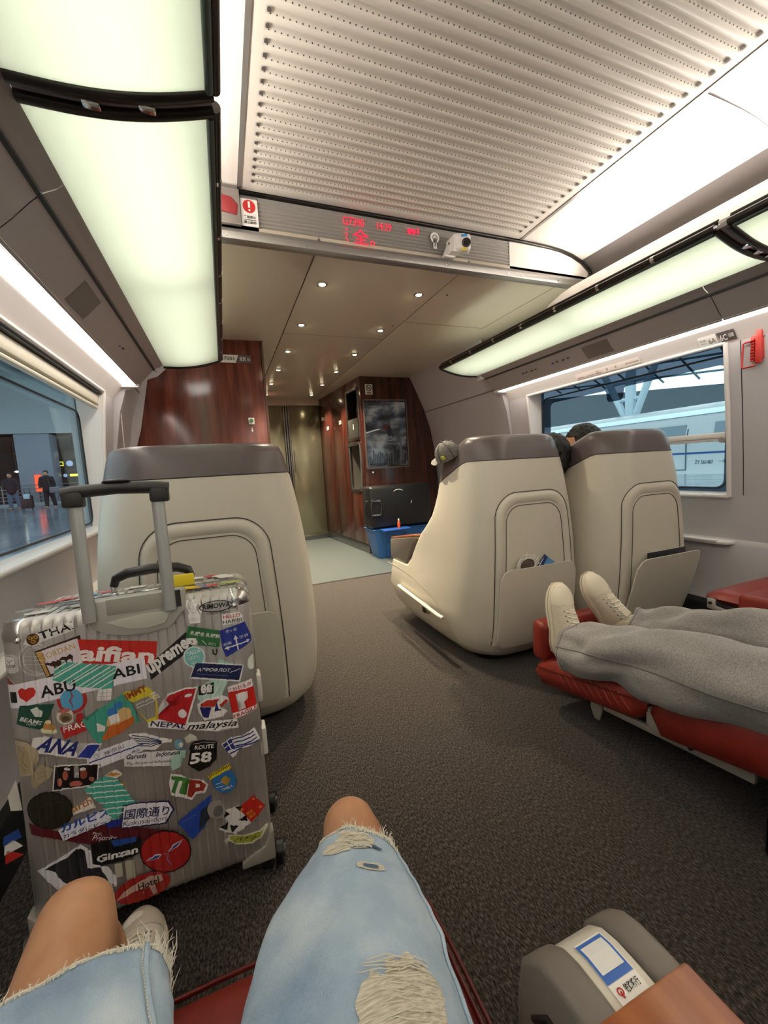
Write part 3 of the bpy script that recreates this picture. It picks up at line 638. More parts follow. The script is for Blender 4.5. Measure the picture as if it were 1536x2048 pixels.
STICKERS = [
 ('round white postmark sticker reading ROMA',[('l','e9e4e2',1.32,[(68.8,559.6),(67,550.9),(63.2,543.4),(57.8,537.7),(51.2,534.2),(44.1,533.3),(37,535),(30.4,539.2),(24.9,545.4),(20.9,553.2),(18.8,561.9),(18.6,570.9),(20.4,579.5),(24.1,586.9),(29.3,592.6),(35.7,596.2),(42.8,597.3),(49.9,595.8),(56.6,591.8),(62.2,585.6),(66.4,577.7),(68.6,568.8),(68.8,559.6)]),('l','e9e4e2',0.99,[(62.6,561),(61.2,554.5),(58.3,548.8),(54.3,544.4),(49.3,541.8),(43.9,541.1),(38.5,542.4),(33.6,545.5),(29.4,550.2),(26.4,556.1),(24.7,562.8),(24.6,569.6),(26,576.1),(28.8,581.7),(32.7,586),(37.6,588.7),(42.9,589.5),(48.3,588.3),(53.4,585.3),(57.6,580.6),(60.7,574.7),(62.4,568),(62.6,561)]),('l','e9e4e2',0.66,[(25.7,575.2),(62.5,567)]),('l','e9e4e2',0.66,[(25,567.5),(61.8,559.3)]),('l','e9e4e2',0.66,[(25.8,559.6),(59.5,551.9)]),('l','e9e4e2',0.66,[(34,581.1),(57,576.1)]),('t','e9e4e2','ROMA',(34.5,536.1),(53,533.2),4.7,0,0),('t','e9e4e2','THE WORLD',(19.2,570.8),(25.2,592.8),4,0,0)]),
 ('white lettering sticker with a brown and gold flower emblem',[('p','e9e4e2',[(26.4,598.3),(39.1,619),(52.9,616.3),(109.5,630.2),(112.4,611.2),(58.1,598.3),(44.3,591.8)]),('t','14120f','THAI',(55.4,602.8),(111.3,613.8),15.4,0,1),('p','4a2f16',[(53.4,608.6),(53.6,605.2),(52.9,602),(51.5,599),(49.4,596.7),(46.7,595.1),(43.8,594.4),(40.9,594.7),(38.1,595.9),(35.8,597.9),(34.1,600.6),(33.1,603.7),(32.9,607),(33.5,610.2),(34.9,613.1),(37,615.5),(39.6,617.1),(42.5,617.8),(45.5,617.5),(48.3,616.4),(50.6,614.4),(52.4,611.7)]),('p','c79a3c',[(43.7,608.3),(43.4,607.3),(42.9,606.4),(42.1,605.7),(41.1,605.3),(40,605.3),(38.8,605.5),(37.8,606),(36.9,606.8),(36.2,607.8),(35.8,608.9),(35.8,610),(36,611),(36.6,611.9),(37.4,612.6),(38.4,613),(39.5,613.1),(40.7,612.8),(41.7,612.3),(42.6,611.5),(43.3,610.5),(43.6,609.5)]),('p','c79a3c',[(51.6,608.7),(51.3,607.6),(50.8,606.7),(50,606.1),(49.1,605.6),(48,605.5),(47,605.8),(46,606.3),(45.2,607),(44.6,608),(44.2,609.1),(44.2,610.2),(44.4,611.3),(45,612.2),(45.7,612.8),(46.7,613.3),(47.7,613.4),(48.7,613.1),(49.7,612.6),(50.6,611.9),(51.2,610.9),(51.5,609.8)]),('p','c79a3c',[(47.7,600.5),(47.4,599.5),(46.9,598.8),(46,598.2),(45,597.8),(43.9,597.8),(42.8,598),(41.7,598.5),(40.8,599.3),(40.2,600.2),(39.8,601.1),(39.7,602.1),(40,603.1),(40.5,603.9),(41.3,604.5),(42.3,604.8),(43.4,604.9),(44.6,604.6),(45.6,604.1),(46.5,603.4),(47.2,602.5),(47.6,601.5)]),('p','4a2f16',[(41.6,608.8),(41.4,608.3),(41.2,607.8),(40.8,607.5),(40.3,607.3),(39.8,607.2),(39.3,607.3),(38.8,607.6),(38.4,608),(38.1,608.4),(37.9,609),(37.9,609.5),(38,610.1),(38.3,610.5),(38.7,610.9),(39.1,611.1),(39.7,611.1),(40.2,611),(40.7,610.7),(41.1,610.4),(41.4,609.9),(41.5,609.3)]),('p','4a2f16',[(49.7,609.1),(49.6,608.5),(49.3,608.1),(48.9,607.8),(48.5,607.5),(48,607.5),(47.4,607.6),(46.9,607.9),(46.5,608.2),(46.2,608.7),(46.1,609.3),(46,609.8),(46.2,610.4),(46.4,610.8),(46.8,611.1),(47.3,611.4),(47.8,611.4),(48.3,611.3),(48.8,611),(49.2,610.7),(49.5,610.2),(49.7,609.6)]),('p','4a2f16',[(45.5,600.9),(45.4,600.5),(45.1,600.2),(44.8,599.9),(44.3,599.8),(43.8,599.7),(43.3,599.9),(42.8,600.1),(42.4,600.4),(42.1,600.8),(41.9,601.3),(41.8,601.7),(42,602.1),(42.2,602.5),(42.6,602.7),(43,602.9),(43.6,602.9),(44.1,602.8),(44.6,602.6),(45,602.2),(45.3,601.8),(45.5,601.4)])]),
 ('small white square sticker reading Dubai',[('p','c9c4c0',[(-11.1,585.3),(9.7,582.6),(16.6,575.3),(15.7,549.1),(9.2,545.2),(-14.6,547.8)]),('p','b3aeaa',[(-11.5,581.5),(8.7,578.9),(11.9,574.4),(11.5,557.1),(-13.7,557.2)]),('p','e9e4e2',[(-11,580.3),(8,577.6),(10.6,573.5),(10.4,558.5),(-12.9,559.7)]),('t','14120f','Dubai',(-11.2,558.5),(11,558),7.4,0,0),('l','14120f',0.99,[(-1.9,571.7),(0.7,567.3),(8.1,572.5)])]),
 ('framed sticker with two brown camels and the word JORDAN',[('p','3c2412',[(42.7,581.2),(119.9,599.2),(124.5,530.9),(58.5,524.4)]),('p','c79a52',[(45,578.3),(53.9,580.3),(63.1,529.2),(59.1,527)]),('p','e3d8dc',[(54.6,580.6),(115.4,593.6),(120,536),(64.6,530.9)]),('t','c99b36','JORDAN',(57.3,562.2),(110.3,574.5),11.4,0,0),('p','3b1d14',[(57,552.4),(61.5,555.8),(66.6,553),(71.1,556.7),(75.7,554.1),(79.2,557.3),(84.7,553.7),(83.8,544.3),(80.5,536.3),(79.3,544.5),(74.9,545.5),(72.8,536.9),(71.6,545.1),(66.1,547.6),(62.5,550)]),('p','3b1d14',[(80.8,557),(86.7,561.6),(94.1,560),(99.5,564.8),(104.9,559.6),(103,545.9),(100.5,554.5),(95.1,553.7),(93.1,546.2),(91.3,554.6),(84.8,554.5)])]),
 ('red rectangular sticker with large white lettering below the handle housing',[('p','c5281d',[(115.8,591.1),(255.9,557.9),(248.3,508.2),(101.5,544.3)]),('t','f2e8e4','aifian',(110.6,549.5),(244.3,513.8),30.8,0,2)]),
 ('slanted black sticker with white lettering right of the red one',[('p','1c1a1a',[(234.3,509.7),(313,567.1),(323.2,528.9),(236.1,477.2)]),('t','e9e4e2','upreme',(237.4,491),(317.9,535.3),20.8,0.2,2)]),
 ('small red and brown leaf sticker at the left edge',[('p','e0dad6',[(-11.9,538.7),(-6.4,540.1),(10,521.8),(-11.1,522)]),('p','8e3a22',[(-10.3,536),(-6,537.3),(7.1,523.3),(-9.6,524.4)])]),
 ('round red ringed blue balloon sticker',[('p','b52a26',[(120,464.7),(118.3,456.9),(114.5,450.3),(109.2,445.4),(102.7,442.6),(95.6,442.2),(88.5,444.2),(81.9,448.3),(76.4,454.3),(72.3,461.6),(70.1,469.6),(69.9,477.8),(71.6,485.5),(75.2,492),(80.4,496.9),(86.7,499.7),(93.7,500.3),(100.9,498.5),(107.6,494.5),(113.2,488.6),(117.4,481.2),(119.8,473)]),('p','5aa6cf',[(114.1,466.2),(112.8,460.2),(109.9,455),(105.8,451.2),(100.8,449.1),(95.4,448.7),(89.9,450.2),(84.8,453.4),(80.6,458),(77.5,463.7),(75.7,469.9),(75.5,476.3),(76.9,482.3),(79.7,487.4),(83.7,491.2),(88.6,493.4),(94,493.9),(99.5,492.5),(104.6,489.4),(109,484.8),(112.2,479.1),(113.9,472.7)]),('l','b52a26',1.98,[(94.1,489.6),(97.3,478.7),(90.6,470.4),(96,456.8)])]),
 ('long white sticker reading I heart ABU DHABI',[('p','ece6ee',[(-12.7,523.6),(228.8,530.1),(229.6,483.1),(-10.5,476.8)]),('t','14120f','I',(-5.2,488.5),(7.5,488.3),20.8,0,1),('p','cf2a1f',[(10.5,510),(16.2,515.2),(22.8,510.8),(24.5,505.7),(28.2,512.6),(35.3,511.6),(38.5,502.9),(35.3,494.7),(22.6,485.8),(12.3,496.7)]),('t','14120f','ABU',(45.6,487.7),(104.1,490.3),22.8,0,1),('t','14120f','ABI',(167.5,495.2),(218.4,497.2),20.8,0,1)]),
 ('turquoise striped tape patch across the ABU DHABI sticker',[('p','4fae9c',[(75.3,550.2),(88.4,551.2),(176.4,522.2),(168.2,483.4),(162.9,475.5),(106.2,495.5),(66.6,518.5)]),('l','e8ebe2',2.97,[(72,538.3),(91.4,548.2)]),('l','e8ebe2',1.65,[(70,527.6),(109.2,544.9)]),('l','e8ebe2',2.97,[(69.2,521.8),(115.6,542.7)]),('l','e8ebe2',2.64,[(80.7,510.6),(133.5,536.9)]),('l','e8ebe2',1.65,[(89,505.4),(145,532.3)]),('l','e8ebe2',2.64,[(94.3,502.5),(153.3,529.1)]),('l','e8ebe2',2.64,[(109.6,495.9),(166.6,522.8)]),('l','e8ebe2',1.65,[(119.2,491.4),(173.8,517.8)]),('l','e8ebe2',2.64,[(129,488.2),(173.8,510.3)]),('l','e8ebe2',1.98,[(143.8,482.8),(171,495.1)])]),
 ('white hand shaped sticker with raised fingers',[('p','f0edea',[(319.2,634.1),(323.4,636.4),(327,620.5),(330.6,633.9),(335.5,635.7),(336.7,618.8),(343.7,629.9),(348.1,624.7),(343.4,608.8),(349.3,616.5),(352.5,611.5),(344.9,599.6),(341.2,593.7),(343.2,581.4),(322.4,583.6),(320.2,602),(323.5,608),(318.1,622.1)]),('l','8e8a86',0.66,[(323.7,593.9),(340.3,592.6)]),('l','8e8a86',0.66,[(323.3,589.6),(339.9,588.2)]),('l','8e8a86',0.66,[(325.6,618.5),(328.5,607.1),(336.4,606.5),(340.3,618.1)])]),
 ('black oval outlined mark printed on the upper right shell',[('l','14120f',1.98,[(413.2,611.2),(411.8,607.8),(407.7,604.9),(401.3,602.6),(393.1,601.1),(383.7,600.5),(374,601),(364.7,602.4),(356.6,604.6),(350.3,607.5),(346.3,610.7),(344.9,614.1),(346.2,617.4),(350.1,620.3),(356.3,622.6),(364.3,624.2),(373.5,624.8),(383.2,624.4),(392.6,623.1),(400.9,620.9),(407.5,618),(411.7,614.7),(413.2,611.2)]),('t','14120f','RIMOWA',(350.6,609.2),(408.1,607.9),11.4,0.1,1),('t','4a4640','Classic Flight',(358.3,596.3),(403.4,594.3),4.7,0,0)]),
 ('white sticker reading HELLO HABIBI in coloured letters',[('p','f0ece8',[(389.8,591.4),(425.6,592.1),(433.2,581.1),(430.7,567.8),(387.6,567)]),('t','b8342a','HELLO',(391.4,581.2),(427.6,580.8),8,0,1),('t','3a3a44','HABIBI',(389.5,569.8),(429.9,569.3),8,0,1)]),
 ('green road sign sticker with white Japanese writing',[('p','2f6b3c',[(319.2,579),(383.2,555.7),(377.3,519.1),(333.5,532.9),(336.1,539.4),(309.3,548.5)]),('t','e9e4e2','札幌北 札幌駅',(320.2,560.3),(379.2,539.5),8,0,1),('p','e9e4e2',[(311.7,553.3),(331.1,549.3),(334.3,540.7),(329.7,534.6),(310.6,541.3)]),('t','14120f','3',(318.4,540.5),(324.2,539.3),6.7,0,0),('l','e9e4e2',1.32,[(351.4,530.9),(343.5,541.5)]),('t','e9e4e2','出口',(355.4,530.1),(369.2,525.4),5.4,0,0)]),
 ('blue road sign sticker with white crossing arrows',[('p','24358f',[(380.8,556.2),(436.1,566.3),(451.1,517.7),(389.8,492.9),(382.8,516.2)]),('l','e9e4e2',2.97,[(416.3,505.3),(413.6,531.5)]),('p','e9e4e2',[(408.4,529.8),(412.7,539.4),(418.6,530.4)]),('l','e9e4e2',2.64,[(393,514),(438.3,520.4)]),('p','e9e4e2',[(386.8,514),(396.3,517.8),(397.2,508.6)]),('p','e9e4e2',[(436.1,525),(443.6,521.6),(437.8,515.4)]),('t','e9e4e2','市ヶ谷',(394.1,548.1),(418,550.7),6.7,0,0),('t','e9e4e2','渋谷',(421.1,529.9),(441.6,532.2),6.7,0,0),('t','e9e4e2','池袋',(384.4,519.4),(404.3,521.6),6.7,0,0)]),
 ('small black letter u sticker',[('l','14120f',2.64,[(363.1,516.8),(363.1,507.8),(367.7,504.1),(371.4,508.7),(371.2,515.9)])]),
 ('turquoise taped paper piece behind the navy sticker',[('p','9dcabb',[(360.6,476.1),(374.5,493.2),(410.2,471.5),(402.9,461.7)])]),
 ('round pale turquoise sticker reading YALLA LETS GO',[('p','e4ebe6',[(346.1,504),(344.6,497.6),(341.4,492.1),(336.8,487.9),(331.2,485.5),(325.1,485),(318.9,486.5),(313.2,489.7),(308.3,494.5),(304.8,500.4),(302.8,507),(302.6,513.7),(304,520),(307.1,525.5),(311.6,529.6),(317.1,532.1),(323.2,532.7),(329.4,531.3),(335.2,528.2),(340.1,523.4),(343.8,517.5),(345.8,510.8)]),('p','7ec0bd',[(343.7,504.5),(342.4,498.8),(339.5,493.9),(335.5,490.3),(330.5,488.1),(325,487.7),(319.5,489),(314.3,491.8),(310,496.1),(306.9,501.3),(305.1,507.2),(304.9,513.2),(306.2,518.8),(308.9,523.6),(312.9,527.3),(317.8,529.5),(323.3,530),(328.8,528.8),(334,526),(338.4,521.8),(341.6,516.5),(343.5,510.6)]),('t','e9e4e2','YALLA',(309.3,514.4),(338,516.9),8,0,1),('t','e9e4e2','LETS',(312.2,504),(333.7,504.5),6,0,0),('t','e9e4e2','GO',(317.9,492.6),(328.6,492.4),6,0,0)]),
 ('navy parallelogram sticker with white Cyrillic lettering',[('p','e9e4e2',[(324.4,498.7),(425.7,468.4),(413.6,430.8),(310,463.2)]),('p','1b2450',[(326.4,494.7),(422.1,466.5),(411.5,435),(313.4,465.9)]),('t','e9e4e2','АЭРОФЛОТ',(326.3,476.1),(395,458.1),8,0.25,1),('l','e9e4e2',1.32,[(394,457),(416.4,460.9)]),('l','8d95b8',0.66,[(325.7,470),(389.2,450.4)])]),
 ('white oval sticker near the right edge',[('p','e2e4dc',[(454.2,463.6),(452.6,459.2),(450.3,455.6),(447.4,453),(444.3,451.6),(441.1,451.6),(438.2,452.8),(435.7,455.3),(433.9,458.8),(432.9,463),(432.8,467.6),(433.6,472.3),(435.2,476.6),(437.5,480.2),(440.3,482.8),(443.5,484.2),(446.6,484.3),(449.6,483.1),(452.1,480.6),(453.9,477.1),(454.9,472.9),(455,468.2)]),('l','7b8078',0.66,[(437.9,460.5),(449.2,474.1)])]),
 ('mint torn paper sticker beside the letters ee',[('p','b5d6c8',[(322.7,416.2),(326.9,439.6),(356.9,450.1),(388.2,438.8),(375.8,418.3),(362.8,390),(331,398.4)]),('l','e9e4e2',1.65,[(336.8,417),(354.9,437.1)]),('l','e9e4e2',1.65,[(347.7,403),(371.4,437.5)]),('l','e9e4e2',1.65,[(355.2,396.5),(379.1,431.1)])]),
 ('black sticker with white letters ee',[('p','171513',[(326.2,440.6),(358.8,443.3),(355.6,418),(325.2,421.3)]),('t','e9e4e2','ee',(329.6,425.6),(352.8,423.2),18.1,0,2)]),
 ('red and white sticker reading FRAGILE with a broken glass',[('p','e9e4e2',[(385.2,425),(438.7,431.1),(445.9,357.6),(392.3,347.3)]),('p','c9241d',[(385.7,412.2),(441.3,411.9),(445,367.2),(390.3,362.5)]),('t','b8241f','こわれもの',(387.3,411.7),(437.4,417.5),8.7,0,1),('t','b8241f','FRAGILE',(393.8,349.7),(445.1,358.8),8.7,0,1),('p','e9e4e2',[(401,405),(426.9,406.3),(427.1,390.5),(417.7,382.3),(415.8,371.3),(420.7,368.1),(404.6,366),(411.6,371.5),(412.6,382.3),(402.7,390.9)])]),
 ('red double pennant flag sticker with sun and moon',[('p','e9e4e2',[(255.7,426.2),(264.5,440),(299.7,445.5),(326.2,441.1),(294.7,357.4),(228.4,394.8),(262,412.4),(279.6,417.3)]),('p','b81f24',[(260.4,428),(267.2,436.2),(299.4,442),(321.2,438.3),(292,362.1),(235.8,394.5),(269.4,410.4),(287.3,416.2),(270.6,423.2)]),('p','e9e4e2',[(312.3,426.9),(312.1,425.9),(311.3,425),(310,424.2),(308.3,423.5),(306.2,423.2),(304,423.1),(301.9,423.3),(300,423.7),(298.5,424.4),(297.5,425.3),(297,426.3),(297.2,427.3),(298,428.3),(299.3,429.1),(301,429.7),(303.1,430.1),(305.2,430.2),(307.4,430),(309.3,429.5),(310.8,428.8),(311.8,427.9)]),('p','e9e4e2',[(297.9,387.4),(297.3,384.8),(296,382.6),(294.3,381),(292.1,380.1),(289.8,380),(287.4,380.7),(285.2,382.1),(283.3,384.1),(282,386.5),(281.2,389.2),(281.1,392),(281.7,394.5),(282.9,396.7),(284.7,398.3),(286.8,399.2),(289.2,399.4),(291.5,398.7),(293.7,397.3),(295.6,395.3),(297,392.9),(297.8,390.2)])]),
 ('white strip sticker reading NEPAL',[('p','e9e4e2',[(224.8,395.8),(296.5,368.8),(294.2,351.8),(222,378.2)]),('t','1b2450','NEPAL',(225.9,380.1),(293.2,354.7),11.4,0,1)]),
 ('red and blue kite shaped sticker with slanted dark lettering beneath',[('p','e9e4e2',[(320.2,402.2),(338.2,410),(373,410),(385.5,401.3),(386.2,390.6),(366.5,384.5),(381.9,371.2),(368.4,361.3),(331.7,362.5),(321.6,383.1)]),('p','b3341f',[(327.3,401.2),(339.8,405.9),(366.1,402.7),(354.4,387.7),(326.7,395.1)]),('p','232466',[(324.7,394.8),(348.3,388.4),(340.1,365.5),(328.6,372.3)]),('p','232466',[(359.6,399.9),(362.8,380.9),(370.7,376.5),(353.4,376.7)]),('p','b3341f',[(364.8,389.4),(380.3,399),(384.7,392.4),(368.5,383.9)]),('p','e9e4e2',[(298.3,367.4),(398.7,347.4),(401,327),(357.3,330.4),(289.3,354.5)]),('t','14120f','malaysia',(294.2,351.8),(397.3,332.6),14.7,0.35,1),('t','14120f','AIRLINES',(361.4,330.6),(390.4,326.8),3.4,0,0)]),
 ('dark green sticker with a pale mountain shape',[('p','1d4f3c',[(10.9,481.5),(65.4,471),(57.3,453.2),(44.9,422.1),(1.5,446.4)]),('p','dfe0d8',[(26.7,469.5),(37.9,472.4),(46.2,460.2),(43.1,451.2),(33,453.2)]),('t','e9e4e2','BEAMS',(8.1,452.3),(40.7,434.8),8,0,1),('t','e9e4e2','JAPAN',(18,442.5),(32.2,435.3),3.7,0,0)]),
 ('small cream cake sticker on a green plate',[('p','d9d9b4',[(65.8,414.5),(65,413),(63.1,412.1),(60.3,411.8),(56.8,412.2),(52.9,413.3),(49,414.9),(45.3,416.9),(42.2,419.1),(39.9,421.5),(38.5,423.7),(38.3,425.6),(39.1,427.1),(41,428),(43.7,428.3),(47.2,427.9),(51,426.9),(54.9,425.3),(58.6,423.3),(61.8,421),(64.2,418.7),(65.6,416.4)]),('p','c08a4a',[(42.9,425.5),(46.4,438.4),(56.2,441.6),(59.5,432.7),(63.7,425.5),(61.4,418.2)]),('p','e6d4a8',[(57.6,436),(57.3,435),(56.6,434.1),(55.6,433.6),(54.4,433.3),(53,433.4),(51.6,433.8),(50.2,434.5),(49.1,435.4),(48.3,436.5),(47.8,437.7),(47.7,438.8),(48,439.8),(48.7,440.7),(49.7,441.3),(50.9,441.5),(52.3,441.5),(53.7,441.1),(55,440.4),(56.2,439.4),(57,438.3),(57.5,437.2)])]),
 ('small pink and brown clock shaped sticker',[('p','e2d5cd',[(96.1,439.8),(95.7,435.2),(94.2,431.2),(91.6,427.9),(88.2,425.6),(84.2,424.6),(80,424.8),(75.9,426.4),(72.3,429.1),(69.4,432.7),(67.5,436.9),(66.7,441.5),(67.1,445.9),(68.6,450),(71.2,453.3),(74.5,455.5),(78.5,456.6),(82.7,456.4),(86.7,454.9),(90.4,452.3),(93.3,448.6),(95.3,444.4)]),('p','c06a62',[(91.1,452.3),(90.7,451.2),(89.6,450.2),(87.7,449.4),(85.3,449),(82.5,448.8),(79.6,448.9),(76.8,449.4),(74.3,450.2),(72.4,451.1),(71.1,452.2),(70.6,453.4),(71,454.5),(72.2,455.4),(74,456.2),(76.4,456.7),(79.2,456.9),(82.1,456.7),(84.9,456.3),(87.4,455.5),(89.4,454.6),(90.6,453.5)]),('p','8f7a58',[(92.7,435.5),(91.9,432.7),(90.4,430.4),(88.2,428.8),(85.4,427.9),(82.4,427.9),(79.3,428.8),(76.4,430.5),(74,432.8),(72.2,435.5),(71.2,438.5),(71,441.5),(71.7,444.2),(73.2,446.5),(75.4,448.1),(78.1,449),(81.2,449),(84.3,448.2),(87.1,446.5),(89.6,444.3),(91.4,441.5),(92.5,438.5)]),('p','5b4a38',[(88.6,434.6),(88.2,433.1),(87.2,431.9),(85.8,431.1),(84,430.7),(82.1,430.8),(80.1,431.4),(78.2,432.3),(76.6,433.6),(75.4,435.2),(74.7,436.8),(74.6,438.5),(75,439.9),(76,441.1),(77.4,441.9),(79.1,442.3),(81.1,442.2),(83.1,441.7),(85,440.7),(86.6,439.4),(87.8,437.9),(88.5,436.2)])]),
 ('red torn sticker with the letters FRAG',[('p','bf2a27',[(70.4,421.6),(81.3,422.5),(117.9,423.2),(128.9,406.9),(97.3,399.7),(74.6,396.2)]),('t','e9e4e2','FRAG',(75.8,410),(115.8,411.5),12.7,0,1)]),
 ('red teardrop shaped sticker below the balloon',[('p','b52a26',[(100.5,441.4),(109.4,441),(112.9,423.7),(96.9,424.2)])]),
 ('small white paper bag sticker with grey checks',[('p','e8e4e0',[(141.9,480.8),(165.2,477.9),(160.9,454),(135.8,459.3)]),('l','8a8480',0.66,[(142.9,473.1),(162.4,470.3)]),('l','8a8480',0.66,[(140.6,466.3),(161,462.3)]),('l','8a8480',0.66,[(148.7,479.1),(144.9,457.8)]),('l','8a8480',0.66,[(156.2,478),(152.7,455.7)])]),
 ('turquoise square sticker with blue domes above an orange cliff',[('p','45a08c',[(107.8,426.8),(182.7,460.9),(194.1,445.4),(209,396),(131.6,369.8),(122.7,384)]),('p','c5662a',[(137.5,377.6),(151.7,400.4),(180.3,404.9),(198.7,410.3),(199.1,395.3),(170.9,380.2),(142.2,373.2)]),('p','d9b27a',[(146.6,401.8),(153.6,420.6),(183,433.6),(193.7,426.5),(195,409.2),(165.7,400.6)]),('p','3a78bd',[(170.6,429.2),(170.8,426.3),(170.2,423.5),(168.8,421.1),(166.9,419.3),(164.5,418.1),(161.8,417.7),(159.1,418.1),(156.6,419.3),(154.4,421.1),(152.8,423.5),(151.9,426.3),(151.8,429.1),(152.4,431.8),(153.7,434.2),(155.6,436.1),(158,437.3),(160.6,437.7),(163.3,437.3),(165.9,436.2),(168.1,434.3),(169.7,431.9)]),('p','3a78bd',[(181.1,441.7),(181.2,439.5),(180.6,437.5),(179.4,435.6),(177.7,434.1),(175.6,433.2),(173.3,432.8),(170.9,433.1),(168.8,433.9),(167,435.3),(165.6,437.1),(164.9,439.1),(164.8,441.3),(165.4,443.4),(166.6,445.2),(168.3,446.7),(170.4,447.6),(172.6,448),(175,447.7),(177.1,446.9),(179,445.5),(180.3,443.8)]),('p','e9e4e2',[(153.6,420.6),(171.4,424.1),(173.4,406.8),(155.5,403.5)]),('p','e9e4e2',[(132.3,414.2),(146.6,401.8),(144,392.2),(132.3,395.6)]),('t','1d3f38','Santorini',(116.2,423.6),(138.1,439.4),6,0.2,0)]),
 ('yellow edged cartoon lettering sticker reading IMMY',[('p','d8c33a',[(183.2,466.2),(200,462.8),(227.6,465.2),(232.7,460.9),(244.1,443.1),(243,391.6),(222.3,388.8),(209.9,413.6),(201.2,437.1),(188,449)]),('p','8f8a84',[(200.7,439.4),(227.5,445.2),(241.1,430.9),(237.9,397.3),(221.1,395.6),(208.5,418.2)]),('t','9a4a1e','IMMY',(189.5,446.5),(228.8,458.9),14.1,0,2),('l','e9e4e2',1.32,[(204.4,432.1),(234.4,439.1)]),('l','e9e4e2',1.32,[(205.6,425.4),(237.4,431.9)]),('t','e9e4e2','NZ',(232.3,448.2),(241.1,430.9),11.4,0,2)]),
 ('large navy slanted lettering sticker with a blue bar',[('p','e9e4e2',[(18.6,383.3),(26,412.6),(46.3,410.6),(89.1,383.8),(93.2,356.1),(113.5,376.5),(138.4,369),(115.3,341.8),(70.6,361.1),(43.1,375.7)]),('t','222a72','ANA',(24.8,389.3),(88.4,358.4),28.1,0.35,2),('p','2a3a9a',[(93,353.7),(113.2,372.9),(134.8,367.2),(114.9,344.4)])]),
 ('white railway station strip sticker reading 神奈川',[('p','e6e2ea',[(107.6,352.4),(198,363.8),(210.9,353.6),(210.4,332.4),(110.3,317)]),('l','2a3a78',2.64,[(112.1,335.8),(210.2,346.1)]),('t','2c2c34','神奈川',(139.3,341.7),(175,348.3),8.7,0,0),('t','2c2c34','東海',(120.3,322),(132.4,323.1),5.4,0,0),('t','2c2c34','横浜',(187.9,332.5),(202.5,333.9),4.7,0,0),('l','2c2c34',0.66,[(128.5,344.2),(128.3,343),(127.7,342),(126.9,341.3),(126,340.9),(125,340.9),(123.9,341.2),(123,341.8),(122.2,342.8),(121.6,344),(121.3,345.2),(121.2,346.5),(121.5,347.7),(122,348.7),(122.8,349.5),(123.7,349.9),(124.8,349.9),(125.8,349.6),(126.8,348.9),(127.6,348),(128.2,346.8),(128.5,345.5),(128.5,344.2)])]),
 ('navy striped bird wing sticker',[('p','e9e4e2',[(182.9,375.5),(214.9,368.7),(241.1,351.1),(264.7,339.8),(262.4,334.8),(245.4,336.8),(231.3,326),(209.8,333.4),(197.6,359.7)]),('l','1e2f5c',1.98,[(191.3,369.6),(219.4,357.5),(244.1,342.8)]),('l','1e2f5c',1.98,[(195,363),(220.7,352.4),(244,341.6)]),('l','1e2f5c',1.98,[(198.8,356.4),(222.1,347.3),(243.9,340.3)]),('l','1e2f5c',1.98,[(202.5,349.7),(223.5,342.1),(243.8,339)]),('l','1e2f5c',1.98,[(206.3,343),(224.9,337),(243.6,337.8)])]),
 ('white airline lettering sticker under the striped bird wing',[('p','dcd8dc',[(173.4,331.1),(209.3,328.4),(277.6,311.8),(276.3,298.1),(253.8,284.1),(171.3,308.5)]),('t','14120f','Garuda',(176.2,322.6),(212.5,315.4),10.1,0.3,1),('t','14120f','Indonesia',(229.9,311.3),(276.8,303.2),10.1,0.3,1),('t','14120f','The Airline of Indonesia',(175,310.3),(258.3,291.4),6,0.25,0)]),
 ('mint scalloped paper sticker left of the black shield',[('p','a9cabb',[(256.1,300),(275.6,311.5),(288.9,308.3),(285.4,291.7),(277.4,289.8),(276.1,274.8),(258.4,271.7),(254.2,288.4)])]),
 ('small pale shell and blue figure sticker scraps',[('p','c9c8b8',[(287.5,335.2),(300,342.6),(312.9,332.1),(315.3,323.4),(302.2,324.2),(293,322.5)]),('p','6fa6b5',[(285.9,322.4),(285.3,319.4),(283.9,316.8),(282,315),(279.7,313.9),(277.1,313.8),(274.6,314.6),(272.2,316.2),(270.2,318.6),(268.7,321.5),(267.9,324.7),(267.9,327.9),(268.5,330.9),(269.8,333.4),(271.7,335.3),(274.1,336.4),(276.6,336.6),(279.2,335.8),(281.6,334.2),(283.6,331.8),(285.1,328.9),(285.9,325.7)]),('p','e0d8cc',[(284.3,322),(284,320.6),(283.4,319.5),(282.4,318.6),(281.3,318.2),(280,318.1),(278.7,318.5),(277.5,319.3),(276.5,320.4),(275.7,321.8),(275.3,323.3),(275.3,324.8),(275.6,326.2),(276.3,327.3),(277.2,328.2),(278.4,328.6),(279.6,328.7),(280.9,328.3),(282.1,327.5),(283.1,326.4),(283.9,325),(284.3,323.5)])]),
 ('black shield sticker reading ROUTE 58',[('p','14120f',[(301.8,319.9),(312,322.6),(327.8,319.7),(353.2,308.9),(343,287.2),(347.6,269.9),(332,256.7),(309.5,252.8),(289.7,274.8),(299.8,298.3),(295.8,310.6)]),('l','e9e4e2',0.66,[(304.3,316.9),(327.3,315.3),(349,307.1)]),('t','e9e4e2','ROUTE',(306.3,303.8),(344.3,296.7),8.7,0,1),('t','e9e4e2','58',(293.8,275.7),(337.2,268.6),22.8,0,2)]),
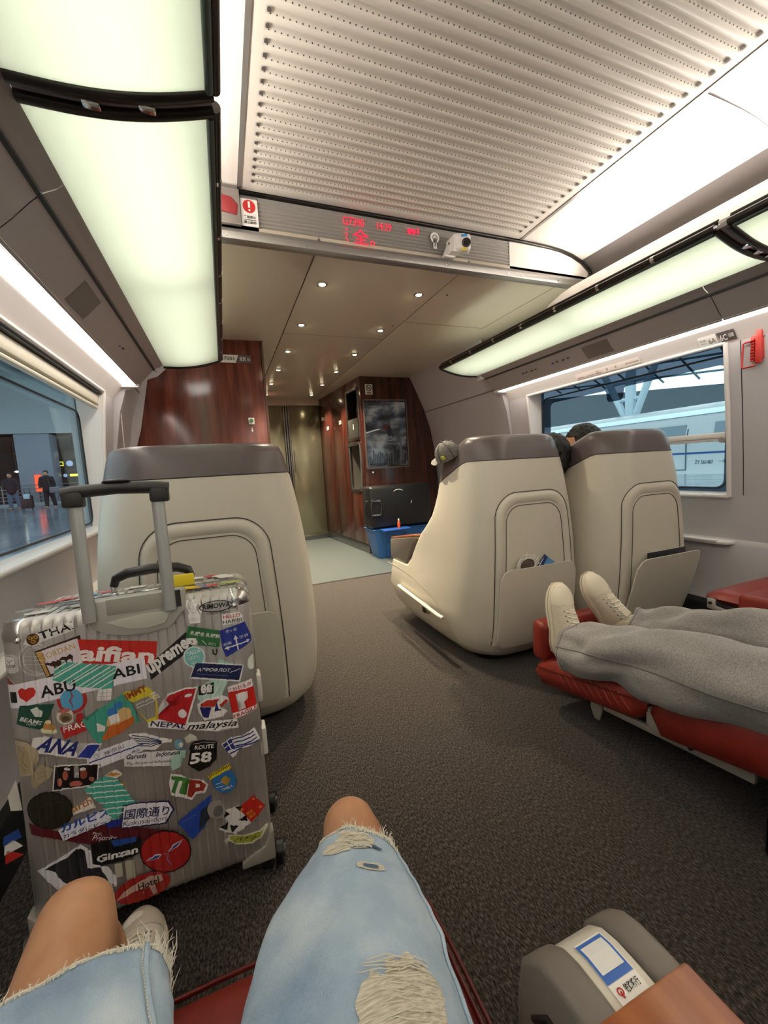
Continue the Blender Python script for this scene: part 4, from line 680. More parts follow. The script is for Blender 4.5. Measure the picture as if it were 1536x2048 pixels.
 ('small blue and white striped cross flag sticker',[('p','e9e4e2',[(360.7,299.9),(382.4,309.4),(407.7,306.6),(434.7,317.3),(444.8,283.9),(415.7,276.4),(400.8,278.6),(382.2,261.3)]),('l','26307c',2.97,[(384.1,304.3),(409.6,303.7),(431.7,308.8)]),('l','26307c',2.97,[(385.8,296),(410.9,295),(434.4,300.1)]),('l','26307c',2.97,[(387.6,287.2),(412.2,285.8),(438,291.6)]),('l','26307c',2.97,[(371.7,283.8),(398.2,282.6),(440.3,282.9)]),('l','26307c',2.97,[(376.9,273),(400.8,278.6),(403,278.8)]),('p','26307c',[(363.4,298.2),(382.2,307.2),(388.6,284.6),(371.2,279.3)]),('l','e9e4e2',1.98,[(366.8,289.8),(386.8,297.5)]),('l','e9e4e2',1.98,[(373.4,302.9),(381.1,280.9)])]),
 ('beige parchment map sticker at the left edge',[('p','b9a98c',[(-6.5,416.4),(14.8,408.1),(31.5,387.3),(32.1,367.2),(20.7,355.1),(20.3,341.3),(-2.1,342.8),(-4.1,370.9)]),('p','a8977a',[(-2.3,405.4),(10.9,400.2),(17.1,383.8),(18.1,344),(0.4,346.7)]),('l','6e5f48',0.99,[(1.4,396.5),(9.6,386.1),(3.9,374.2),(11.6,358)]),('l','6e5f48',0.66,[(1.5,365.2),(9.4,350.8)])]),
 ('second beige parchment scrap sticker turned as a diamond',[('p','a99a7c',[(17.1,340.4),(33.6,358.8),(53.3,341.3),(45.5,327),(18.4,314.2),(14.8,325.4)]),('l','6e5f48',0.66,[(25.7,341.6),(43.1,341.8)]),('l','6e5f48',0.66,[(24.8,331.9),(39.1,333.2)])]),
 ('black food poster sticker with pink sausages',[('p','e9e4e2',[(54.6,348.9),(128.6,330.1),(122,285.9),(46.7,298.6)]),('p','171010',[(56.3,346),(126.4,328.4),(120.6,288.8),(48.8,300.2)]),('p','c0655a',[(97.5,298.7),(97,297.2),(95.6,296),(93.5,295.3),(90.9,295),(87.9,295.2),(84.7,296),(81.7,297.1),(79.1,298.6),(77.1,300.3),(75.9,302),(75.5,303.7),(75.9,305.2),(77.3,306.3),(79.3,307.1),(82,307.4),(85,307.1),(88.1,306.4),(91.1,305.3),(93.7,303.8),(95.8,302.2),(97,300.4)]),('p','a95a48',[(74.8,321.4),(74.3,318.8),(73.6,316.5),(72.6,314.7),(71.4,313.6),(70.1,313.3),(68.8,313.7),(67.7,314.9),(66.8,316.7),(66.1,319),(65.8,321.6),(65.9,324.3),(66.3,326.9),(67.1,329.2),(68.1,330.9),(69.3,332),(70.6,332.4),(71.8,332),(73,330.8),(73.9,329),(74.5,326.7),(74.8,324.1)]),('p','8f4335',[(107.1,314.8),(106.6,312),(105.6,309.5),(104.3,307.6),(102.8,306.5),(101.1,306.2),(99.4,306.8),(97.9,308.1),(96.6,310.2),(95.8,312.8),(95.3,315.7),(95.4,318.7),(95.9,321.5),(96.8,323.9),(98.1,325.8),(99.6,326.9),(101.3,327.3),(103,326.7),(104.5,325.4),(105.8,323.3),(106.7,320.7),(107.1,317.8)]),('p','b06a58',[(64.4,311.9),(64,309.7),(63.4,307.8),(62.4,306.4),(61.3,305.5),(60.2,305.3),(59,305.7),(58,306.7),(57.1,308.2),(56.5,310.2),(56.2,312.4),(56.2,314.6),(56.6,316.8),(57.3,318.6),(58.2,320),(59.3,320.9),(60.5,321.2),(61.6,320.8),(62.7,319.8),(63.5,318.3),(64.2,316.3),(64.4,314.1)]),('p','b06a58',[(118,300.9),(117.7,299.6),(117,298.5),(116,297.8),(114.9,297.4),(113.6,297.5),(112.3,297.9),(111,298.7),(110,299.8),(109.3,301.1),(108.8,302.5),(108.8,304),(109.1,305.2),(109.7,306.3),(110.7,307.1),(111.9,307.4),(113.2,307.4),(114.5,307),(115.7,306.2),(116.7,305.1),(117.5,303.7),(117.9,302.3)]),('p','dcd6d0',[(79.9,333.9),(79.6,333.1),(78.9,332.5),(77.9,332.1),(76.6,332),(75.2,332.2),(73.8,332.7),(72.4,333.4),(71.2,334.3),(70.3,335.2),(69.8,336.2),(69.7,337.2),(70,338),(70.7,338.6),(71.7,339),(72.9,339.1),(74.3,338.9),(75.8,338.4),(77.2,337.7),(78.3,336.9),(79.2,335.9),(79.8,334.9)]),('p','dcd6d0',[(105.7,325.5),(105.4,324.7),(104.7,324.1),(103.7,323.7),(102.4,323.6),(101,323.8),(99.5,324.3),(98.1,325),(96.9,325.9),(96,326.9),(95.4,327.9),(95.3,328.9),(95.6,329.7),(96.3,330.3),(97.3,330.7),(98.6,330.8),(100.1,330.6),(101.5,330.1),(102.9,329.4),(104.1,328.5),(105.1,327.5),(105.6,326.5)]),('p','9a948e',[(86.6,338.6),(94.7,336.9),(92.4,311.5),(84.3,314.1)]),('t','e9e4e2','香港',(85.6,317.8),(92.1,315.6),7.4,0,0),('l','e9e4e2',2.31,[(63.2,298.9),(80.8,294.1),(97.2,291.4)])]),
 ('long dark maroon sticker reading First Priority',[('p','5a1a20',[(2.9,248.5),(50.5,214.5),(106.2,207.7),(153,188),(248.2,141.2),(242.5,121.3),(177.8,146.6),(128.7,153.1),(76.9,181),(5.4,225)]),('t','e9e4e2','First',(104.3,186.9),(119.2,182),5.4,0,0),('t','e9e4e2','Priority',(101.9,176.2),(143.4,160.8),10.1,0.2,0)]),
 ('large round dark worn sticker at the left',[('p','0f0d0a',[(77.2,248.5),(74.6,238.4),(69.2,230.2),(61.4,224.8),(51.8,222.4),(41.3,223.2),(30.8,227.2),(21,234),(12.8,243),(6.8,253.4),(3.5,264.5),(3,275.4),(5.4,285.2),(10.5,293.2),(18,298.7),(27.3,301.4),(37.6,300.9),(48.2,297.2),(58.2,290.7),(66.7,281.8),(73,271.1),(76.6,259.7)]),('p','2c271b',[(74.6,249.4),(72.3,240),(67.2,232.5),(59.9,227.4),(51,225.2),(41.2,226.1),(31.4,229.8),(22.2,236.1),(14.6,244.4),(9,254.1),(5.8,264.4),(5.4,274.5),(7.6,283.6),(12.4,291),(19.4,296.1),(28.1,298.6),(37.7,298.1),(47.6,294.7),(56.9,288.6),(64.8,280.3),(70.7,270.4),(74.1,259.8)]),('l','15120c',1.65,[(18.8,284.4),(29.5,264.6),(21.6,247.5)]),('l','15120c',1.65,[(40.9,284.5),(52.3,268.4),(43.5,243.4)]),('l','443d2a',0.99,[(21.1,275.6),(62.4,272.9)]),('l','443d2a',0.99,[(22,251.3),(63.4,248.2)]),('l','443d2a',0.99,[(35.5,294.4),(33.1,235.2)])]),
 ('orange lettered sticker reading arth',[('p','e6dfd4',[(75.5,251.9),(107.6,266),(116.2,241.4),(75.7,239.6)]),('t','b26d2a','arth',(76.9,245.3),(110.3,251.8),14.7,0,1)]),
 ('white sticker with orange fox tail scraps',[('p','dfd8cc',[(135.5,301.3),(148.3,307.6),(157.1,307.6),(168.2,294.7),(155.3,288.5)]),('p','c98a3c',[(137.2,300.7),(148,304.7),(166.4,294.5),(152.4,295.7)]),('l','c98a3c',2.64,[(157.7,277.1),(168.2,275.7),(169.2,266.9),(160.3,267)])]),
 ('white sticker with bold blue Japanese katakana lettering',[('p','e4e4f0',[(48.5,218.1),(130.9,232.8),(144.7,205.1),(133.4,203.8),(55,193.7)]),('t','2d4fa0','カルピス',(52.8,211.6),(138.9,218.6),16.8,0,2),('t','23345f','カラダにピース',(55.4,198.4),(143.8,202.9),8,0,1)]),
 ('green and red three letter sticker with white outline',[('p','e9e4e2',[(249.7,248.3),(255.9,265.9),(276.3,257),(286.9,244.6),(315.6,232.8),(326.4,218),(318.9,202.5),(299,204.8),(290.2,194.6),(281,202.2),(251.6,219.1)]),('p','3f7a35',[(256.3,261.4),(281.5,249.5),(278.8,241.6),(269.5,245.6),(259.4,220.8),(252.2,225.5),(262.1,249.8),(254.8,254)]),('p','4d8a3c',[(267.1,220.4),(279.5,249.3),(289.6,243.7),(289.7,232.6),(276.2,234.9),(281.1,211.1),(270.5,214.8)]),('p','9c3022',[(290.6,242.1),(313.5,230.9),(321.5,218.2),(315.4,208.2),(297.6,211.1),(290.7,200.2),(282.2,206.3)]),('p','e9e4e2',[(301.3,228.7),(308.9,225.2),(309.5,218.7),(300.4,219.2)])]),
 ('round blue sticker with yellow SANTORINI banner',[('p','2d6fae',[(384.3,206.2),(382.6,199),(379,193),(373.9,188.8),(367.6,186.7),(360.8,186.9),(353.9,189.3),(347.5,193.7),(342.2,199.7),(338.2,206.9),(336,214.7),(335.8,222.5),(337.4,229.6),(340.9,235.5),(345.9,239.7),(352,241.9),(358.8,241.9),(365.7,239.7),(372.2,235.4),(377.6,229.3),(381.7,222),(384,214.1)]),('p','dcc52e',[(326.3,238.3),(374.2,252.3),(376.4,240.1),(330.5,227)]),('t','14120f','SANTORINI',(329.8,232.6),(375.2,245.1),6,0,1),('p','a98a3a',[(351.3,220.9),(362.2,226.5),(373.7,215.7),(364.1,202.9),(356.5,210.1)]),('l','e9e4e2',1.32,[(341.4,212.9),(354.9,215.2)]),('l','e9e4e2',1.32,[(341.6,206),(358.1,204.9)]),('t','e9e4e2','THIRA',(352.8,193),(376.2,196.5),6,0,1)]),
 ('turquoise striped tape patch on the lower middle',[('p','4fae9c',[(121.4,297.7),(137.1,299.9),(152.7,291.4),(167.7,269.5),(178.9,236),(189.4,224.5),(180.8,218.2),(162.7,216.2),(146.6,202.7),(134.7,218),(126.5,241.9),(98.2,284.1)]),('l','e8ebe2',2.31,[(117.6,292.8),(158.4,284.5)]),('l','e8ebe2',2.31,[(105.2,287.4),(166.1,272.2)]),('l','e8ebe2',2.31,[(102.4,275.2),(170.3,259.3)]),('l','e8ebe2',2.31,[(113,262.4),(175.6,247.3)]),('l','e8ebe2',2.31,[(121.9,247.7),(182.2,232.7)]),('l','e8ebe2',2.31,[(127.5,233.2),(170.6,224)]),('l','e8ebe2',2.31,[(134.9,220),(162.5,214.2)])]),
 ('arrow shaped street sign sticker reading 国際通り Kokusai-dori',[('p','2b2a5a',[(161.1,229.5),(185.3,227.3),(246.2,210.1),(255.4,186.1),(236.6,160.9),(153,180.8)]),('p','ebe6ee',[(163.6,226.1),(185,224.4),(243.6,207.5),(251.7,187.4),(234.3,164.9),(156.1,183.1)]),('t','2b2a5a','国際通り',(161.2,199.8),(243.4,180.4),19.4,0,1),('t','2b2a5a','Kokusai-dori',(158.3,184.7),(237.4,169.4),10.1,0,0)]),
 ('blue torn paper sticker with a grey photo',[('p','2a4aa8',[(258,156),(330.3,194.9),(326.5,174.9),(310.6,126.4),(284,106.9)]),('p','28303e',[(305.3,164.5),(324.5,175.6),(321.2,140.6),(297.4,122.4)]),('p','9a9690',[(355.2,142.5),(349.7,135.9),(341.8,133.4),(333.2,135.5),(325.5,141.6),(320.3,150.6),(318.6,160.7),(320.7,170),(326.1,176.5),(333.9,179.1),(342.5,177.2),(350.2,171.1),(355.5,162.1),(357.3,151.8)]),('p','6e6a66',[(349.4,144.7),(345.6,140.2),(340.5,138.7),(335.4,140.7),(331.8,145.6),(330.6,152.1),(332.1,158.5),(335.8,163.1),(340.9,164.6),(345.9,162.6),(349.6,157.7),(350.9,151.2)]),('l','6a88c8',0.99,[(266.6,151.9),(296.9,160.8)])]),
 ('black and white five pointed star sticker beside the red diamond card',[('p','e6e2de',[(348.7,148.7),(367.5,148.8),(384.6,149.6),(400.3,111.3),(420.7,104.7),(374.2,83.9),(358.3,94.6),(336.8,109.7),(358.5,119.9)]),('p','14120f',[(349.9,152.9),(364.2,136.2),(352.1,131.5)]),('p','14120f',[(340.4,112.9),(359.3,119.6),(354.8,102.8)]),('p','14120f',[(362,111.7),(380.2,102.5),(364.4,92.3)]),('p','14120f',[(380.2,116.4),(397.8,121.6),(399.9,106.8)]),('p','14120f',[(375.9,148.1),(390.8,147.4),(386.2,135.1)]),('t','55504c','ALLIANCE',(375.5,84.3),(420.4,101.5),5.4,0,0)]),
 ('red diamond shaped fortune card sticker with gold 福',[('p','c2271c',[(382.7,143.4),(418.1,162.1),(442.1,125.3),(408,100)]),('p','d8892c',[(398.2,126.1),(410.7,130),(419.1,116.1),(406.7,109.9)]),('t','c2271c','福',(401.8,117.3),(414.7,116.3),8.7,0,1),('p','e08a40',[(393.6,136.2),(393.3,135.3),(392.8,134.7),(392.1,134.3),(391.1,134.1),(390.1,134.2),(389,134.6),(388,135.2),(387.2,136),(386.5,137),(386.2,137.9),(386.1,138.9),(386.3,139.7),(386.9,140.4),(387.6,140.8),(388.6,141),(389.6,140.8),(390.7,140.5),(391.7,139.8),(392.5,139),(393.1,138.1),(393.5,137.1)]),('p','e08a40',[(434.2,127.2),(434,126.3),(433.5,125.7),(432.7,125.2),(431.7,125.1),(430.6,125.2),(429.5,125.6),(428.5,126.2),(427.6,127),(427,128),(426.6,129),(426.5,129.9),(426.8,130.8),(427.3,131.4),(428.1,131.9),(429,132),(430.1,131.9),(431.2,131.5),(432.2,130.9),(433.1,130.1),(433.8,129.1),(434.2,128.1)]),('p','e08a40',[(420.6,151.8),(420.4,151.1),(420,150.5),(419.3,150.1),(418.4,150),(417.5,150.1),(416.5,150.5),(415.6,151),(414.8,151.7),(414.3,152.5),(413.9,153.4),(413.9,154.2),(414.1,154.9),(414.5,155.5),(415.2,155.8),(416.1,156),(417,155.9),(418,155.5),(418.9,155),(419.7,154.3),(420.2,153.5),(420.6,152.6)])]),
 ('yellow green banana shaped sticker with dark writing',[('p','e0ddc8',[(356.6,90.6),(392.8,76.7),(418.9,76.1),(439.3,81.6),(443.8,77.1),(428.3,58.3),(403.5,51.5),(372,60.6),(356.6,76.8)]),('p','a8ac45',[(359.6,86.7),(393.4,73.7),(420.8,72.6),(431.8,72.2),(424,60),(401.7,55.5),(372.3,63.7),(359.9,76.4)]),('t','33351a','バナナ',(366.6,70.6),(418,57.6),8,0.2,1),('p','d8d2c0',[(345.8,81.9),(356.2,85.3),(359.5,76.6),(347.7,71.1)])]),
 ('small blue pennant sticker by the maroon strip',[('p','24348c',[(126.4,203.5),(161.4,201.9),(149.4,187.3),(132.2,191.6)])]),
 ('black sticker reading Ginzan in white lettering',[('p','121110',[(99.3,169.7),(136.9,166.7),(189.1,150.8),(181.6,117.1),(153.1,113.7),(101.4,119)]),('p','2a4a98',[(133.9,164.5),(180.4,155),(177.6,144.5),(138.7,148.3)]),('t','e9e4e2','Ginzan',(105.6,128.1),(179.7,120.9),14.1,0,2)]),
 ('oval red sticker with two blue painted eyes',[('p','2a0d10',[(279.6,87.4),(278.3,77.7),(274.9,69.2),(269.5,62.1),(262.4,56.9),(253.9,53.6),(244.4,52.6),(234.3,53.7),(224.2,56.9),(214.3,62),(205.3,68.9),(197.3,77.1),(190.9,86.3),(186.1,96.2),(183.2,106.3),(182.4,116.2),(183.6,125.4),(186.8,133.7),(191.8,140.6),(198.6,145.9),(206.7,149.4),(215.9,150.8),(225.7,150.1),(235.9,147.3),(245.9,142.4),(255.2,135.8),(263.5,127.6),(270.4,118.3),(275.5,108.1),(278.6,97.6)]),('p','b0201f',[(276.9,88.2),(275.7,79.2),(272.5,71.2),(267.4,64.6),(260.7,59.7),(252.6,56.7),(243.6,55.7),(234.1,56.8),(224.5,59.8),(215.2,64.7),(206.6,71.1),(199,78.8),(192.9,87.5),(188.4,96.7),(185.7,106.2),(184.9,115.4),(186,124.1),(189,131.8),(193.8,138.3),(200.2,143.2),(207.9,146.4),(216.6,147.7),(226,147),(235.6,144.3),(245,139.8),(253.9,133.5),(261.7,125.8),(268.2,117),(273.1,107.6),(276,97.8)]),('p','e2d6e0',[(192.1,96.4),(210.6,103.3),(223.3,99),(215.1,91.9)]),('p','2f3f9a',[(195.8,96.2),(211,100.5),(220.5,97.5),(213.4,93.4)]),('p','e2d6e0',[(233.5,98.5),(245.4,111.4),(266,116.6),(254.3,103.4)]),('p','2f3f9a',[(236.6,99.4),(246.3,108.4),(261.1,114.1),(252.5,105)]),('l','8a86c8',1.65,[(226,99.3),(234.3,94.6),(231.4,83.9),(237.7,70.3)])]),
 ('white torn photo sticker of a dark stone statue reading BALI',[('p','e0dde2',[(8.8,150.6),(45.5,161.7),(83.1,176.1),(98.8,156.7),(98.8,127.6),(124.8,111.8),(136.5,86.6),(137,69.4),(112.9,58.7),(92.8,63.4),(36.6,100.4)]),('p','2c2b2e',[(21.9,149.2),(41.7,155.1),(56.5,157.2),(75.8,169.9),(88.3,160.8),(89.9,122.9),(111.4,116.1),(122.2,84.2),(109.8,62.2),(77.3,78.5),(47.4,112.1),(36.7,136.9)]),('p','1d1c1f',[(87.8,154.8),(87.1,152.1),(85.8,149.8),(83.9,148.3),(81.6,147.6),(79.1,147.7),(76.5,148.8),(74.1,150.6),(72.1,153.1),(70.7,155.9),(69.9,159),(69.8,162.1),(70.4,164.8),(71.7,167.1),(73.6,168.6),(75.9,169.3),(78.4,169.2),(81,168.2),(83.4,166.4),(85.4,163.9),(86.9,161),(87.7,157.9)]),('t','3a3a3e','BALI',(111.2,58.7),(131.8,66.6),7.4,0,1)]),
 ('oval red sticker with a pale lizard reading Hotel',[('p','a8241f',[(233,43.2),(233,35.8),(230,28.7),(224.1,22.3),(215.7,17.1),(205.2,13.3),(193.4,11.2),(181,10.8),(168.7,12.2),(157.2,15.3),(147.2,19.8),(139.1,25.4),(133.5,32),(130.6,39),(130.5,46.1),(133.3,53),(138.8,59.1),(146.8,64.3),(156.7,68.2),(168.1,70.5),(180.4,71.2),(192.8,70.1),(204.6,67.3),(215.1,62.9),(223.7,57.2),(229.8,50.5)]),('p','c9a79a',[(131.5,33.6),(147,48),(169.3,55.5),(195.5,61.6),(217.5,56.7),(219.9,42.5),(204.7,40.3),(206.7,21.9),(198.7,16.6),(193.4,38.6),(167.9,41),(145.9,35.7)]),('t','14120f','Hotel',(173.2,38.7),(212.3,41.4),14.1,0,1)]),
 ('grey cream taped strips below the black lettering',[('p','b8b29e',[(135.3,112.5),(150,110.7),(150.1,80.8),(136.1,82.5)]),('p','b8b29e',[(154.7,110.9),(170.6,108.7),(170.6,70),(154.5,70.4)])]),
 ('small white tag sticker on the lower right edge',[('p','d8d6cc',[(444.8,269.8),(455.8,283),(453,243.7),(445.3,241.5)])]),
]
# ================================================================= SEAT PODS
def rrect(xl, xr, y0, y1, rb, rf, n_=8, m_=7):
    """rounded rectangle, constant point count, starting mid-back going right (+x)"""
    P = []; rb = min(rb, (xr-xl)/2-.001, (y1-y0)/2-.001); rf = min(rf, (xr-xl)/2-.001, (y1-y0)/2-.001)
    def arc(cx, cy, r_, t0):
        return [(cx+r_*cos(t0+k*pi/2/n_), cy+r_*sin(t0+k*pi/2/n_)) for k in range(n_+1)]
    def seg(a, b_): return [(a[0]+(b_[0]-a[0])*k/m_, a[1]+(b_[1]-a[1])*k/m_) for k in range(1, m_)]
    A = arc(xr-rb, y0+rb, rb, -pi/2); B = arc(xr-rf, y1-rf, rf, 0); D = arc(xl+rf, y1-rf, rf, pi/2); E_ = arc(xl+rb, y0+rb, rb, pi)
    P = A+seg(A[-1], B[0])+B+seg(B[-1], D[0])+D+seg(D[-1], E_[0])+E_+seg(E_[-1], A[0])
    return P
#            z    inset  yb    yf
POD = [(.03, .085, .085, .66), (.05, .055, .055, .70), (.09, .025, .025, .80), (.15, .008, .008, .90), (.24, 0, 0, .945), (.34, -.004, -.004, .955), (.372, -.004, -.005, .95),
       (.376, -.004, -.005, .74), (.42, -.003, -.006, .70), (.50, 0, -.006, .62), (.58, .004, -.004, .55), (.66, .010, 0, .48), (.74, .018, .005, .44), (.82, .028, .012, .42), (.90, .040, .020, .41), (.955, .050, .028, .405)]
BAND = [(.955, .050, .028, .405), (.99, .057, .034, .40), (1.03, .066, .043, .395), (1.052, .074, .052, .385), (1.062, .086, .064, .37), (1.066, .10, .08, .35)]
def pod_row(z):
    T_ = POD+BAND[1:]
    for a, b_ in zip(T_, T_[1:]):
        if a[0] <= z <= b_[0]:
            f = (z-a[0])/max(1e-6, b_[0]-a[0]); return [a[i]+(b_[i]-a[i])*f for i in range(1, 4)]
    return list(T_[-1][1:])
def back_y(x, z, hw, rb=.15):
    """local back surface depth at lateral x"""
    ins, yb_, yf = pod_row(z); w = hw-ins; ax = abs(x); bulge = .012*(ax/w)**2
    return yb_+bulge+((rb-math.sqrt(max(0, rb*rb-(ax-(w-rb))**2))) if ax > w-rb else 0)
def tilt(x, y, z, yb_):
    d = max(0, y-yb_-.10); k = max(0, min(1, (z-.62)/.3)); return z-k*.42*d
def make_pod(label, hw, cx, yb_, aisle=-1, pocket_open=.03, extras=True):
    t = root('seat_pod', label, 'seat', 'business seats in the row ahead', loc=(cx, yb_, 0))
    def rings(T_):
        out = []
        for z, ins, y0, y1 in T_:
            w = hw-ins; fl = .05*max(0, 1-abs(z-.22)/.22) if z < .44 else 0
            R2 = []
            for x, y in rrect(-w, w, y0, y1, .15, .10 if z < .5 else .06):
                f_ = fl*max(0, min(1, (y-.12)/.35)) if x*aisle > 0 else 0
                bulge = .012*(x/w)**2 if y < .2 else .012
                R2.append(Vector((x+aisle*f_, y+bulge, tilt(x, y, z, y0))))
            out.append(R2)
        return out
    obj('shell', G().loft(rings(POD)), M_cream, t, smooth=35)
    obj('top_band', G().loft(rings(BAND), cap=(1, 1)), M_band, t, smooth=45)
    ln_ = G(); r_ = rings([BAND[0]])[0]; ln_.tube(r_+[r_[0]], .0022, 6); obj('band_seam', ln_, M_dark, t)
    obj('plinth', G().loft([[Vector((x, y, z)) for x, y in rrect(-hw+.12, hw-.12, .12, .62, .1, .08)] for z in (.0, .035)]), M_black, t)
    # dark wing line where the headrest side wraps round
    # arch frame on the back
    def archpts(ow, top, r_, zb):
        P = [(-ow, zb)]; n_ = 12
        k0 = 10
        for k in range(1, k0+1): P.append((-ow+(.022)*(k/k0)**2*(top-zb)/.7, zb+(top-r_-zb)*k/k0))
        w2 = P[-1][0]
        for k in range(1, n_+1): a = pi-k*pi/2/n_; P.append((w2+r_+r_*cos(a), top-r_+r_*sin(a)))
        Q = [(-x, z) for x, z in P[::-1]]
        mid = [(P[-1][0]+(Q[0][0]-P[-1][0])*k/8, top) for k in range(1, 8)]
        return P+mid+Q
    def lift(x, z, off): return Vector((x, back_y(x, z, hw)-off, z))
    O_ = archpts(.222, .805, .115, .12); I_ = archpts(.178, .755, .085, .12)
    rowsA = []
    for f, off in ((0, .0), (.12, .006), (.5, .009), (.8, .004), (1, -.003)):
        rowsA.append([lift(a[0]+(b_[0]-a[0])*f, a[1]+(b_[1]-a[1])*f, off) for a, b_ in zip(O_, I_)])
    obj('arch_frame', G().loft(rowsA, cap=(0, 0), closed=False), M_cream, t, smooth=60)
    g = G(); g.tube([lift(x, z, .0015) for x, z in archpts(.226, .809, .118, .12)], .0016, 5).tube([lift(x, z, .0012) for x, z in archpts(.174, .750, .082, .12)], .0014, 5)
    obj('arch_seam', g, M_dark, t)
    # literature pocket
    g = G(); n_ = 12; pw = .212; zb, zt = .105, .475; R3 = []
    for layer in (0, .007):
        for j in range(13):
            z = zb+(zt-zb)*j/12; row = []
            for i in range(n_*2+1):
                x = -pw+2*pw*i/(n_*2)
                cr = .05
                zz = z
                ex = max(0, abs(x)-(pw-cr))
                lim = zt-cr+math.sqrt(max(0, cr*cr-ex*ex)); lim2 = zb+cr-math.sqrt(max(0, cr*cr-ex*ex))
                zz = max(min(z, lim), lim2)
                off = .004+pocket_open*((zz-zb)/(zt-zb))**1.2
                row.append(Vector((x, back_y(x*.98, zz, hw)*(1-.35*min(1, (zz-zb)/(zt-zb)))-off-layer, zz)))
            R3.append((layer, row))
    A_ = [r_ for l_, r_ in R3 if l_ == 0]; B_ = [r_ for l_, r_ in R3 if l_ > 0]
    vs = [p for r_ in A_ for p in r_]+[p for r_ in B_ for p in r_]; nc = n_*2+1; nr = 13; o_ = nc*nr; fs = []
    for base in (0, o_):
        fs += [(base+j*nc+i, base+j*nc+i+1, base+(j+1)*nc+i+1, base+(j+1)*nc+i) for j in range(nr-1) for i in range(nc-1)]
    for i in range(nc-1): fs += [(i, i+1, o_+i+1, o_+i), (o_-nc+i, o_-nc+i+1, 2*o_-nc+i+1, 2*o_-nc+i)]
    for j in range(nr-1): fs += [(j*nc, (j+1)*nc, o_+(j+1)*nc, o_+j*nc), (j*nc+nc-1, (j+1)*nc+nc-1, o_+(j+1)*nc+nc-1, o_+j*nc+nc-1)]
    obj('pocket_panel', G().add(vs, fs), M_cream, t, smooth=50)
    g = G(); g.tube([B_[3][i]+Vector((0, -.0008, .02)) for i in range(nc)], .0016, 5); obj('pocket_crease', g, mat('crease_beige', 'a89d8a', .5), t)
    # aisle side: grey armrest end with a wooden top, grab rail, recess, seam
    s = aisle; xs_ = s*(hw+.001)
    arm = [(.955, .372), (.955, .455), (.945, .495), (.60, .553), (.60, .548), (.655, .47), (.715, .39), (.735, .372)]
    obj('armrest_side', G().prism([(xs_+s*.004, y, z) for y, z in arm], (-s*.13, 0, 0)), M_boxgrey, t, bevel=.008)
    obj('armrest_top', G().prism([(xs_, y, z) for y, z in ((.945, .497), (.945, .508), (.60, .566), (.60, .555))], (-s*.125, 0, 0)), M_woodt, t, bevel=.004)
    obj('seat_cushion', G().box((0, .80, .40), (hw*2-.30, .36, .10)), M_red, t, bevel=.03)
    if extras:
        obj('grab_rail', G().tube([(xs_+s*.052, .21, .222), (xs_+s*.064, .24, .23), (xs_+s*.062, .70, .255), (xs_+s*.050, .73, .25)], .012, 8, flat=.7), M_cream, t, smooth=60)
        obj('recess', G().ell((xs_+s*.028, .43, .205), (.02, .045, .035), 16, 8), mat('recess_beige', 'a59b88', .5), t, smooth=60)
        obj('recess_latch', G().box((xs_+s*.046, .42, .20), (.01, .03, .035)), M_dark, t, bevel=.004)
        pts = [(.955, .345), (.80, .345), (.62, .335), (.45, .31), (.33, .27), (.26, .20), (.22, .13), (.20, .08)]
        def sideX(y, z):
            ins = pod_row(z)[0]; fl = .05*max(0, 1-abs(z-.22)/.22)*max(0, min(1, (y-.12)/.35)); return s*(hw-ins+fl+.001)
        obj('side_seam', G().tube([(sideX(y, z), y, z) for y, z in pts], .0016, 5), mat('crease_beige', 'a89d8a', .5), t)
    return t
P1 = make_pod('single beige shell seat at the left behind the sticker covered suitcase', .365, -.072, 1.475, 1, .02, False)
P2 = make_pod('beige shell seat on the aisle with a cup and leaflet in its back pocket', .320, 1.281, 1.455, -1, .022, True)
P3 = make_pod('beige shell seat nearest the right window', .300, 1.902, 1.335, -1, .075, False)
# pocket contents
t = root('leaflet', 'dark blue and light blue leaflet sticking out of the aisle seat pocket', 'leaflet', loc=(1.31, 1.432, .46))
b0 = obj('cover', G().box((0, 0, 0), (.075, .003, .10)), [mat('leaflet_blue', '1d2f66', .4)], t, bevel=.0008); b0.rotation_euler = (0, radians(38), 0)
o = obj('picture', G().box((.012, -.0025, .01), (.05, .001, .08)), mat('leaflet_light', '5f94c6', .4), b0)
g = G(); text_on(g, '服务指南', (-.033, -.0035, -.03), (0, 0, 1), (-1, 0, 0), w=.06, h=.01) if 0 else g.bb((-.034, -.0035, -.03), (-.031, -.0025, .03)); obj('lettering', g, M_white, b0)
t = root('plastic_cup', 'clear crumpled plastic cup lid with a brown rim in the aisle seat pocket', 'cup', loc=(1.215, 1.428, .482))
obj('rim', G().tube([(.045*cos(q*pi/12), .004, .035*sin(q*pi/12)) for q in range(25)], .006, 8), mat('cup_film', 'd9d5cd', .2), t, smooth=60)
obj('body', G().ell((0, .012, 0), (.042, .016, .033), 18, 10), mat('cup_brown', '4e4138', .5), t, smooth=60)
g = G(); rr = random.Random(5)
for k in range(14):
    a = pi*k/13; g.tube([(.045*cos(a), 0, .035*sin(a)), (.058*cos(a)+.006*rr.random(), -.004, .052*sin(a)+.008*rr.random()), (.06*cos(a+.15), 0, .045*sin(a+.15))], .0025, 5)
obj('crumpled_film', g, mat('cup_film', 'd9d5cd', .2), t)
t = root('magazine', 'thin dark magazine in the window seat pocket', 'magazine', loc=(1.93, 1.303, .425))
obj('cover', G().box((.0, 0, 0), (.26, .006, .12)), mat('magazine_dark', '24222a', .4), t, bevel=.002)
obj('pages', G().box((0, .005, .001), (.25, .004, .116)), M_white, t)

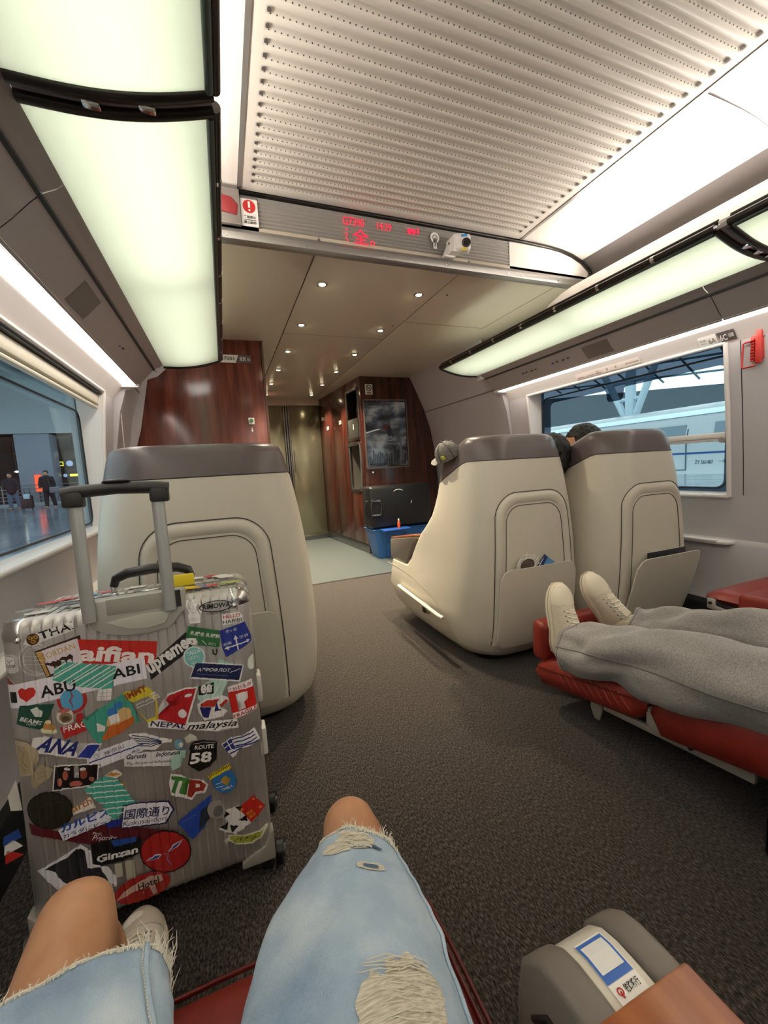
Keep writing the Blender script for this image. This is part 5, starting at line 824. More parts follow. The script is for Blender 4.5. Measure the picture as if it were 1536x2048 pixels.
# ================================================================= SUITCASE
CW, CH, CD, TL = .464, .645, .26, .079
t = root('suitcase', 'large ribbed silver aluminium suitcase covered in travel stickers with its handle extended', 'suitcase', loc=(.029-.464, .931, .05)); t.rotation_euler = (-TL, 0, 0)
case = t
M_case = noisy(mat('ribbed_aluminium', 'bfbbb6', .5, .85), 5, ['b4afaa', 'cfcbc6'], .12, 40, dist=.004)
RP, RW = .0182, .0032
def ribh(u): 
    d = abs(((u/RP+.5) % 1)-.5)*RP; return .0022*max(0, 1-d/RW) if .02 < u < CW-.02 else 0
# shell: rings of the outline (x-z) swept in depth with rounded edges; ribs on front via dense columns
us = sorted(set([0, .004, .008, .012, .017, .022, .028, CW-.008, CW-.017, CW-.028]+[k*RP+d for k in range(2, 25) for d in (-RW, 0, RW)]+[CW-.022, CW-.012, CW-.004, CW]))
us = [u for u in us if 0 <= u <= CW]
def edge_r(u, v):
    """front surface depth (positive = backwards) from corner rounding"""
    r_ = .028; dx = max(0, r_-u, u-(CW-r_)); dz = max(0, r_-v, v-(CH-r_)); d = min(r_, math.hypot(dx, dz)); return r_-math.sqrt(max(0, r_*r_-d*d))
vs_ = [0, .004, .010, .018, .028]+[.028+(CH-.056)*k/10 for k in range(1, 10)]+[CH-.028, CH-.018, CH-.010, CH-.004, CH]
g = G(); V_ = [(u, edge_r(u, v)-ribh(u), v) for v in vs_ for u in us]; nu = len(us)
fs = [(j*nu+i, j*nu+i+1, (j+1)*nu+i+1, (j+1)*nu+i) for j in range(len(vs_)-1) for i in range(nu-1)]
g.add(V_, fs)
obj('front_shell', g, M_case, t, smooth=30)
def caseband(name, y0, y1, m, grow=0, rx=.03):
    rings = []
    for y in (y0, y1):
        P = rrect(-grow, CW+grow, -grow, CH+grow, rx, rx, 6, 3); rings.append([Vector((x, y, z)) for x, z in P])
    obj(name, G().loft(rings, cap=(1, 1)), m, t, smooth=50)
caseband('side_shell', .028, .118, M_case); caseband('lid_shell', .136, CD-.004, M_case)
caseband('frame_rim', .116, .124, M_chrome, .004); caseband('frame_rim', .130, .138, M_chrome, .004); caseband('frame_gap', .122, .132, M_gm, .0005)
g = G()
for k in range(2, 25):
    for (a, b_) in ((.03, .114), (.142, CD-.01)): g.tube([(k*RP, a, CH), (k*RP, b_, CH)], .0025, 6)
obj('top_ribs', g, M_case, t, smooth=60)
# corner caps
for u, v in ((.0, CH), (CW, CH)):
    su = 1 if u == 0 else -1; g = G()
    g.ell((u+su*.0285, .028, v-.0285), (.0300, .0300, .0300), 24, 14); o = obj('corner_cap', g, M_chrome if 0 else mat('polished_alu', 'b9b7b3', .22, 1), t, smooth=60)
    obj('rivet', G().ell((u+su*.034, -.006, v-.036), (.006, .007, .006), 12, 8), M_chrome, t, smooth=60)
# lower corner bracket and wheels
for su, u in ((1, 0), (-1, CW)):
    P = [(0, .0), (.075, .0), (.075, .012), (.055, .024), (.022, .036), (.008, .062), (.0, .07)]
    obj('corner_bracket', G().prism([(u+su*(x-.003), -.004, z-.004) for x, z in P], (0, .03, 0)), mat('bracket_grey', 'a6a399', .4, .3), t, bevel=.003)
    for wy in (.035, .215):
        zf = -.048+ (wy)*TL
        w = obj('wheel_mount', G().tube([(u+su*.02, wy, .012), (u+su*.008, wy, -.010)], [.026, .02], 16), M_black, t, smooth=50)
        for dx in (-.013, .013):
            obj('wheel', G().cyl((u-su*.004+dx, wy, -.022), (1, .25*su, 0), .0255, .016, 22), M_black, w, smooth=40)
            obj('wheel_hub', G().cyl((u-su*.004+dx*1.7, wy, -.022), (1, .25*su, 0), .013, .006, 16), mat('hub_grey', '4a4a4c', .4), w, smooth=40)
for dv in (.22, .36): obj('side_latch', G().box((CW+.006, .128, dv), (.014, .05, .07)), M_ledge, t, bevel=.004)
# handle housing
mg = mat('housing_grey', 'aaa89f', .5); mg2 = mat('housing_light', 'bcbaae', .45)
P = [(.155, CH+.012), (.16, .575), (.19, .551), (.24, .536), (.30, .548), (.335, .572), (.342, CH+.012)]
def hP(su): return P
HX0, HX1 = .150, .330
out = [(HX0, CH+.018), (HX0, .622), (HX0+.008, .607), (HX0+.030, .592), (HX0+.065, .582), (HX0+.105, .579), (HX0+.15, .585), (HX1-.018, .600), (HX1, .618), (HX1, CH+.018)]
obj('handle_housing', G().prism([(x, -.012, z) for x, z in out], (0, .05, 0)), mg, t, bevel=.006)
obj('housing_dish', G().prism([(x, -.0145, z) for x, z in ((HX0+.035, .617), (HX0+.07, .597), (HX0+.105, .592), (HX0+.14, .597), (HX1-.028, .621), (HX0+.10, .625))], (0, .004, 0)), mg2, t, bevel=.0015)
obj('housing_recess', G().bb((HX0+.036, -.0135, .632), (HX1-.034, -.010, CH+.0185)), mat('housing_recess_grey', '9b998f', .55), t, bevel=.0008)
for sa, sb_ in ((HX0+.006, HX0+.016), (HX1-.018, HX1-.006)): obj('housing_slot', G().bb((sa, -.014, .628), (sb_, -.010, CH+.0187)), M_dark, t)
for x, x2 in ((.1567, .1527), (.3025, .2992)):
    obj('telescopic_pole', G().tube([(x, -.016, .624), (x2+.0, -.012, CH+.235)], .0125, 12, flat=.6), mat('pole_alu', 'b5b6b3', .38, .6), t, smooth=60)
gx0, gx1 = .133, .322
obj('grip', G().tube([(gx0, -.012, CH+.240), (gx0+.02, -.012, CH+.243), ((gx0+gx1)/2, -.012, CH+.247), (gx1-.02, -.012, CH+.243), (gx1, -.012, CH+.240)], .0145, 14, flat=.9), mat('grip_black', '2b2827', .45), t, smooth=45)
for x in (gx0+.018, gx1-.018): obj('grip_end', G().box((x, -.012, CH+.229), (.036, .028, .034)), mat('grip_black', '2b2827', .45), t, bevel=.005)
obj('release_button', G().ell(((gx0+gx1)/2, -.014, CH+.260), (.026, .012, .005), 18, 8), M_black, t, smooth=60)
# carrying handle on top
hx0, hx1 = .165, .335
pts = [(hx0, .15, CH+.022), (hx0+.006, .15, CH+.040), (hx0+.03, .15, CH+.050), ((hx0+hx1)/2, .15, CH+.054), (hx1-.03, .15, CH+.050), (hx1-.006, .15, CH+.040), (hx1, .15, CH+.022)]
obj('carry_handle', G().tube(pts, [.009, .011, .012, .0125, .012, .011, .009], 12), mat('handle_leather', '1d1917', .35), t, smooth=60)
for x in (hx0, hx1):
    obj('handle_clasp', G().box((x, .15, CH+.014), (.012, .012, .028)).box((x, .15, CH+.004), (.05, .03, .008)), M_chrome, t, bevel=.003)
obj('lock', G().box((.24, .127, CH+.006), (.05, .035, .010)), M_chrome, t, bevel=.003)
# stickers over the ribbed front
SM = {}
def smat(c):
    if c not in SM: SM[c] = mat('print_'+c, c, .42)
    return SM[c]
def conform(bm, level):
    """cut along the ribs and push onto the ribbed surface"""
    if not bm.verts: return
    a = min(v.co.x for v in bm.verts); b_ = max(v.co.x for v in bm.verts)
    for k in range(2, 25):
        for d in (-RW, 0, RW):
            u = k*RP+d
            if a < u < b_: bmesh.ops.bisect_plane(bm, geom=bm.verts[:]+bm.edges[:]+bm.faces[:], plane_co=(u, 0, 0), plane_no=(1, 0, 0), dist=1e-6)
    for u in (.004, .008, .012, .017, .022, .028):
        for w_ in (u, CW-u):
            if a < w_ < b_: bmesh.ops.bisect_plane(bm, geom=bm.verts[:]+bm.edges[:]+bm.faces[:], plane_co=(w_, 0, 0), plane_no=(1, 0, 0), dist=1e-6)
    for v in bm.verts: v.co.y = edge_r(v.co.x, v.co.z)-ribh(v.co.x)-.0006-level
def clipx(bm, lo, hi):
    bmesh.ops.bisect_plane(bm, geom=bm.verts[:]+bm.edges[:]+bm.faces[:], plane_co=(lo, 0, 0), plane_no=(1, 0, 0), clear_inner=True, dist=1e-6)
    bmesh.ops.bisect_plane(bm, geom=bm.verts[:]+bm.edges[:]+bm.faces[:], plane_co=(hi, 0, 0), plane_no=(1, 0, 0), clear_outer=True, dist=1e-6)
for si, (label, layers) in enumerate(STICKERS):
    cols = []; full = bmesh.new(); base = .00022*(si % 9)+.00012*si
    base = .000055*si
    for li, L in enumerate(layers):
        col = L[1]
        if col not in cols: cols.append(col)
        bm = bmesh.new()
        if L[0] == 'p':
            pts = [(x/1000+.013, z/1000) for x, z in L[2]]
            vv = [bm.verts.new((x, 0, z)) for x, z in pts]
            try: bm.faces.new(vv)
            except ValueError: bm.free(); continue
            bmesh.ops.triangulate(bm, faces=bm.faces[:], ngon_method='EAR_CLIP')
        elif L[0] == 'l':
            w = L[2]/2000; P_ = [Vector((x/1000+.013, 0, z/1000)) for x, z in L[3]]
            for p, q in zip(P_, P_[1:]):
                d = (q-p)
                if d.length < 1e-6: continue
                d.normalize(); n2 = Vector((-d.z, 0, d.x))*w; e = d*w*.5
                bm.faces.new([bm.verts.new(c) for c in (p-e+n2, p-e-n2, q+e-n2, q+e+n2)])
        else:
            _, _, s_, p, q, h, sh, bo = L; v, f, tw, th = text_geo(s_, sh, bo, 2)
            p = Vector((p[0]/1000+.013, 0, p[1]/1000)); q = Vector((q[0]/1000+.013, 0, q[1]/1000)); d = q-p; W_ = d.length; d.normalize(); u2 = Vector((-d.z, 0, d.x))
            vv = [bm.verts.new(p+d*a*W_/tw+u2*b_*h/1000/max(th, .01)) for a, b_ in v]
            for ff in f:
                try: bm.faces.new([vv[i] for i in ff])
                except ValueError: pass
        clipx(bm, .0035, CW-.0035); conform(bm, base+.00009*li)
        for ff in bm.faces: ff.material_index = cols.index(col)
        me = bpy.data.meshes.new('tmp'); bm.to_mesh(me); bm.free(); full.from_mesh(me); bpy.data.meshes.remove(me)
    me = bpy.data.meshes.new('sticker'); 
    for ff in full.faces:
        ff.normal_update()
        if ff.normal.y > 0: ff.normal_flip()
    full.to_mesh(me); full.free()
    for c_ in cols: me.materials.append(smat(c_))
    o = bpy.data.objects.new('sticker', me); C.objects.link(o); o.parent = t; o['label'] = label
# loose stickers on the top of the case
rr = random.Random(11)
tops = [('c23a30', .03, .17), ('cf5a48', .06, .19), ('4a90b8', .10, .20), ('b8b4aa', .12, .06), ('d8d4cc', .05, .05), ('c2332a', .14, .21), ('3d7a4a', .17, .075), ('e8e4dc', .20, .22), ('c2332a', .235, .07), ('2c2c30', .29, .21),
        ('dcc43a', .325, .085), ('3c5fa8', .365, .07), ('c2443a', .385, .068), ('d8d4cc', .40, .21), ('b8352c', .375, .225), ('a8b84a', .425, .075), ('e6e2da', .34, .22), ('8a8680', .02, .08), ('e6e0d4', .27, .23), ('303034', .10, .075), ('ddd8d0', .415, .17), ('c8a23a', .345, .055)]
for i, (c_, x, y) in enumerate(tops):
    n_ = rr.choice((4, 5, 6)); rx, ry = .018+.012*rr.random(), .010+.010*rr.random(); a0 = rr.random()*2
    P_ = [(x+rx*cos(a0+2*pi*k/n_), min(CD-.008, max(.034, y+ry*sin(a0+2*pi*k/n_))), CH+.0027+.0002*i) for k in range(n_)]
    obj('sticker', G().prism(P_, (0, 0, .0004)), smat(c_), t)
obj('luggage_tag', G().box((.318, .118, CH+.020), (.05, .012, .028)), mat('tag_bright_yellow', 'e6cf2a', .5), t, bevel=.002, label='yellow airline tag by the carrying handle')
# peeling stickers on the case's left edge
for c3, z in ((('2a4a98', 'e6e2dc', 'b82c24'), .20),):
    g = G()
    for k in range(3): g.prism([(-.010-.010*k+.006*k*k*0, .02, z+.03-.018*k), (-.034, .02, z+.022-.018*k), (-.036, .02, z+.004-.018*k), (-.006, .02, z+.012-.018*k)], (0, .001, 0), k)
    obj('sticker', g, [smat(c_) for c_ in c3], t, label='peeling blue white and red sticker at the left edge')
obj('sticker', G().prism([(-.004, .02, .33), (-.020, .02, .30), (-.018, .02, .27), (0, .02, .265)], (0, .001, 0)), smat('d8d4cc'), t, label='peeling white sticker at the left edge')
# ================================================================= VIEWER'S SEAT, CONSOLE
def recliner(label, cx, hw, secs, z_of, name='recliner_seat'):
    pass
t = root('recliner_seat', 'red leather seat under the person in denim shorts', 'seat', loc=(-.07, 0, 0))
g = G(); rings = []
for y, zt, w in ((-.45, .30, .285), (.2, .30, .298), (.44, .305, .302), (.50, .302, .302), (.532, .285, .300), (.545, .25, .298), (.54, .20, .292), (.51, .19, .28)):
    rings.append([Vector((x, y, z)) for x, z in [(-w, zt-.035), (-w+.01, zt-.012), (-w+.03, zt)]+[(-w+.03+(2*w-.06)*k/10, zt-.010*sin(pi*k/10)) for k in range(1, 10)]+[(w-.03, zt), (w-.01, zt-.012), (w, zt-.035), (w, min(.17, zt-.06)), (-w, min(.17, zt-.06))]])
obj('cushion', g.loft(rings), M_red, t, smooth=50)
g = G()
for dx in (-.006, .004, .014): g.tube([(.284+dx, -.3, .301-abs(dx)*.5), (.286+dx, .42, .306-abs(dx)*.5), (.285+dx, .50, .301-abs(dx)*.5), (.283+dx, .540, .275)], .0030, 6)
obj('piping', g, mat('piping_red', '5e1310', .35), t, smooth=60)
obj('piping', G().tube([(-.29, .537, .277), (0, .540, .279), (.283, .538, .278)], .0035, 6), mat('piping_red', '5e1310', .35), t, smooth=60)
obj('backrest', G().box((0, -.50, .62), (.56, .12, .70)), M_red, t, bevel=.05, seg=4)
obj('pedestal', G().bb((-.22, -.4, 0), (.22, .42, .17)), M_black, t, bevel=.02)
# console armrest
t = root('console_armrest', 'grey console armrest with a wooden tray top and a label, at the lower right', 'armrest', loc=(0, 0, 0))
def cprof(zt, off=0): return [(-.35, zt), (.232, zt), (.258, zt-.002), (.276, zt-.008), (.291, zt-.022), (.300+off, zt-.042), (.306+off, zt-.09), (.308+off, zt-.36)]
def cstrip(name, x0, x1, zt, m, bev=.004, off=0, parent=t):
    P = cprof(zt, off)+[(.20, zt-.36), (-.35, zt-.36)]
    return obj(name, G().prism([(x0, y, z) for y, z in P], (x1-x0, 0, 0)), m, parent, bevel=bev, seg=3, smooth=50)
cstrip('side_rail', .236, .270, .480, M_boxgrey, .007, .004); cstrip('side_rail', .321, .353, .480, M_boxgrey, .007, .004)
cstrip('centre_plate', .2705, .3205, .474, mat('plate_warm_white', 'cfc9bb', .35), .002, -.004)
obj('tray_top', G().bb((.243, -.34, .474), (.354, .216, .485)), M_woodt, t, bevel=.004)
obj('tray_edge', G().bb((.241, -.34, .470), (.356, .2175, .4745)), M_gm, t)
obj('side_recess', G().prism([(.2352, y, z) for y, z in ((.282, .40), (.288, .20), (.10, .20), (.10, .42), (.22, .435), (.262, .428))], (.002, 0, 0)), mat('recess_dark', '3c3735', .5), t)
obj('recess_rim', G().tube([(.2355, y, z) for y, z in ((.282, .40), (.262, .428), (.22, .435), (.10, .42))], .003, 6), M_gm, t, smooth=60)
ls = root('label_sticker', 'white label with a blue border and a small red emblem on the console', 'label', loc=(0, 0, 0))
def on_plate(x, s_):  # s_: distance back from wood edge along the plate
    P = [(.232, .4745), (.258, .4725), (.276, .4665), (.291, .4525)]
    y = .221+s_
    for (a, za), (b_, zb) in zip([(.10, .4745)]+P, P):
        if y <= b_: return Vector((x, y, za+(zb-za)*(y-a)/(b_-a)+.0006))
    return Vector((x, y, .44))
def patch(g, x0, x1, s0, s1, mi, lift_=0):
    n_ = 8; vs = []
    for k in range(n_+1):
        s_ = s0+(s1-s0)*k/n_
        for x in (x0, x1): vs.append(on_plate(x, s_)+Vector((0, lift_*.3, lift_)))
    g.add(vs, [(2*k, 2*k+1, 2*k+3, 2*k+2) for k in range(n_)], mi)
g = G(); patch(g, .279, .312, -.002, .052, 0); obj('paper', g, M_white, ls)
g = G(); patch(g, .279, .311, .013, .050, 0, .0003); obj('blue_border', g, mat('label_bright_blue', '3466b8', .4), ls)
g = G(); patch(g, .2815, .3085, .020, .046, 0, .0006); obj('blank_panel', g, mat('label_white', 'dcdcd8', .5), ls)
g = G(); p0 = on_plate(.291, .003)+Vector((0, 0, .0006)); text_on(g, '铁路畅行', p0, (1, 0, 0), (0, 1, 0), w=.017, h=.006, bold=1)
g2 = G(); c0 = on_plate(.2855, .0055)+Vector((0, 0, .0008)); g2.tube([c0+Vector((.0026*cos(q*pi/6), .0026*sin(q*pi/6), 0)) for q in range(13)], .0006, 4).tube([c0-Vector((0, .0045, 0)), c0], .0008, 4)
obj('lettering', g, M_dark, ls); obj('red_emblem', g2, M_redp, ls)

# ================================================================= RIGHT NEIGHBOUR'S SEAT
def ztop(y): return .205+.20*(1.15-y)
def pad(x0, x1, y0, y1, th, fn, r_=.03, puff=.012):
    g = G(); rings = []; ny = 10; w = (x1-x0)/2; cx = (x0+x1)/2
    for k in range(ny+1):
        y = y0+(y1-y0)*k/ny; e = min(y-y0, y1-y); ins = r_-math.sqrt(max(0, r_*r_-max(0, r_-e)**2)) if e < r_ else 0
        zt = fn(y)+puff*sin(pi*k/ny)*.5-ins*.8; zb = fn(y)-th+ins*.8; ww = w-ins*.6
        P = [(-ww, zb+.02), (-ww-.006, (zt+zb)/2), (-ww, zt-.022), (-ww+.012, zt-.006), (-ww+.035, zt)]+[(-ww+.035+(2*ww-.07)*q/8, zt+puff*.3*sin(pi*q/8)) for q in range(1, 8)]
        P += [(ww-.035, zt), (ww-.012, zt-.006), (ww, zt-.022), (ww+.006, (zt+zb)/2), (ww, zb+.02), (ww-.03, zb), (-ww+.03, zb)]
        rings.append([Vector((cx+x, y, z)) for x, z in P])
    return g.loft(rings)
rs = root('recliner_seat', 'red leather reclined seat carrying the legs in grey trousers', 'seat')
RX0, RX1 = 1.045, 1.475
obj('foot_cushion', pad(RX0, RX1, .765, 1.21, .11, ztop), M_red, rs, smooth=50)
obj('foot_bolster', G().box((1.26, 1.185, .265), (.432, .075, .155)), M_red, rs, bevel=.026, seg=4)
obj('calf_cushion', pad(RX0-.005, RX1+.005, .30, .755, .13, ztop, .045, .02), M_red, rs, smooth=50)
obj('seat_cushion', pad(RX0-.01, RX1+.01, -.42, .29, .15, lambda y: .375, .03), M_red, rs, smooth=50)
g = G()
for x in (RX0+.008, RX0+.020): g.tube([(x, .34+.37*k/8, ztop(.34+.37*k/8)-.004+.010*sin(pi*k/8)+(0 if x > RX0+.01 else -.006)) for k in range(9)], .002, 5)
g.tube([(RX0-.006, .78+.40*k/6, ztop(.78+.40*k/6)-.03) for k in range(7)], .0022, 5)
obj('stitching', g, mat('piping_red', '5e1310', .35), rs)
g = G(); rr = random.Random(2)
for k in range(9):
    y = .80+.03*k; zt = ztop(y)
    g.tube([(RX0-.001, y, zt-.085+.01*rr.random()), (RX0-.005, y+.02, zt-.055), (RX0-.001, y+.045, zt-.03), (RX0+.012, y+.07, zt-.012)], [.001, .0045, .004, .001], 6)
obj('leather_folds', g, M_red, rs, smooth=60)
for x in (RX0+.05, RX1-.05):
    obj('bracket', G().prism([(x, y, z) for y, z in ((.985, .17), (.99, .10), (.975, .065), (.955, .065), (.945, .10), (.94, .17))], (.008, 0, 0)), M_plate, rs, bevel=.002)
    obj('slide_rail', G().prism([(x-.01, .93, .135), (x-.01, .93, .12), (x-.01, .52, .165), (x-.01, .52, .195)], (.014, 0, 0)), M_plate, rs, bevel=.002)
    obj('hinge_plate', G().prism([(x-.03, .77, .23), (x-.03, .77, .175), (x-.03, .73, .165), (x-.03, .72, .20)], (.02, 0, 0)), M_plate, rs, bevel=.002)
    obj('rail_bolt', G().cyl((x-.011, .66, .165), (1, 0, 0), .006, .006, 12), M_dark, rs, smooth=40)
obj('pedestal', G().bb((1.08, -.45, 0), (1.45, .50, .12)), mat('matt_black', '0a0a0b', .9, spec=.1), rs, bevel=.02)
obj('backrest', G().box((1.26, -.56, .70), (.44, .12, .75)), M_red, rs, bevel=.05, seg=4)
# window side seat, only its raised footrest in view
ws = root('recliner_seat', 'red leather footrest of the empty seat by the right window', 'seat')
wz = lambda y: .405
obj('foot_cushion', pad(1.715, 2.25, .55, 1.005, .055, wz, .018, .006), M_red, ws, smooth=50)
obj('calf_cushion', G().box((1.975, .70, .375), (.56, .38, .095)), M_red, ws, bevel=.02, seg=3)
obj('seat_cushion', G().box((1.975, .10, .36), (.56, .75, .16)), M_red, ws, bevel=.04, seg=3)
obj('hinge_plate', G().prism([(1.709, y, z) for y, z in ((.995, .375), (.995, .335), (.93, .325), (.93, .345), (.965, .35), (.965, .375))], (.006, 0, 0)), M_plate, ws, bevel=.002)
obj('hinge_bolt', G().cyl((1.706, .982, .358), (1, 0, 0), .006, .006, 12), M_dark, ws, smooth=40)
obj('pedestal', G().bb((1.74, -.3, 0), (2.2, .55, .30)), M_black, ws, bevel=.02)
obj('backrest', G().box((1.975, -.32, .70), (.5, .12, .75)), M_red, ws, bevel=.05, seg=4)

# ================================================================= PEOPLE
def fused(name, parts, voxel, mats, parent=None, smooth_it=6, tint=None):
    """one continuous surface from tapered limbs and ellipsoids"""
    g = G()
    for p in parts:
        if p[0] == 'c':
            _, a, ra, b_, rb = p; a = Vector(a); b_ = Vector(b_); d = b_-a; L = max(d.length, 1e-5); d /= L; n_ = 4; pts = []; rs_ = []
            for k in range(5): th = -pi/2+pi/2*k/5; pts.append(a+d*ra*sin(th)); rs_.append(max(.0008, ra*cos(th)))
            for k in range(n_+1): f = k/n_; pts.append(a+d*L*f); rs_.append(ra+(rb-ra)*f)
            for k in range(1, 6): th = pi/2*k/5; pts.append(b_+d*rb*sin(th)); rs_.append(max(.0008, rb*cos(th)))
            g.tube(pts, rs_, 16)
        else: g.ell(p[1], p[2], 22, 14)
    me = bpy.data.meshes.new('tmp'); me.from_pydata(g.v, [], g.f)
    bm = bmesh.new(); bm.from_mesh(me); bmesh.ops.recalc_face_normals(bm, faces=bm.faces); bm.to_mesh(me); bm.free()
    o = bpy.data.objects.new('tmp', me); C.objects.link(o)
    r_ = o.modifiers.new('r', 'REMESH'); r_.mode = 'VOXEL'; r_.voxel_size = voxel; r_.use_smooth_shade = True
    s_ = o.modifiers.new('s', 'SMOOTH'); s_.iterations = smooth_it; s_.factor = .5
    bpy.context.view_layer.update(); dg = bpy.context.evaluated_depsgraph_get()
    m2 = bpy.data.meshes.new_from_object(o.evaluated_get(dg)); C.objects.unlink(o); bpy.data.objects.remove(o)
    m2.materials.clear()
    for m in mats: m2.materials.append(m)
    m2.name = name; o2 = bpy.data.objects.new(name, m2); C.objects.link(o2)
    if parent: o2.parent = parent
    return o2
def spline(P, n_):
    P = [Vector(p) for p in P]; out = []
    for i in range(n_+1):
        t_ = i/n_*(len(P)-1); k = min(int(t_), len(P)-2); f = t_-k
        p0, p1, p2, p3 = P[max(k-1, 0)], P[k], P[k+1], P[min(k+2, len(P)-1)]
        out.append(.5*((2*p1)+(-p0+p2)*f+(2*p0-5*p1+4*p2-p3)*f*f+(-p0+3*p1-3*p2+p3)*f**3))
    return out
class ClothTube:
    """open tube of cloth along a path with elliptic section; P(t,a) gives a surface point"""
    def __init__(s, path, rads, n_=60, m_=48, disp=None, up=(0, 0, 1)):
        s.n, s.m = n_, m_; s.c = spline(path, n_); R3 = spline([(r_[0], r_[1], 0) for r_ in rads], n_); s.r = [(r_.x, r_.y) for r_ in R3]; s.disp = disp or (lambda t_, a: 0); s.up = Vector(up)
    def P(s, t_, a, off=0):
        x = t_*s.n; k = min(int(x), s.n-1); f = x-k
        c_ = s.c[k].lerp(s.c[k+1], f); d = (s.c[min(k+1, s.n)]-s.c[max(k-1, 0)]).normalized() if k > 0 else (s.c[1]-s.c[0]).normalized()
        sd = d.cross(s.up).normalized(); u_ = sd.cross(d).normalized()
        rx = s.r[k][0]+(s.r[k+1][0]-s.r[k][0])*f; ry = s.r[k][1]+(s.r[k+1][1]-s.r[k][1])*f
        q = s.disp(t_, a)+off; return c_+sd*(rx+q)*cos(a)+u_*(ry+q)*sin(a)
    def geo(s, th=.0025, t0=0, t1=1):
        g = G(); n_, m_ = s.n, s.m; vs = []
        for layer in (0, -th):
            for i in range(n_+1): vs += [s.P(t0+(t1-t0)*i/n_, 2*pi*j/m_, layer) for j in range(m_)]
        o_ = (n_+1)*m_; fs = []
        for base in (0, o_):
            for i in range(n_):
                for j in range(m_): k = (j+1) % m_; fs.append((base+i*m_+j, base+i*m_+k, base+(i+1)*m_+k, base+(i+1)*m_+j))
        for i in (0, n_):
            for j in range(m_): k = (j+1) % m_; fs.append((i*m_+j, i*m_+k, o_+i*m_+k, o_+i*m_+j))
        return g.add(vs, fs)
def denim(name='washed_denim'):
    if name in MATS: return MATS[name]
    m = mat(name, 'a9bccc', .9, sheen=.2); noisy(m, 9, ['8299b3', 'a3b7c9', 'c3cfd8'], .5, 420, (1, .8, 1), 6, .0022, pos=(.32, .7)); return m
M_denim = denim(); M_thread = mat('white_thread', 'd9d3c4', .9); M_under = mat('denim_dark_weft', '4d6580', .9)
M_rip = noisy(mat('woven_white_threads', 'd8d0bd', .95), 200, ['b9b09c', 'e4ddcc'], .8, 260, (.35, 3.2, 1), dist=.003)
# ---- the person whose knees are in view
pv = root('person', 'person in frayed light blue denim shorts with bare knees', 'person')
bones = [('c', (.03, -.05, .385), .082, (.135, .565, .372), .050), ('c', (.135, .565, .374), .049, (.14, .50, .22), .047), ('c', (.14, .50, .22), .050, (.14, .44, .07), .032), ('c', (.14, .44, .06), .03, (.15, .56, .035), .03),
         ('c', (-.17, -.05, .385), .082, (-.236, .585, .370), .051), ('c', (-.236, .590, .372), .050, (-.246, .65, .24), .044), ('c', (-.246, .645, .26), .044, (-.250, .745, .085), .030), ('c', (-.250, .745, .075), .029, (-.235, .84, .045), .027),
         ('e', (.135, .588, .385), (.043, .04, .040)), ('e', (-.236, .61, .383), (.046, .04, .042)), ('e', (-.238, .635, .27), (.045, .05, .075)),
         ('e', (-.07, -.08, .42), (.19, .13, .13)), ('e', (-.07, -.16, .58), (.16, .11, .16))]
obj_b = fused('body', bones, .009, [M_skin], pv, 8)
def dR(t_, a):
    w = .0055*nz(t_*7+3, cos(a)*1.6, sin(a)*1.6)+.0035*nz(t_*16, cos(a)*3, sin(a)*3)
    w += .006*sin(9*t_+2.0*a)*math.exp(-((t_-.55)/.25)**2); return w
shR = ClothTube([(.02, -.12, .41), (.035, .05, .40), (.050, .25, .392), (.072, .38, .388), (.103, .465, .384), (.130, .525, .378)], [(.15, .10), (.14, .088), (.133, .078), (.117, .069), (.089, .061), (.062, .054)], 90, 64, dR)
shL = ClothTube([(-.13, -.12, .41), (-.16, .05, .40), (-.19, .25, .392), (-.196, .34, .384), (-.202, .42, .378), (-.208, .480, .372)], [(.13, .10), (.118, .088), (.104, .078), (.100, .075), (.098, .074), (.097, .073)], 90, 64, lambda t_, a: dR(t_+4, a)+.004*sin(3*a))
s1 = obj('denim_shorts_leg', shR.geo(), M_denim, pv, smooth=70); s2 = obj('denim_shorts_leg', shL.geo(), M_denim, pv, smooth=70)
obj('shirt', fused_tmp.data if 0 else G().ell((-.07, -.17, .60), (.20, .15, .22), 24, 14), mat('shirt_white', 'cfcac4', .9), pv, smooth=60)
# frayed hems
rr = random.Random(9)
def fray(T_, n_, lo, hi, parent, amin=0, amax=2*pi, tend=1.0):
    g = G()
    for k in range(n_):
        a = amin+(amax-amin)*rr.random(); p = T_.P(tend-.01, a, .001); q = T_.P(tend, a, .001); d = (q-p).normalized(); nrm = (T_.P(tend, a, .01)-q).normalized()
        L = lo+(hi-lo)*rr.random()**2; sd = d.cross(nrm); w = Vector((rr.uniform(-1, 1), rr.uniform(-1, 1), rr.uniform(-1, 1)))*.45
        a1 = q-d*.004; b1 = q+d*L*.5+nrm*L*rr.uniform(-.05, .35)+sd*L*rr.uniform(-.5, .5); c1 = b1+(d+w).normalized()*L*.5+sd*L*rr.uniform(-.4, .4)
        g.tube([a1, a1.lerp(b1, .6)+nrm*.001, b1, c1], [.00065, .0006, .0005, .0003], 4)
    return obj('frayed_threads', g, M_thread, parent, kind='stuff')
fray(shR, 300, .003, .013, pv); fray(shL, 320, .003, .012, pv)
fray(shL, 60, .012, .026, pv, -.3, .8)
for T_ in (shR, shL): obj('hem_edge', G().tube([T_.P(1.0, 2*pi*k/64, .0012)+Vector((0, 0, .0008*sin(k*2.3))) for k in range(65)], .0016, 5), M_thread, pv)
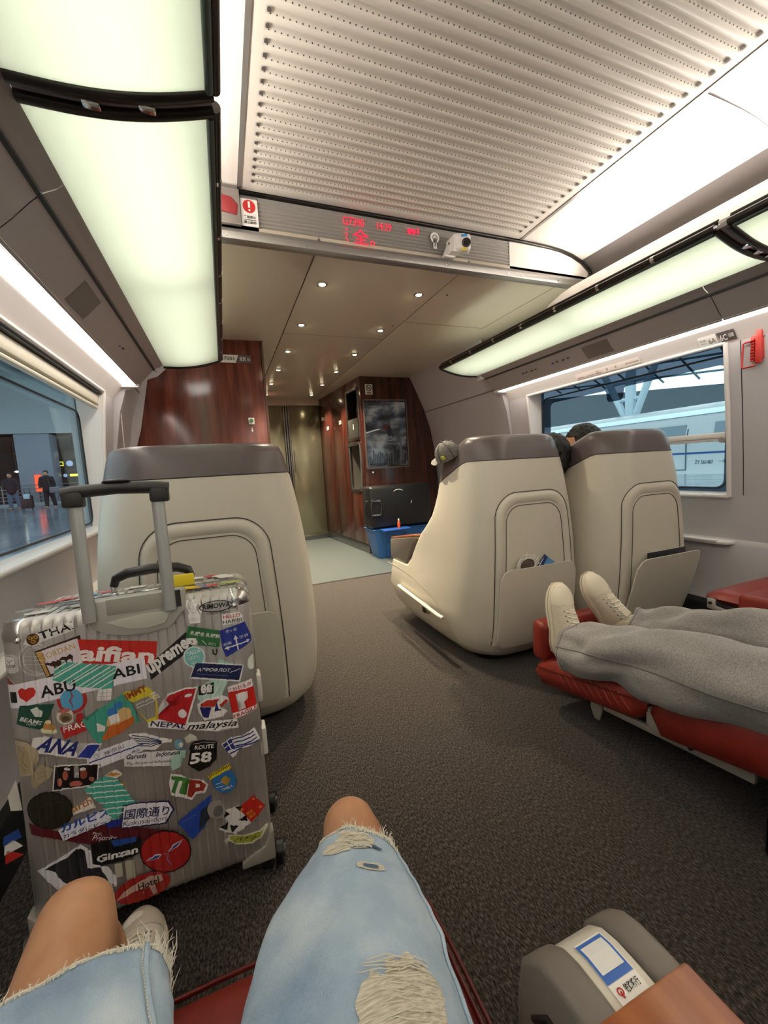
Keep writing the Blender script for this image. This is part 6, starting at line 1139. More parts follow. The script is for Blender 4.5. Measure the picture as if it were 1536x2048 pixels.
# inseams and side seam
obj('seam', G().tube([shL.P(.45+.55*k/30, .62-.10*sin(k/6), .0022) for k in range(31)], .0030, 6), M_denim, pv, smooth=60)
g = G()
for k in range(60):
    g.tube([shL.P(.45+.55*k/60, .62-.10*sin(k/12)+.05, .0035), shL.P(.45+.55*(k+.6)/60, .62-.10*sin(k/12)+.05, .0035)], .0008, 4)
obj('stitching', g, M_thread, pv)
obj('seam', G().tube([shR.P(.45+.55*k/30, .35, .0018) for k in range(31)], .0025, 6), M_denim, pv, smooth=60)
def ripped(T_, t0, t1, a0, a1, seed, m, off=.0014, rag=.2, parent=pv, name='ripped_patch'):
    n_, m_ = 36, 30; g = G(); vs = []
    for i in range(n_+1):
        for j in range(m_+1):
            u, v = i/n_, j/m_; uu = u+rag*.25*nz(v*6, seed)*(1 if .02 < u < .98 else 1); vv = v+rag*.35*nz(u*5, seed+7)
            vs.append(T_.P(t0+(t1-t0)*uu, a0+(a1-a0)*vv, off))
    fs = []
    for i in range(n_):
        for j in range(m_):
            u, v = (i+.5)/n_*2-1, (j+.5)/m_*2-1; e = abs(u)**2.6+abs(v)**2.6+.35*nz(u*2.3+seed, v*2.3)
            if e < 1: k = i*(m_+1)+j; fs.append((k, k+1, k+m_+2, k+m_+1))
    return obj(name, g.add(vs, fs), m, parent, smooth=70)
ripped(shR, .875, .972, 1.15, 1.95, 1, M_rip); ripped(shR, .860, .905, 1.60, 2.15, 2, M_rip, .0013)
ripped(shR, .885, .905, 1.00, 1.72, 3, M_under, .0022, .1, name='blue_weft_gap')
ripped(shR, .790, .803, 1.15, 1.38, 4, M_under, .0022, .1, name='blue_weft_gap'); ripped(shR, .785, .812, 1.05, 1.48, 5, M_rip, .0013)
ripped(shR, .30, .545, .72, 1.50, 6, M_rip, .0013, .5)
g = G(); rr = random.Random(4)
for (t0, t1, a0, a1, n_) in ((.88, .955, 1.2, 1.85, 46), (.36, .545, .8, 1.40, 60), (.885, .905, 1.0, 1.7, 16)):
    for k in range(n_):
        t_ = t0+(t1-t0)*rr.random(); aa = a0+(a1-a0)*rr.random()*.7; da = .12+.2*rr.random()
        g.tube([shR.P(min(.99, t_), aa, .002), shR.P(min(.99, t_+.004*rr.uniform(-1, 1)), aa+da/2, .0042), shR.P(min(.99, t_+.006*rr.uniform(-1, 1)), aa+da, .002)], .0005, 4)
obj('loose_threads', g, M_thread, pv, kind='stuff')
# shoe builder, toe along +y, sole on z=0
def shoe(name, label, parent, style, L=.262):
    t_ = bpy.data.objects.new(name, None); C.objects.link(t_); t_.parent = parent; t_.empty_display_size = .02
    if label: t_['label'] = label
    S = [(0, .014, .035), (.006, .026, .060), (.02, .033, .078), (.045, .036, .090), (.08, .036, .092), (.115, .038, .080), (.15, .042, .064), (.18, .045, .053), (.21, .044, .046), (.235, .036, .038), (.252, .023, .028), (.260, .010, .016)]
    k_ = L/.262
    def sec(y, w, h, z0=.0, n_=16):
        return [Vector((w*1.0*cos(pi*q/n_) if q else w, y*k_, z0+h*math.sin(pi*q/n_)**.72)) for q in range(n_+1)]
    canvas = M_canvas if style == 'canvas' else mat('shoe_beige_mesh', 'd3cbbd', .85); rub = M_rubber if style == 'canvas' else mat('sole_cream', 'd8cbb0', .5)
    z0 = .020
    obj('upper', G().loft([sec(y, w, h, z0) for y, w, h in S]), canvas, t_, smooth=60)
    so = [(0, .018), (.012, .031), (.04, .038), (.08, .038), (.12, .041), (.16, .047), (.20, .048), (.23, .041), (.25, .030), (.262, .015)]
    out_ = [(w, y*k_) for y, w in so]+[(-w, y*k_) for y, w in so[::-1]]
    top_h = .028 if style == 'canvas' else .030
    rings = [[Vector((x*f, (y-.13)*f+.13, z)) for x, y in out_] for z, f in ((0, .96), (.004, 1.0), (top_h-.004, 1.02), (top_h, .99))]
    sl = obj('rubber_sole', G().loft(rings), rub, t_, smooth=45)
    obj('sole_groove', G().tube([Vector((x*1.025, (y-.13)*1.025+.13, .014)) for x, y in out_]+[Vector((out_[0][0]*1.025, (out_[0][1]-.13)*1.025+.13, .014))], .0012, 5), mat('sole_line', 'b7a98f', .6), t_)
    cap_ = [(.192, .0455, .0505), (.215, .0435, .045), (.237, .0355, .0375), (.253, .023, .028), (.2625, .010, .017)]
    obj('toe_cap', G().loft([sec(y, w+.0012, h+.0012, z0) for y, w, h in cap_]), rub if style == 'canvas' else mat('suede_overlay', 'c9bfae', .9), t_, smooth=60)
    if style == 'canvas':
        obj('ankle_collar', G().loft([[Vector((.034*f*cos(2*pi*q/18), (.047+sh)*k_+.042*f*sin(2*pi*q/18), z)) for q in range(18)] for z, f, sh in ((.05, 1.05, 0), (.10, 1.06, -.002), (.160, 1.04, -.004), (.166, .98, -.004))], cap=(0, 1)), canvas, t_, smooth=60)
    # tongue and laces
    tg = [Vector((x, y*k_, z)) for y, z in ((.175, .078), (.15, .090), (.12, .105), (.095, .122)) for x in (-.014, .014)]
    obj('tongue', G().add(tg+[p-Vector((0, 0, .006)) for p in tg], [(0, 1, 3, 2), (2, 3, 5, 4), (4, 5, 7, 6), (8, 10, 11, 9), (10, 12, 13, 11), (12, 14, 15, 13), (0, 2, 10, 8), (2, 4, 12, 10), (4, 6, 14, 12), (1, 9, 11, 3), (3, 11, 13, 5), (5, 13, 15, 7), (6, 7, 15, 14), (0, 8, 9, 1)]), canvas, t_, smooth=60)
    lace = M_canvas if style != 'canvas' else mat('lace_cream', 'e6dfcf', .8); g = G(); ey = G()
    for q in range(6):
        y = .170-.016*q; z = .083+.0072*q; w = .021
        g.tube([(-w, y*k_, z-.010), (-w*.5, (y-.004)*k_, z+.004), (w*.5, (y-.009)*k_, z+.005), (w, (y-.014)*k_, z-.008)], .0026, 6, flat=.6)
        g.tube([(w, y*k_, z-.010), (w*.5, (y-.004)*k_, z+.003), (-w*.5, (y-.009)*k_, z+.004), (-w, (y-.014)*k_, z-.008)], .0026, 6, flat=.6)
        for sx_ in (-1, 1): ey.ell((sx_*.0245, y*k_, z-.015), (.0026, .0032, .0032), 8, 6)
    g.tube([(0, .078*k_, .125), (.022, .09*k_, .138), (.034, .075*k_, .132), (.02, .066*k_, .125), (0, .074*k_, .125)], .0020, 6).tube([(0, .078*k_, .125), (-.02, .085*k_, .136), (-.03, .07*k_, .128), (0, .074*k_, .124)], .0020, 6)
    obj('laces', g, lace, t_, smooth=60); obj('eyelets', ey, mat('eyelet_metal', '8a8378', .4, .6), t_, smooth=60)
    return t_
sv = shoe('shoe', 'beige running shoe with a black side stripe', pv, 'run', .275); sv.location = (-.222, .668, .0); sv.rotation_euler = (0, 0, radians(6))
obj('side_stripe', G().prism([(.0445, .105, .050), (.043, .13, .052), (.047, .168, .040), (.049, .180, .032), (.0475, .150, .034), (.044, .11, .040)], (.0025, 0, .001)), M_black, sv)
obj('toe_overlay', G().ell((-.006, .222, .055), (.024, .028, .012), 18, 10), mat('overlay_pale', 'e4dfd3', .7), sv, smooth=60)
obj('heel_panel', G().prism([(.0385, .05, .035), (.0385, .10, .045), (.042, .13, .052), (.040, .09, .078), (.036, .04, .08)], (.003, 0, 0)), mat('overlay_pale', 'e4dfd3', .7), sv, bevel=.001)
sv2 = shoe('shoe', None, pv, 'run', .275); sv2.location = (.15, .38, 0)

# ---- neighbour's legs on the footrest
pn = root('person', 'person in grey trousers and cream canvas shoes, legs stretched on a red footrest', 'person')
fused('body', [('c', (1.20, -.12, .44), .085, (1.15, .36, .43), .058), ('c', (1.15, .36, .43), .058, (1.10, .80, .335), .048), ('c', (1.10, .80, .335), .048, (1.105, 1.06, .275), .030), ('c', (1.105, 1.075, .27), .024, (1.103, 1.11, .36), .020),
               ('c', (1.32, -.12, .44), .085, (1.35, .36, .43), .058), ('c', (1.35, .36, .43), .058, (1.36, .80, .355), .048), ('c', (1.36, .80, .355), .048, (1.352, 1.03, .31), .028), ('c', (1.350, 1.065, .30), .022, (1.31, 1.10, .37), .018),
               ('e', (1.26, -.16, .46), (.18, .14, .13)), ('e', (1.26, -.30, .62), (.16, .14, .18))], .011, [M_skin], pn, 6)
def dN(seed, amp=1):
    def f(t_, a):
        w = .016*nz(t_*5+seed, cos(a)*1.1, sin(a)*1.1)+.010*nz(t_*11+seed, cos(a)*2.2, sin(a)*2.2+seed)
        w += .009*sin(14*t_+2.5*a+seed)*math.exp(-((t_-.35)/.2)**2)+.006*sin(22*t_-3*a)*math.exp(-((t_-.75)/.15)**2)
        return w*amp*1.45
    return f
tA = ClothTube([(1.20, -.25, .46), (1.17, .0, .45), (1.135, .30, .415), (1.115, .55, .385), (1.105, .78, .350), (1.098, .93, .315), (1.085, 1.045, .288)], [(.13, .12), (.125, .115), (.125, .105), (.122, .098), (.115, .088), (.108, .078), (.100, .070)], 110, 64, dN(1))
tB = ClothTube([(1.33, -.25, .46), (1.35, .0, .45), (1.365, .30, .44), (1.365, .55, .415), (1.365, .75, .385), (1.358, .90, .350), (1.350, .99, .330)], [(.13, .12), (.12, .115), (.108, .10), (.098, .09), (.096, .082), (.090, .074), (.084, .068)], 110, 64, dN(6))
obj('trouser_leg', tA.geo(.003), M_grey_knit, pn, smooth=75); obj('trouser_leg', tB.geo(.003), M_grey_knit, pn, smooth=75)
obj('trouser_seam', G().tube([tA.P(.25+.75*k/40, pi-.25+.15*sin(k/9), .001) for k in range(41)], .0018, 6), mat('seam_grey', '6f6b67', .95), pn)
obj('cuff_hem', G().tube([tA.P(.972, 2*pi*k/48, .0008) for k in range(49)], .0012, 5).tube([tB.P(.972, 2*pi*k/48, .0008) for k in range(49)], .0012, 5), mat('seam_grey', '6f6b67', .95), pn)
for k, (hx, hy, hz, rx, ry, rz) in enumerate(((1.100, 1.145, .225, 90, 4, 0), (1.365, 1.135, .262, 88, -24, 4))):
    s_ = shoe('shoe', None, pn, 'canvas', .262)
    Mx = Matrix.Rotation(radians(ry), 4, 'Y') @ Matrix.Rotation(radians(rz), 4, 'Z') @ Matrix.Rotation(radians(rx-6), 4, 'X')
    s_.matrix_local = Matrix.Translation((hx, hy, hz)) @ Mx
# ---- passengers in the row ahead, mostly behind their seats
def passenger(label, x, y, z, turn, lean):
    t_ = root('person', label, 'person', loc=(0, 0, 0))
    H = Vector((x, y, z)); n1 = H+Vector((0, .0, -.12)); ch = H+Vector((-lean*.3, .02, -.34)); hip = Vector((x-lean, y+.10, .52))
    P = [('e', H, (.074, .092, .108)), ('e', H+Vector((0, .012, -.045)), (.056, .07, .07)), ('c', H+Vector((0, -.01, -.07)), .052, n1+Vector((0, -.01, -.04)), .056), ('c', n1+Vector((-.13, 0, -.09)), .06, n1+Vector((.13, 0, -.09)), .06),
         ('c', ch, .13, hip, .13), ('c', hip+Vector((-.09, 0, 0)), .085, hip+Vector((-.1, .42, .03)), .06), ('c', hip+Vector((.09, 0, 0)), .085, hip+Vector((.1, .42, .03)), .06),
         ('c', hip+Vector((-.1, .42, .03)), .055, hip+Vector((-.1, .46, -.42)), .04), ('c', hip+Vector((.1, .42, .03)), .055, hip+Vector((.1, .46, -.42)), .04)]
    for sx_ in (-1, 1):
        sh = n1+Vector((sx_*.17, 0, -.10)); el_ = sh+Vector((sx_*.05, .12, -.24)); wr_ = el_+Vector((-sx_*.05, .22, -.02))
        P += [('c', sh, .05, el_, .038), ('c', el_, .038, wr_, .027), ('c', wr_, .026, wr_+Vector((0, .06, -.01)), .028)]
        for q in range(4): f0 = wr_+Vector(((q-1.5)*.018, .075, -.01)); P.append(('c', f0, .0095, f0+Vector(((q-1.5)*.004, .055+.008*(q in (1, 2)), -.025)), .008))
        f0 = wr_+Vector((-sx_*.025, .03, 0)); P.append(('c', f0, .011, f0+Vector((-sx_*.03, .04, -.01)), .009))
        P.append(('e', H+Vector((sx_*.074, .0, -.015)), (.010, .02, .03)))
    P += [('e', H+Vector((0, .095, -.025)), (.013, .018, .02)), ('e', H+Vector((0, .082, -.06)), (.025, .012, .01)), ('e', H+Vector((0, .075, -.095)), (.025, .02, .018))]
    Rz = Matrix.Translation(H) @ Matrix.Rotation(radians(turn), 4, 'Z') @ Matrix.Translation(-H)
    b_ = fused('body', P, .010, [M_skin], t_, 3)
    eyes = G()
    for sx_ in (-1, 1): eyes.ell(H+Vector((sx_*.03, .086, .008)), (.011, .008, .006), 12, 8)
    hr = [('e', H+Vector((0, -.012, .028)), (.084, .098, .098)), ('e', H+Vector((0, -.045, -.02)), (.072, .062, .080))]
    hobj = fused('hair', hr, .007, [M_hair], t_, 1)
    for v in hobj.data.vertices:
        p = v.co-H
        v.co += Vector((nz(p.x*55, p.y*55, p.z*40), nz(p.x*55+9, p.y*55, p.z*40), nz(p.x*55, p.y*55+9, p.z*40)))*.008
        if p.y > .045 and p.z < .055: v.co.y = H.y+.045+(p.y-.045)*.25; v.co.x = H.x+p.x*.9
    e_ = obj('eyes', eyes, M_dark, t_, smooth=60)
    top = fused('sweater', [('c', ch+Vector((0, 0, .03)), .155, hip, .155)]+[('c', n1+Vector((sx_*.16, 0, -.10)), .068, n1+Vector((sx_*.20, .12, -.34)), .055) for sx_ in (-1, 1)]+[('c', n1+Vector((sx_*.20, .12, -.34)), .055, n1+Vector((sx_*.16, .30, -.36)), .045) for sx_ in (-1, 1)], .012, [mat('dark_sweater', '1d1c20', .9)], t_, 4)
    for o_ in (b_, hobj, e_, top): o_.data.transform(Rz) if o_ is not top else None
    return t_
passenger('person with short black hair sitting in the window seat ahead, head above the backrest', 1.862, 1.735, 1.005, 55, -.02)
passenger('person with black hair mostly hidden between the two right seats', 1.60, 1.70, .955, 10, .28)
# grey cap on the left wing of the aisle seat
t = root('cap', 'grey cap with a yellow patch resting on the aisle seat headrest wing', 'cap', loc=(1.022, 1.735, .985)); t.scale = (.82, .82, .82); t.rotation_euler = (radians(-8), radians(-30), radians(15))
mc = noisy(mat('cap_grey', '6c6863', .9), 120, ['5d5955', '7b7772'], .2, dist=.002)
g = G(); rings = []
for k in range(9):
    th = pi/2*k/8; rings.append([Vector((.078*cos(th)**.8*cos(a), .088*cos(th)**.8*sin(a), .095*sin(th))) for a in [q*pi/12 for q in range(24)]] if k < 8 else [Vector((.004*cos(a), .004*sin(a), .095)) for a in [q*pi/12 for q in range(24)]])
obj('crown', g.loft(rings), mc, t, smooth=60)
g = G()
for q in range(6):
    a = q*pi/3; g.tube([(.079*cos(pi/2*k/8)**.8*cos(a), .089*cos(pi/2*k/8)**.8*sin(a), .097*sin(pi/2*k/8)) for k in range(8)], .0016, 5)
obj('crown_seam', g, M_dark, t)
obj('button', G().ell((0, 0, .097), (.008, .008, .004), 10, 6), M_dark, t, smooth=60)
obj('brim', G().loft([[Vector((.07*cos(a)*f, .06+.09*f*abs(sin(a)), .004+.02*f*abs(cos(a))**2*-.6+dz)) for a in [q*pi/14 for q in range(15)]]+[Vector((.07*cos(a)*f*.6, .05, .004+dz)) for a in [pi-q*pi/6 for q in range(7)]] for f, dz in ((1, 0), (1, .004))]), mc, t, smooth=60)
obj('yellow_patch', G().box((-.074, -.03, .03), (.006, .026, .022)), mat('patch_yellow', 'c9c23a', .6), t, bevel=.002)

# ================================================================= LUGGAGE BY THE CABINET
t = root('equipment_case', 'black hard case with chrome carry handle standing on a blue crate', 'case', loc=(1.72, 4.08, .31))
obj('shell', G().box((0, 0, .23), (.70, .26, .44)), mat('case_black', '16171a', .38), t, bevel=.03, seg=3)
obj('lid_seam', G().box((0, .02, .23), (.704, .006, .444)), M_dark, t, bevel=.002)
g = G().tube([(-.345, -.06, .30), (-.375, -.07, .30), (-.378, -.07, .16), (-.345, -.06, .16)], .009, 10)
obj('side_handle', g, M_black, t, smooth=60)
for z in (.305, .155): obj('handle_clip', G().tube([(-.34, -.135, z), (-.28, -.137, z), (-.24, -.135, z-.006)], .011, 10), M_chrome, t, smooth=60)
obj('front_handle', G().tube([(-.33, -.14, .31), (-.345, -.145, .23), (-.33, -.14, .15), (-.24, -.14, .15), (-.23, -.14, .23), (-.24, -.14, .31), (-.33, -.14, .31)], .009, 10), mat('handle_dark', '2a2a2c', .3), t, smooth=60)
obj('logo_arc', G().tube([(-.03+.05*cos(a), -.133, .385+.02*sin(a)) for a in [pi*k/8 for k in range(9)]], .003, 5).tube([(.10+.02*cos(a), -.133, .27+.02*sin(a)) for a in [-1.2+1.6*k/8 for k in range(9)]], .003, 5), M_white, t)
t = root('storage_crate', 'blue plastic crate on the floor under the black case', 'crate', loc=(1.74, 4.09, 0))
mb = mat('crate_blue', '2a5f9e', .45)
rings = [[Vector((x, y, z)) for x, y in ((-w, -d), (w, -d), (w, d), (-w, d))] for z, w, d in ((0, .29, .12), (.30, .34, .15), (.31, .36, .165), (.312, .33, .145), (.27, .32, .14), (.02, .27, .11))]
obj('shell', G().loft(rings, cap=(1, 1)), mb, t, bevel=.004)
for x in (-.2, 0, .2): obj('rib', G().box((x, -.142, .15), (.012, .02, .24)), mb, t, bevel=.002)
t = root('blue_folder', 'bright blue folder lying at the crate rim beside the wooden armrest', 'folder', loc=(1.60, 3.86, .315)); obj('cover', G().box((0, 0, 0), (.30, .14, .012)), mat('folder_blue', '2450a0', .4), t, bevel=.003); obj('pages', G().box((0, .003, .0), (.29, .138, .006)), M_white, t)
t = root('red_bottle', 'small orange red bottle standing by the blue crate', 'bottle', loc=(1.64, 3.86, .3215)); obj('body', G().tube([(0, 0, 0), (0, 0, .06), (0, 0, .075)], [.015, .015, .006], 12), mat('bottle_orange', 'c04a2a', .4), t, smooth=50); obj('lid', G().cyl((0, 0, .085), (0, 0, 1), .008, .02, 12), M_white, t, smooth=50)
# ================================================================= STATION OUTSIDE
gp = root('platform', None, None, kind='structure')
mplat = noisy(mat('platform_stone', '6a7480', .14, spec=.7), .35, ['606a76', '7a8490'], 0)
obj('paving', G().bb((-60, -12, -.3), (-1.25, 70, -.02)), mplat, gp)
obj('edge_strip', G().bb((-1.9, -12, -.02), (-1.25, 70, -.012)), mat('edge_pale', 'a8acae', .3), gp)
g = G()
for k in range(26): g.bb((-60, 4+2*k, -.0205), (-1.9, 4.02+2*k, -.0185))
for k in range(12): g.bb((-3.5-2*k, -12, -.0205), (-3.48-2*k, 70, -.0185))
obj('paving_joints', g, mat('joint_dark', '2a3038', .3), gp, kind='stuff')
st_ = root('station_building', None, None, kind='structure')
mfas = mat('fascia_grey', 'b4bfc4', .6)
obj('fascia', G().bb((-40, 30, 4.0), (-1.4, 31, 7.6)), mfas, st_)
obj('slatted_soffit', G().prism([(-40, 30, 7.6), (-1.4, 30, 7.6), (-1.4, 24.5, 7.0), (-40, 24.5, 7.0)], (0, 0, .1)), mat('soffit_pale', '8f9ca2', .6), st_)
for k in range(14): obj('soffit_slat', G().box((-14+.95*k, 27.2, 7.22), (.12, 5.6, .10)), mat('slat_pale', 'b4c0c6', .6), st_)
obj('concourse_back', G().bb((-40, 44, -.3), (-1.4, 44.4, 4.2)), mat('concourse_dark', '4a4446', .7), st_)
obj('concourse_ceiling', G().bb((-40, 30, 4.0), (-1.4, 44, 4.1)), mat('concourse_dark', '4a4446', .7), st_)
obj('pillar', G().bb((-10.8, 29.2, 0), (-9.15, 30.4, 4.0)), mat('pillar_grey', '8d94a2', .4), st_, bevel=.05)
obj('pillar', G().bb((-4.6, 29.2, 0), (-3.2, 30.4, 4.0)), mat('pillar_grey', '8d94a2', .4), st_, bevel=.05)
obj('pillar', G().bb((-19.8, 29.2, 0), (-18.2, 30.4, 4.0)), mat('pillar_grey', '8d94a2', .4), st_, bevel=.05)
obj('canopy_wall', G().bb((-60, 55, 0), (80, 55.5, 6.0)), mfas, st_)
# skylight beams over the tracks
for k in range(8): obj('roof_beam', G().tube([(-30+4*k, 12, 8.6), (-26+4*k, 30, 10.2)], .16, 8), mat('beam_dark', '3e5560', .5), st_)
for k in range(4): obj('roof_beam', G().tube([(-34, 14+4.5*k, 8.8+.4*k), (0, 14+4.5*k, 8.8+.4*k)], .10, 8), mat('beam_dark', '3e5560', .5), st_)
ml = mat('lit_white', 'ffffff', emit='dff2ff', es=2.5)
def sign(name, label, x, y, z, w, h, mbox, parts_, cat='sign', sway=0):
    t = root(name, label, cat, loc=(x, y, z)); obj('box', G().box((0, 0, 0), (w, .12, h)), mbox, t, bevel=.01)
    obj('hanger', G().bb((-w*.35-.02, -.02, h/2), (-w*.35+.02, .02, min(4.0-z, 3))).bb((w*.35-.02, -.02, h/2), (w*.35+.02, .02, min(4.0-z, 3))), M_gm, t)
    for nm, m, fn in parts_:
        g = G(); fn(g); obj(nm, g, m, t)
    return t
mdb = mat('sign_black', '121316', .5); my = mat('lit_yellow', '202000', emit='e8e23a', es=2.6); mrd = mat('lit_red', '200000', emit='d8283a', es=2.5); mbl = mat('lit_blue', '0a1a50', emit='3a6ef0', es=1.5)
sign('platform_sign', 'dark hanging sign with small white characters over the platform at the left', -10.9, 25, 2.62, 1.9, .30, mat('sign_blue_dark', '15283a', .5), [('lettering', ml, lambda g: text_on(g, '检票口 13', (-.6, -.07, -.09), (1, 0, 0), (0, 0, 1), w=1.3, h=.2, bold=1)), ('light_bar', ml, lambda g: g.bb((-.95, -.08, -.26), (.95, -.02, -.18)))])
sign('yellow_sign', 'dark sign with yellow lettering and a round clock in the concourse', -9.25, 31.5, 2.33, 1.5, .55, mdb, [('lettering', my, lambda g: text_on(g, '出口', (-.7, -.07, -.12), (1, 0, 0), (0, 0, 1), w=.65, h=.3)), ('clock_face', mat('clock_pale', '9fb0c8', emit='9fb4d8', es=.7), lambda g: g.cyl((.28, -.07, .02), (0, 1, 0), .18, .02, 24))])
sign('red_display', 'dark display board with two red lines of characters in the concourse', -8.0, 31.5, 2.42, 1.0, .45, mdb, [('lettering', mrd, lambda g: (text_on(g, '正在检票', (-.42, -.07, .02), (1, 0, 0), (0, 0, 1), w=.85, h=.14, bold=1), text_on(g, '请出示证', (-.42, -.07, -.18), (1, 0, 0), (0, 0, 1), w=.85, h=.14, bold=1)))])
sign('low_yellow_sign', 'low dark sign with a yellow lit panel behind the railing', -8.95, 32.1, 1.62, 1.7, .28, mdb, [('lit_panel', my, lambda g: g.bb((-.25, -.08, -.07), (.30, -.05, .07))), ('round_icon', mat('clock_pale', '9fb0c8'), lambda g: g.cyl((.55, -.07, 0), (0, 1, 0), .11, .02, 20).cyl((-.5, -.07, 0), (0, 1, 0), .11, .02, 20))])
t = root('light_panel', 'tall glowing blue and white information pillar at the far left of the platform', 'display', loc=(-10.5, 23.2, 0))
obj('body', G().bb((-.45, -.12, 0), (.45, .12, 1.75)), mat('panel_pale', 'a8b6c4', .4, emit='a8b6c4', es=.35), t, bevel=.03)
obj('screen', G().bb((-.38, -.14, .78), (.38, -.125, 1.62)), mbl, t); g = G()
for k in range(3): text_on(g, 'CRO', (-.3, -.145, 1.36-.26*k), (1, 0, 0), (0, 0, 1), w=.55, h=.16, bold=1) if 0 else g.bb((-.3, -.145, 1.40-.26*k), (.25, -.141, 1.50-.26*k))
obj('screen_bars', g, mat('screen_light', 'a0c0ff', emit='b0ccff', es=1.5), t)
for k, (x, y, z) in enumerate(((-9.9, 32, 3.3), (-8.6, 33, 3.15), (-7.6, 34, 3.1), (-6.9, 35, 3.08), (-11.9, 32, 2.0), (-11.0, 32, 2.0), (-12.4, 30.6, 3.2))):
    t = root('ceiling_lamp', ['white lamp glowing above the platform sign', 'white lamp glowing above the yellow sign', 'white lamp glowing above the round clock', 'white lamp glowing above the red display', 'lower left lamp glowing under the platform sign', 'lower right lamp glowing under the platform sign', 'white lamp glowing near the station pillar top'][k], 'lamp', 'concourse lamps', loc=(x, y, z)); obj('rod', G().bb((-.01, -.01, 0), (.01, .01, 4.0-z)), M_gm, t); obj('lamp_head', G().ell((0, 0, 0), (.09, .09, .04), 12, 8), mat('lamp_glow', 'ffffff', emit='fff6e6', es=25), t, smooth=60)
t = root('railing', 'metal railing with five horizontal bars along the far edge of the platform', 'railing')
for k in range(5): obj('bar', G().tube([(-24, 28.6, .30+.20*k), (-3, 28.6, .30+.20*k)], .022, 8), M_metal, t, smooth=60)
for k in range(11): obj('post', G().tube([(-24+2.1*k, 28.6, -.02), (-24+2.1*k, 28.6, 1.12)], .028, 8), M_metal, t, smooth=60)
t = root('curb', None, None, kind='structure'); obj('curb_stone', G().bb((-24, 28.2, -.02), (-3, 29.2, .12)), mat('curb_pale', '8f969a', .5), t)
def walker(label, x, y, cols, bag=None, s=1):
    t = root('person', label, 'person', loc=(x, y, -.02))
    fused('body', [('c', (-.09, 0, .84), .09, (-.11, .02, .10), .05), ('c', (.09, .06, .84), .09, (.16, .16, .10), .05), ('c', (-.11, .02, .05), .045, (-.11, -.12, .04), .04), ('c', (.16, .16, .05), .045, (.17, .04, .04), .04), ('c', (0, 0, .9), .15, (0, 0, 1.35), .14), ('c', (-.2, 0, 1.38), .06, (-.26, -.05, 1.10), .045), ('c', (-.26, -.05, 1.10), .042, (-.22, -.18, .92), .035), ('c', (.2, 0, 1.38), .06, (.27, 0, 1.08), .045), ('c', (.27, 0, 1.08), .042, (.26, -.08, .84), .035), ('e', (0, -.01, 1.60), (.085, .10, .12)), ('c', (0, 0, 1.4), .06, (0, 0, 1.55), .05), ('e', (0, -.11, 1.59), (.015, .02, .02))], .025, [M_skin], t, 2)
    fused('coat', [('c', (0, 0, .86), .18, (0, 0, 1.36), .165), ('c', (-.2, 0, 1.38), .085, (-.26, -.05, 1.10), .07), ('c', (-.26, -.05, 1.1), .07, (-.23, -.15, .96), .055), ('c', (.2, 0, 1.38), .085, (.27, 0, 1.08), .07), ('c', (.27, 0, 1.08), .07, (.26, -.05, .90), .055)], .025, [mat('coat_'+cols[0], cols[0], .9)], t, 2)
    fused('trousers', [('c', (-.09, 0, .84), .115, (-.11, .02, .12), .075), ('c', (.09, .06, .84), .115, (.16, .16, .12), .075)], .025, [mat('trouser_'+cols[1], cols[1], .9)], t, 2)
    fused('hair', [('e', (0, .02, 1.645), (.10, .115, .10))], .02, [M_hair], t, 1)
    return t
walker('person in a dark coat and blue jeans standing on the platform near the glowing pillar', -9.30, 24.2, ('201e2a', '5a6a80'))
p2 = walker('person in dark clothes with a grey bag beside a suitcase on the platform', -7.62, 23.3, ('1a1a20', '26202a'))
t = root('shoulder_bag', 'grey shoulder bag carried by the person with the suitcase on the platform', 'bag', loc=(-7.28, 23.1, .80)); obj('body', G().box((0, 0, 0), (.42, .16, .28)), mat('bag_grey', '6e6e76', .8), t, bevel=.05, seg=3); obj('strap', G().tube([(-.15, 0, .12), (-.25, .05, .5), (-.30, .1, .58)], .015, 6), M_dark, t, smooth=60)
t = root('rolling_suitcase', 'dark maroon suitcase with a white bag on top on the platform', 'suitcase', loc=(-8.30, 22.9, -.02)); obj('shell', G().box((0, 0, .36), (.42, .26, .58)), mat('maroon', '2a1218', .5), t, bevel=.05, seg=3); obj('bag_on_top', G().box((.04, -.1, .60), (.24, .1, .22)), mat('bag_white', 'a8bcc8', .6), t, bevel=.03)
for dx in (-.16, .16): obj('wheel', G().cyl((dx, 0, .04), (1, 0, 0), .04, .03, 12), M_black, t, smooth=40)
obj('pull_handle', G().tube([(-.1, .1, .62), (-.1, .1, .95), (.1, .1, .95), (.1, .1, .62)], .012, 6), M_gm, t, smooth=60)
t = root('orange_board', 'glowing orange sign standing behind the railing', 'sign', loc=(-9.9, 29.1, .12)); obj('panel', G().bb((-.16, -.04, .6), (.16, .04, 1.55)), mat('lit_orange', '602010', emit='f0502a', es=1.6), t, bevel=.03); obj('stand', G().bb((-.03, -.03, 0), (.03, .03, .62)), M_gm, t)
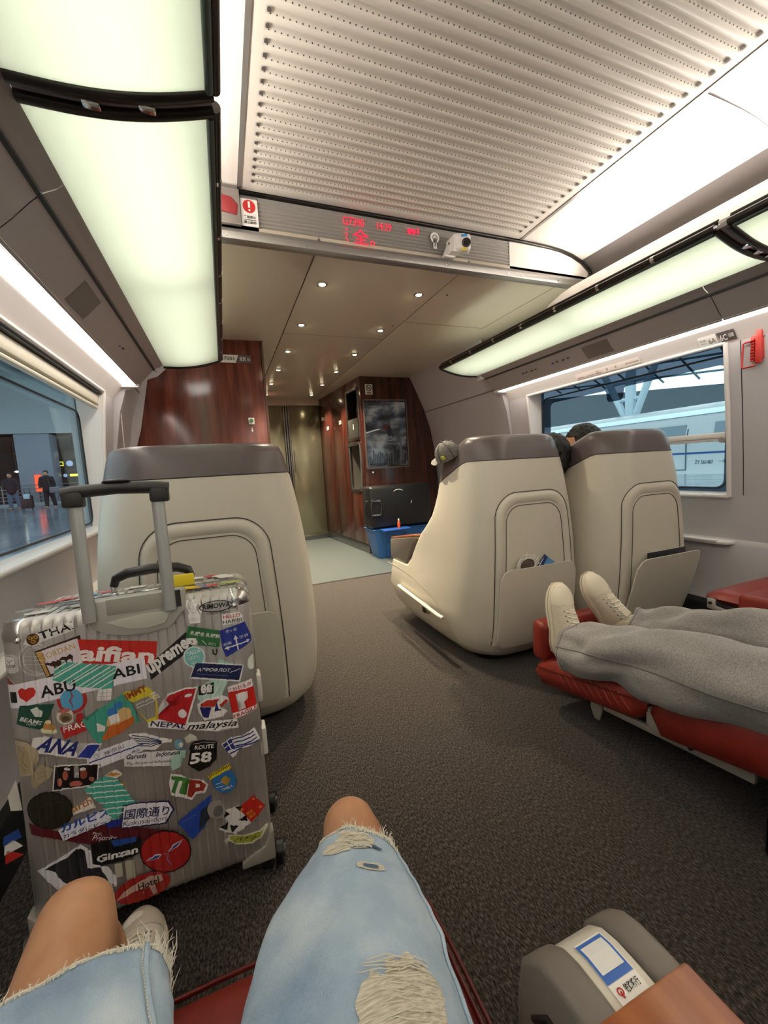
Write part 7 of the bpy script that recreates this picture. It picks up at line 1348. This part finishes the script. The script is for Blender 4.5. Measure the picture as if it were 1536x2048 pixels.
# ---- right side: island platform, opposite train, steel tree column, glass roof
obj('island_platform', G().bb((3.2, -15, -.3), (17.6, 80, -.02)), mat('island_pale', '8a989c', .16, spec=.6), gp)
g = G()
for k in range(7): g.bb((4.2+2*k, -15, -.0205), (4.24+2*k, 80, -.0185))
for k in range(40): g.bb((3.2, -10+2.2*k, -.0205), (17.6, -9.97+2.2*k, -.0185))
obj('island_joints', g, mat('joint_mid', '5b7076', .3), gp, kind='stuff')
tr_ = root('train', 'white high speed train with a blue stripe standing across the platform', 'train', loc=(20, 0, 0))
mt1 = mat('train_white', 'a9b2b4', .25, coat=.4); 
prof = [(0, -.6), (0, 1.05), (.03, 1.35), (.10, 1.75), (.22, 2.15), (.42, 2.55), (.75, 2.85), (1.3, 3.05), (2.2, 3.1)]
rings = [[Vector((x, y, z)) for x, z in prof]+[Vector((3.4, y, 3.1)), Vector((3.4, y, -.6))] for y in (-16, 78)]
obj('body', G().loft(rings), mt1, tr_, smooth=30)
obj('lower_stripe', G().bb((-.012, -16, .75), (.02, 78, .83)), mat('stripe_blue', '1f4480', .3), tr_)
obj('roof_stripe', G().prism([(.36, -16, 2.52), (.44, -16, 2.62), (.60, -16, 2.76), (.40, -16, 2.53)], (0, 94, 0)), mat('roof_light_line', 'd8eaf0', .3), tr_)
mw2 = mat('train_window', '6d7f88', .12)
for k in range(24):
    y = -12+3.1*k; obj('window', G().prism([(.045, y, 1.40), (.045, y+1.9, 1.40), (.20, y+1.9, 2.10), (.20, y, 2.10)], (-.03, 0, .01)), mw2, tr_)
for y in (12.7, 2.0, 38): obj('door', G().tube([(-.015, y, .02), (-.015, y, 1.2), (.13, y, 1.9)], .025, 6).tube([(-.015, y+1.3, .02), (-.015, y+1.3, 1.2), (.13, y+1.3, 1.9)], .025, 6).tube([(-.015, y, .03), (-.015, y+1.3, .03)], .025, 6), mat('door_line', '35505e', .4), tr_)
g = G(); text_on(g, 'ZY 561487', (-.012, 12.3, .30), (0, -1, 0), (0, 0, 1), w=.75, h=.16, bold=1); text_on(g, '一等座', (-.012, 11.35, .33), (0, -1, 0), (0, 0, 1), w=.5, h=.14)
obj('lettering', g, mat('door_line', '35505e', .4), tr_)
ms = mat('steel_white', 'b9cdd6', .4)
t = root('steel_column', 'white branching steel roof column behind the opposite train', 'column', loc=(24, 18.6, 0))
obj('trunk', G().tube([(0, 0, -.1), (0, 0, 3.4)], .35, 16), ms, t, smooth=50)
for dy, w in ((-1.9, .20), (0, .30), (2.3, .20)): obj('branch', G().tube([(0, dy*.12, 3.0), (0, dy*.6, 5.2), (0, dy*1.2, 7.6)], [w, w, w*.9], 12), ms, t, smooth=50)
for z, w in ((4.3, .9), (5.4, 1.35)): obj('cross_bar', G().tube([(0, -w*.75, z), (0, w*.85, z)], .12, 10), ms, t, smooth=50)
obj('far_wall', G().prism([(40, -20, 0), (40, 70, 0), (40, 70, 11.5), (40, 22, 6.3), (40, -20, 4.0)], (.5, 0, 0)), mat('hall_grey', '5f6b72', .7), st_)
obj('hall_ground', G().bb((23.5, -20, -.7), (40, 80, -.6)), mfas, st_)
mb_ = mat('roof_steel', '5a7480', .5)
for k in range(14): obj('roof_beam', G().tube([(40, 2+3.2*k, 4.8+.34*k), (22, -2+3.0*k, 9.5+.30*k)], .09, 8), mb_, st_)
for k in range(6): obj('roof_beam', G().tube([(39-3.2*k, -5, 4.6+.95*k), (39-3.2*k, 50, 10.2+.8*k)], .09, 8), mb_, st_)
bpy.data.objects.remove(TO)
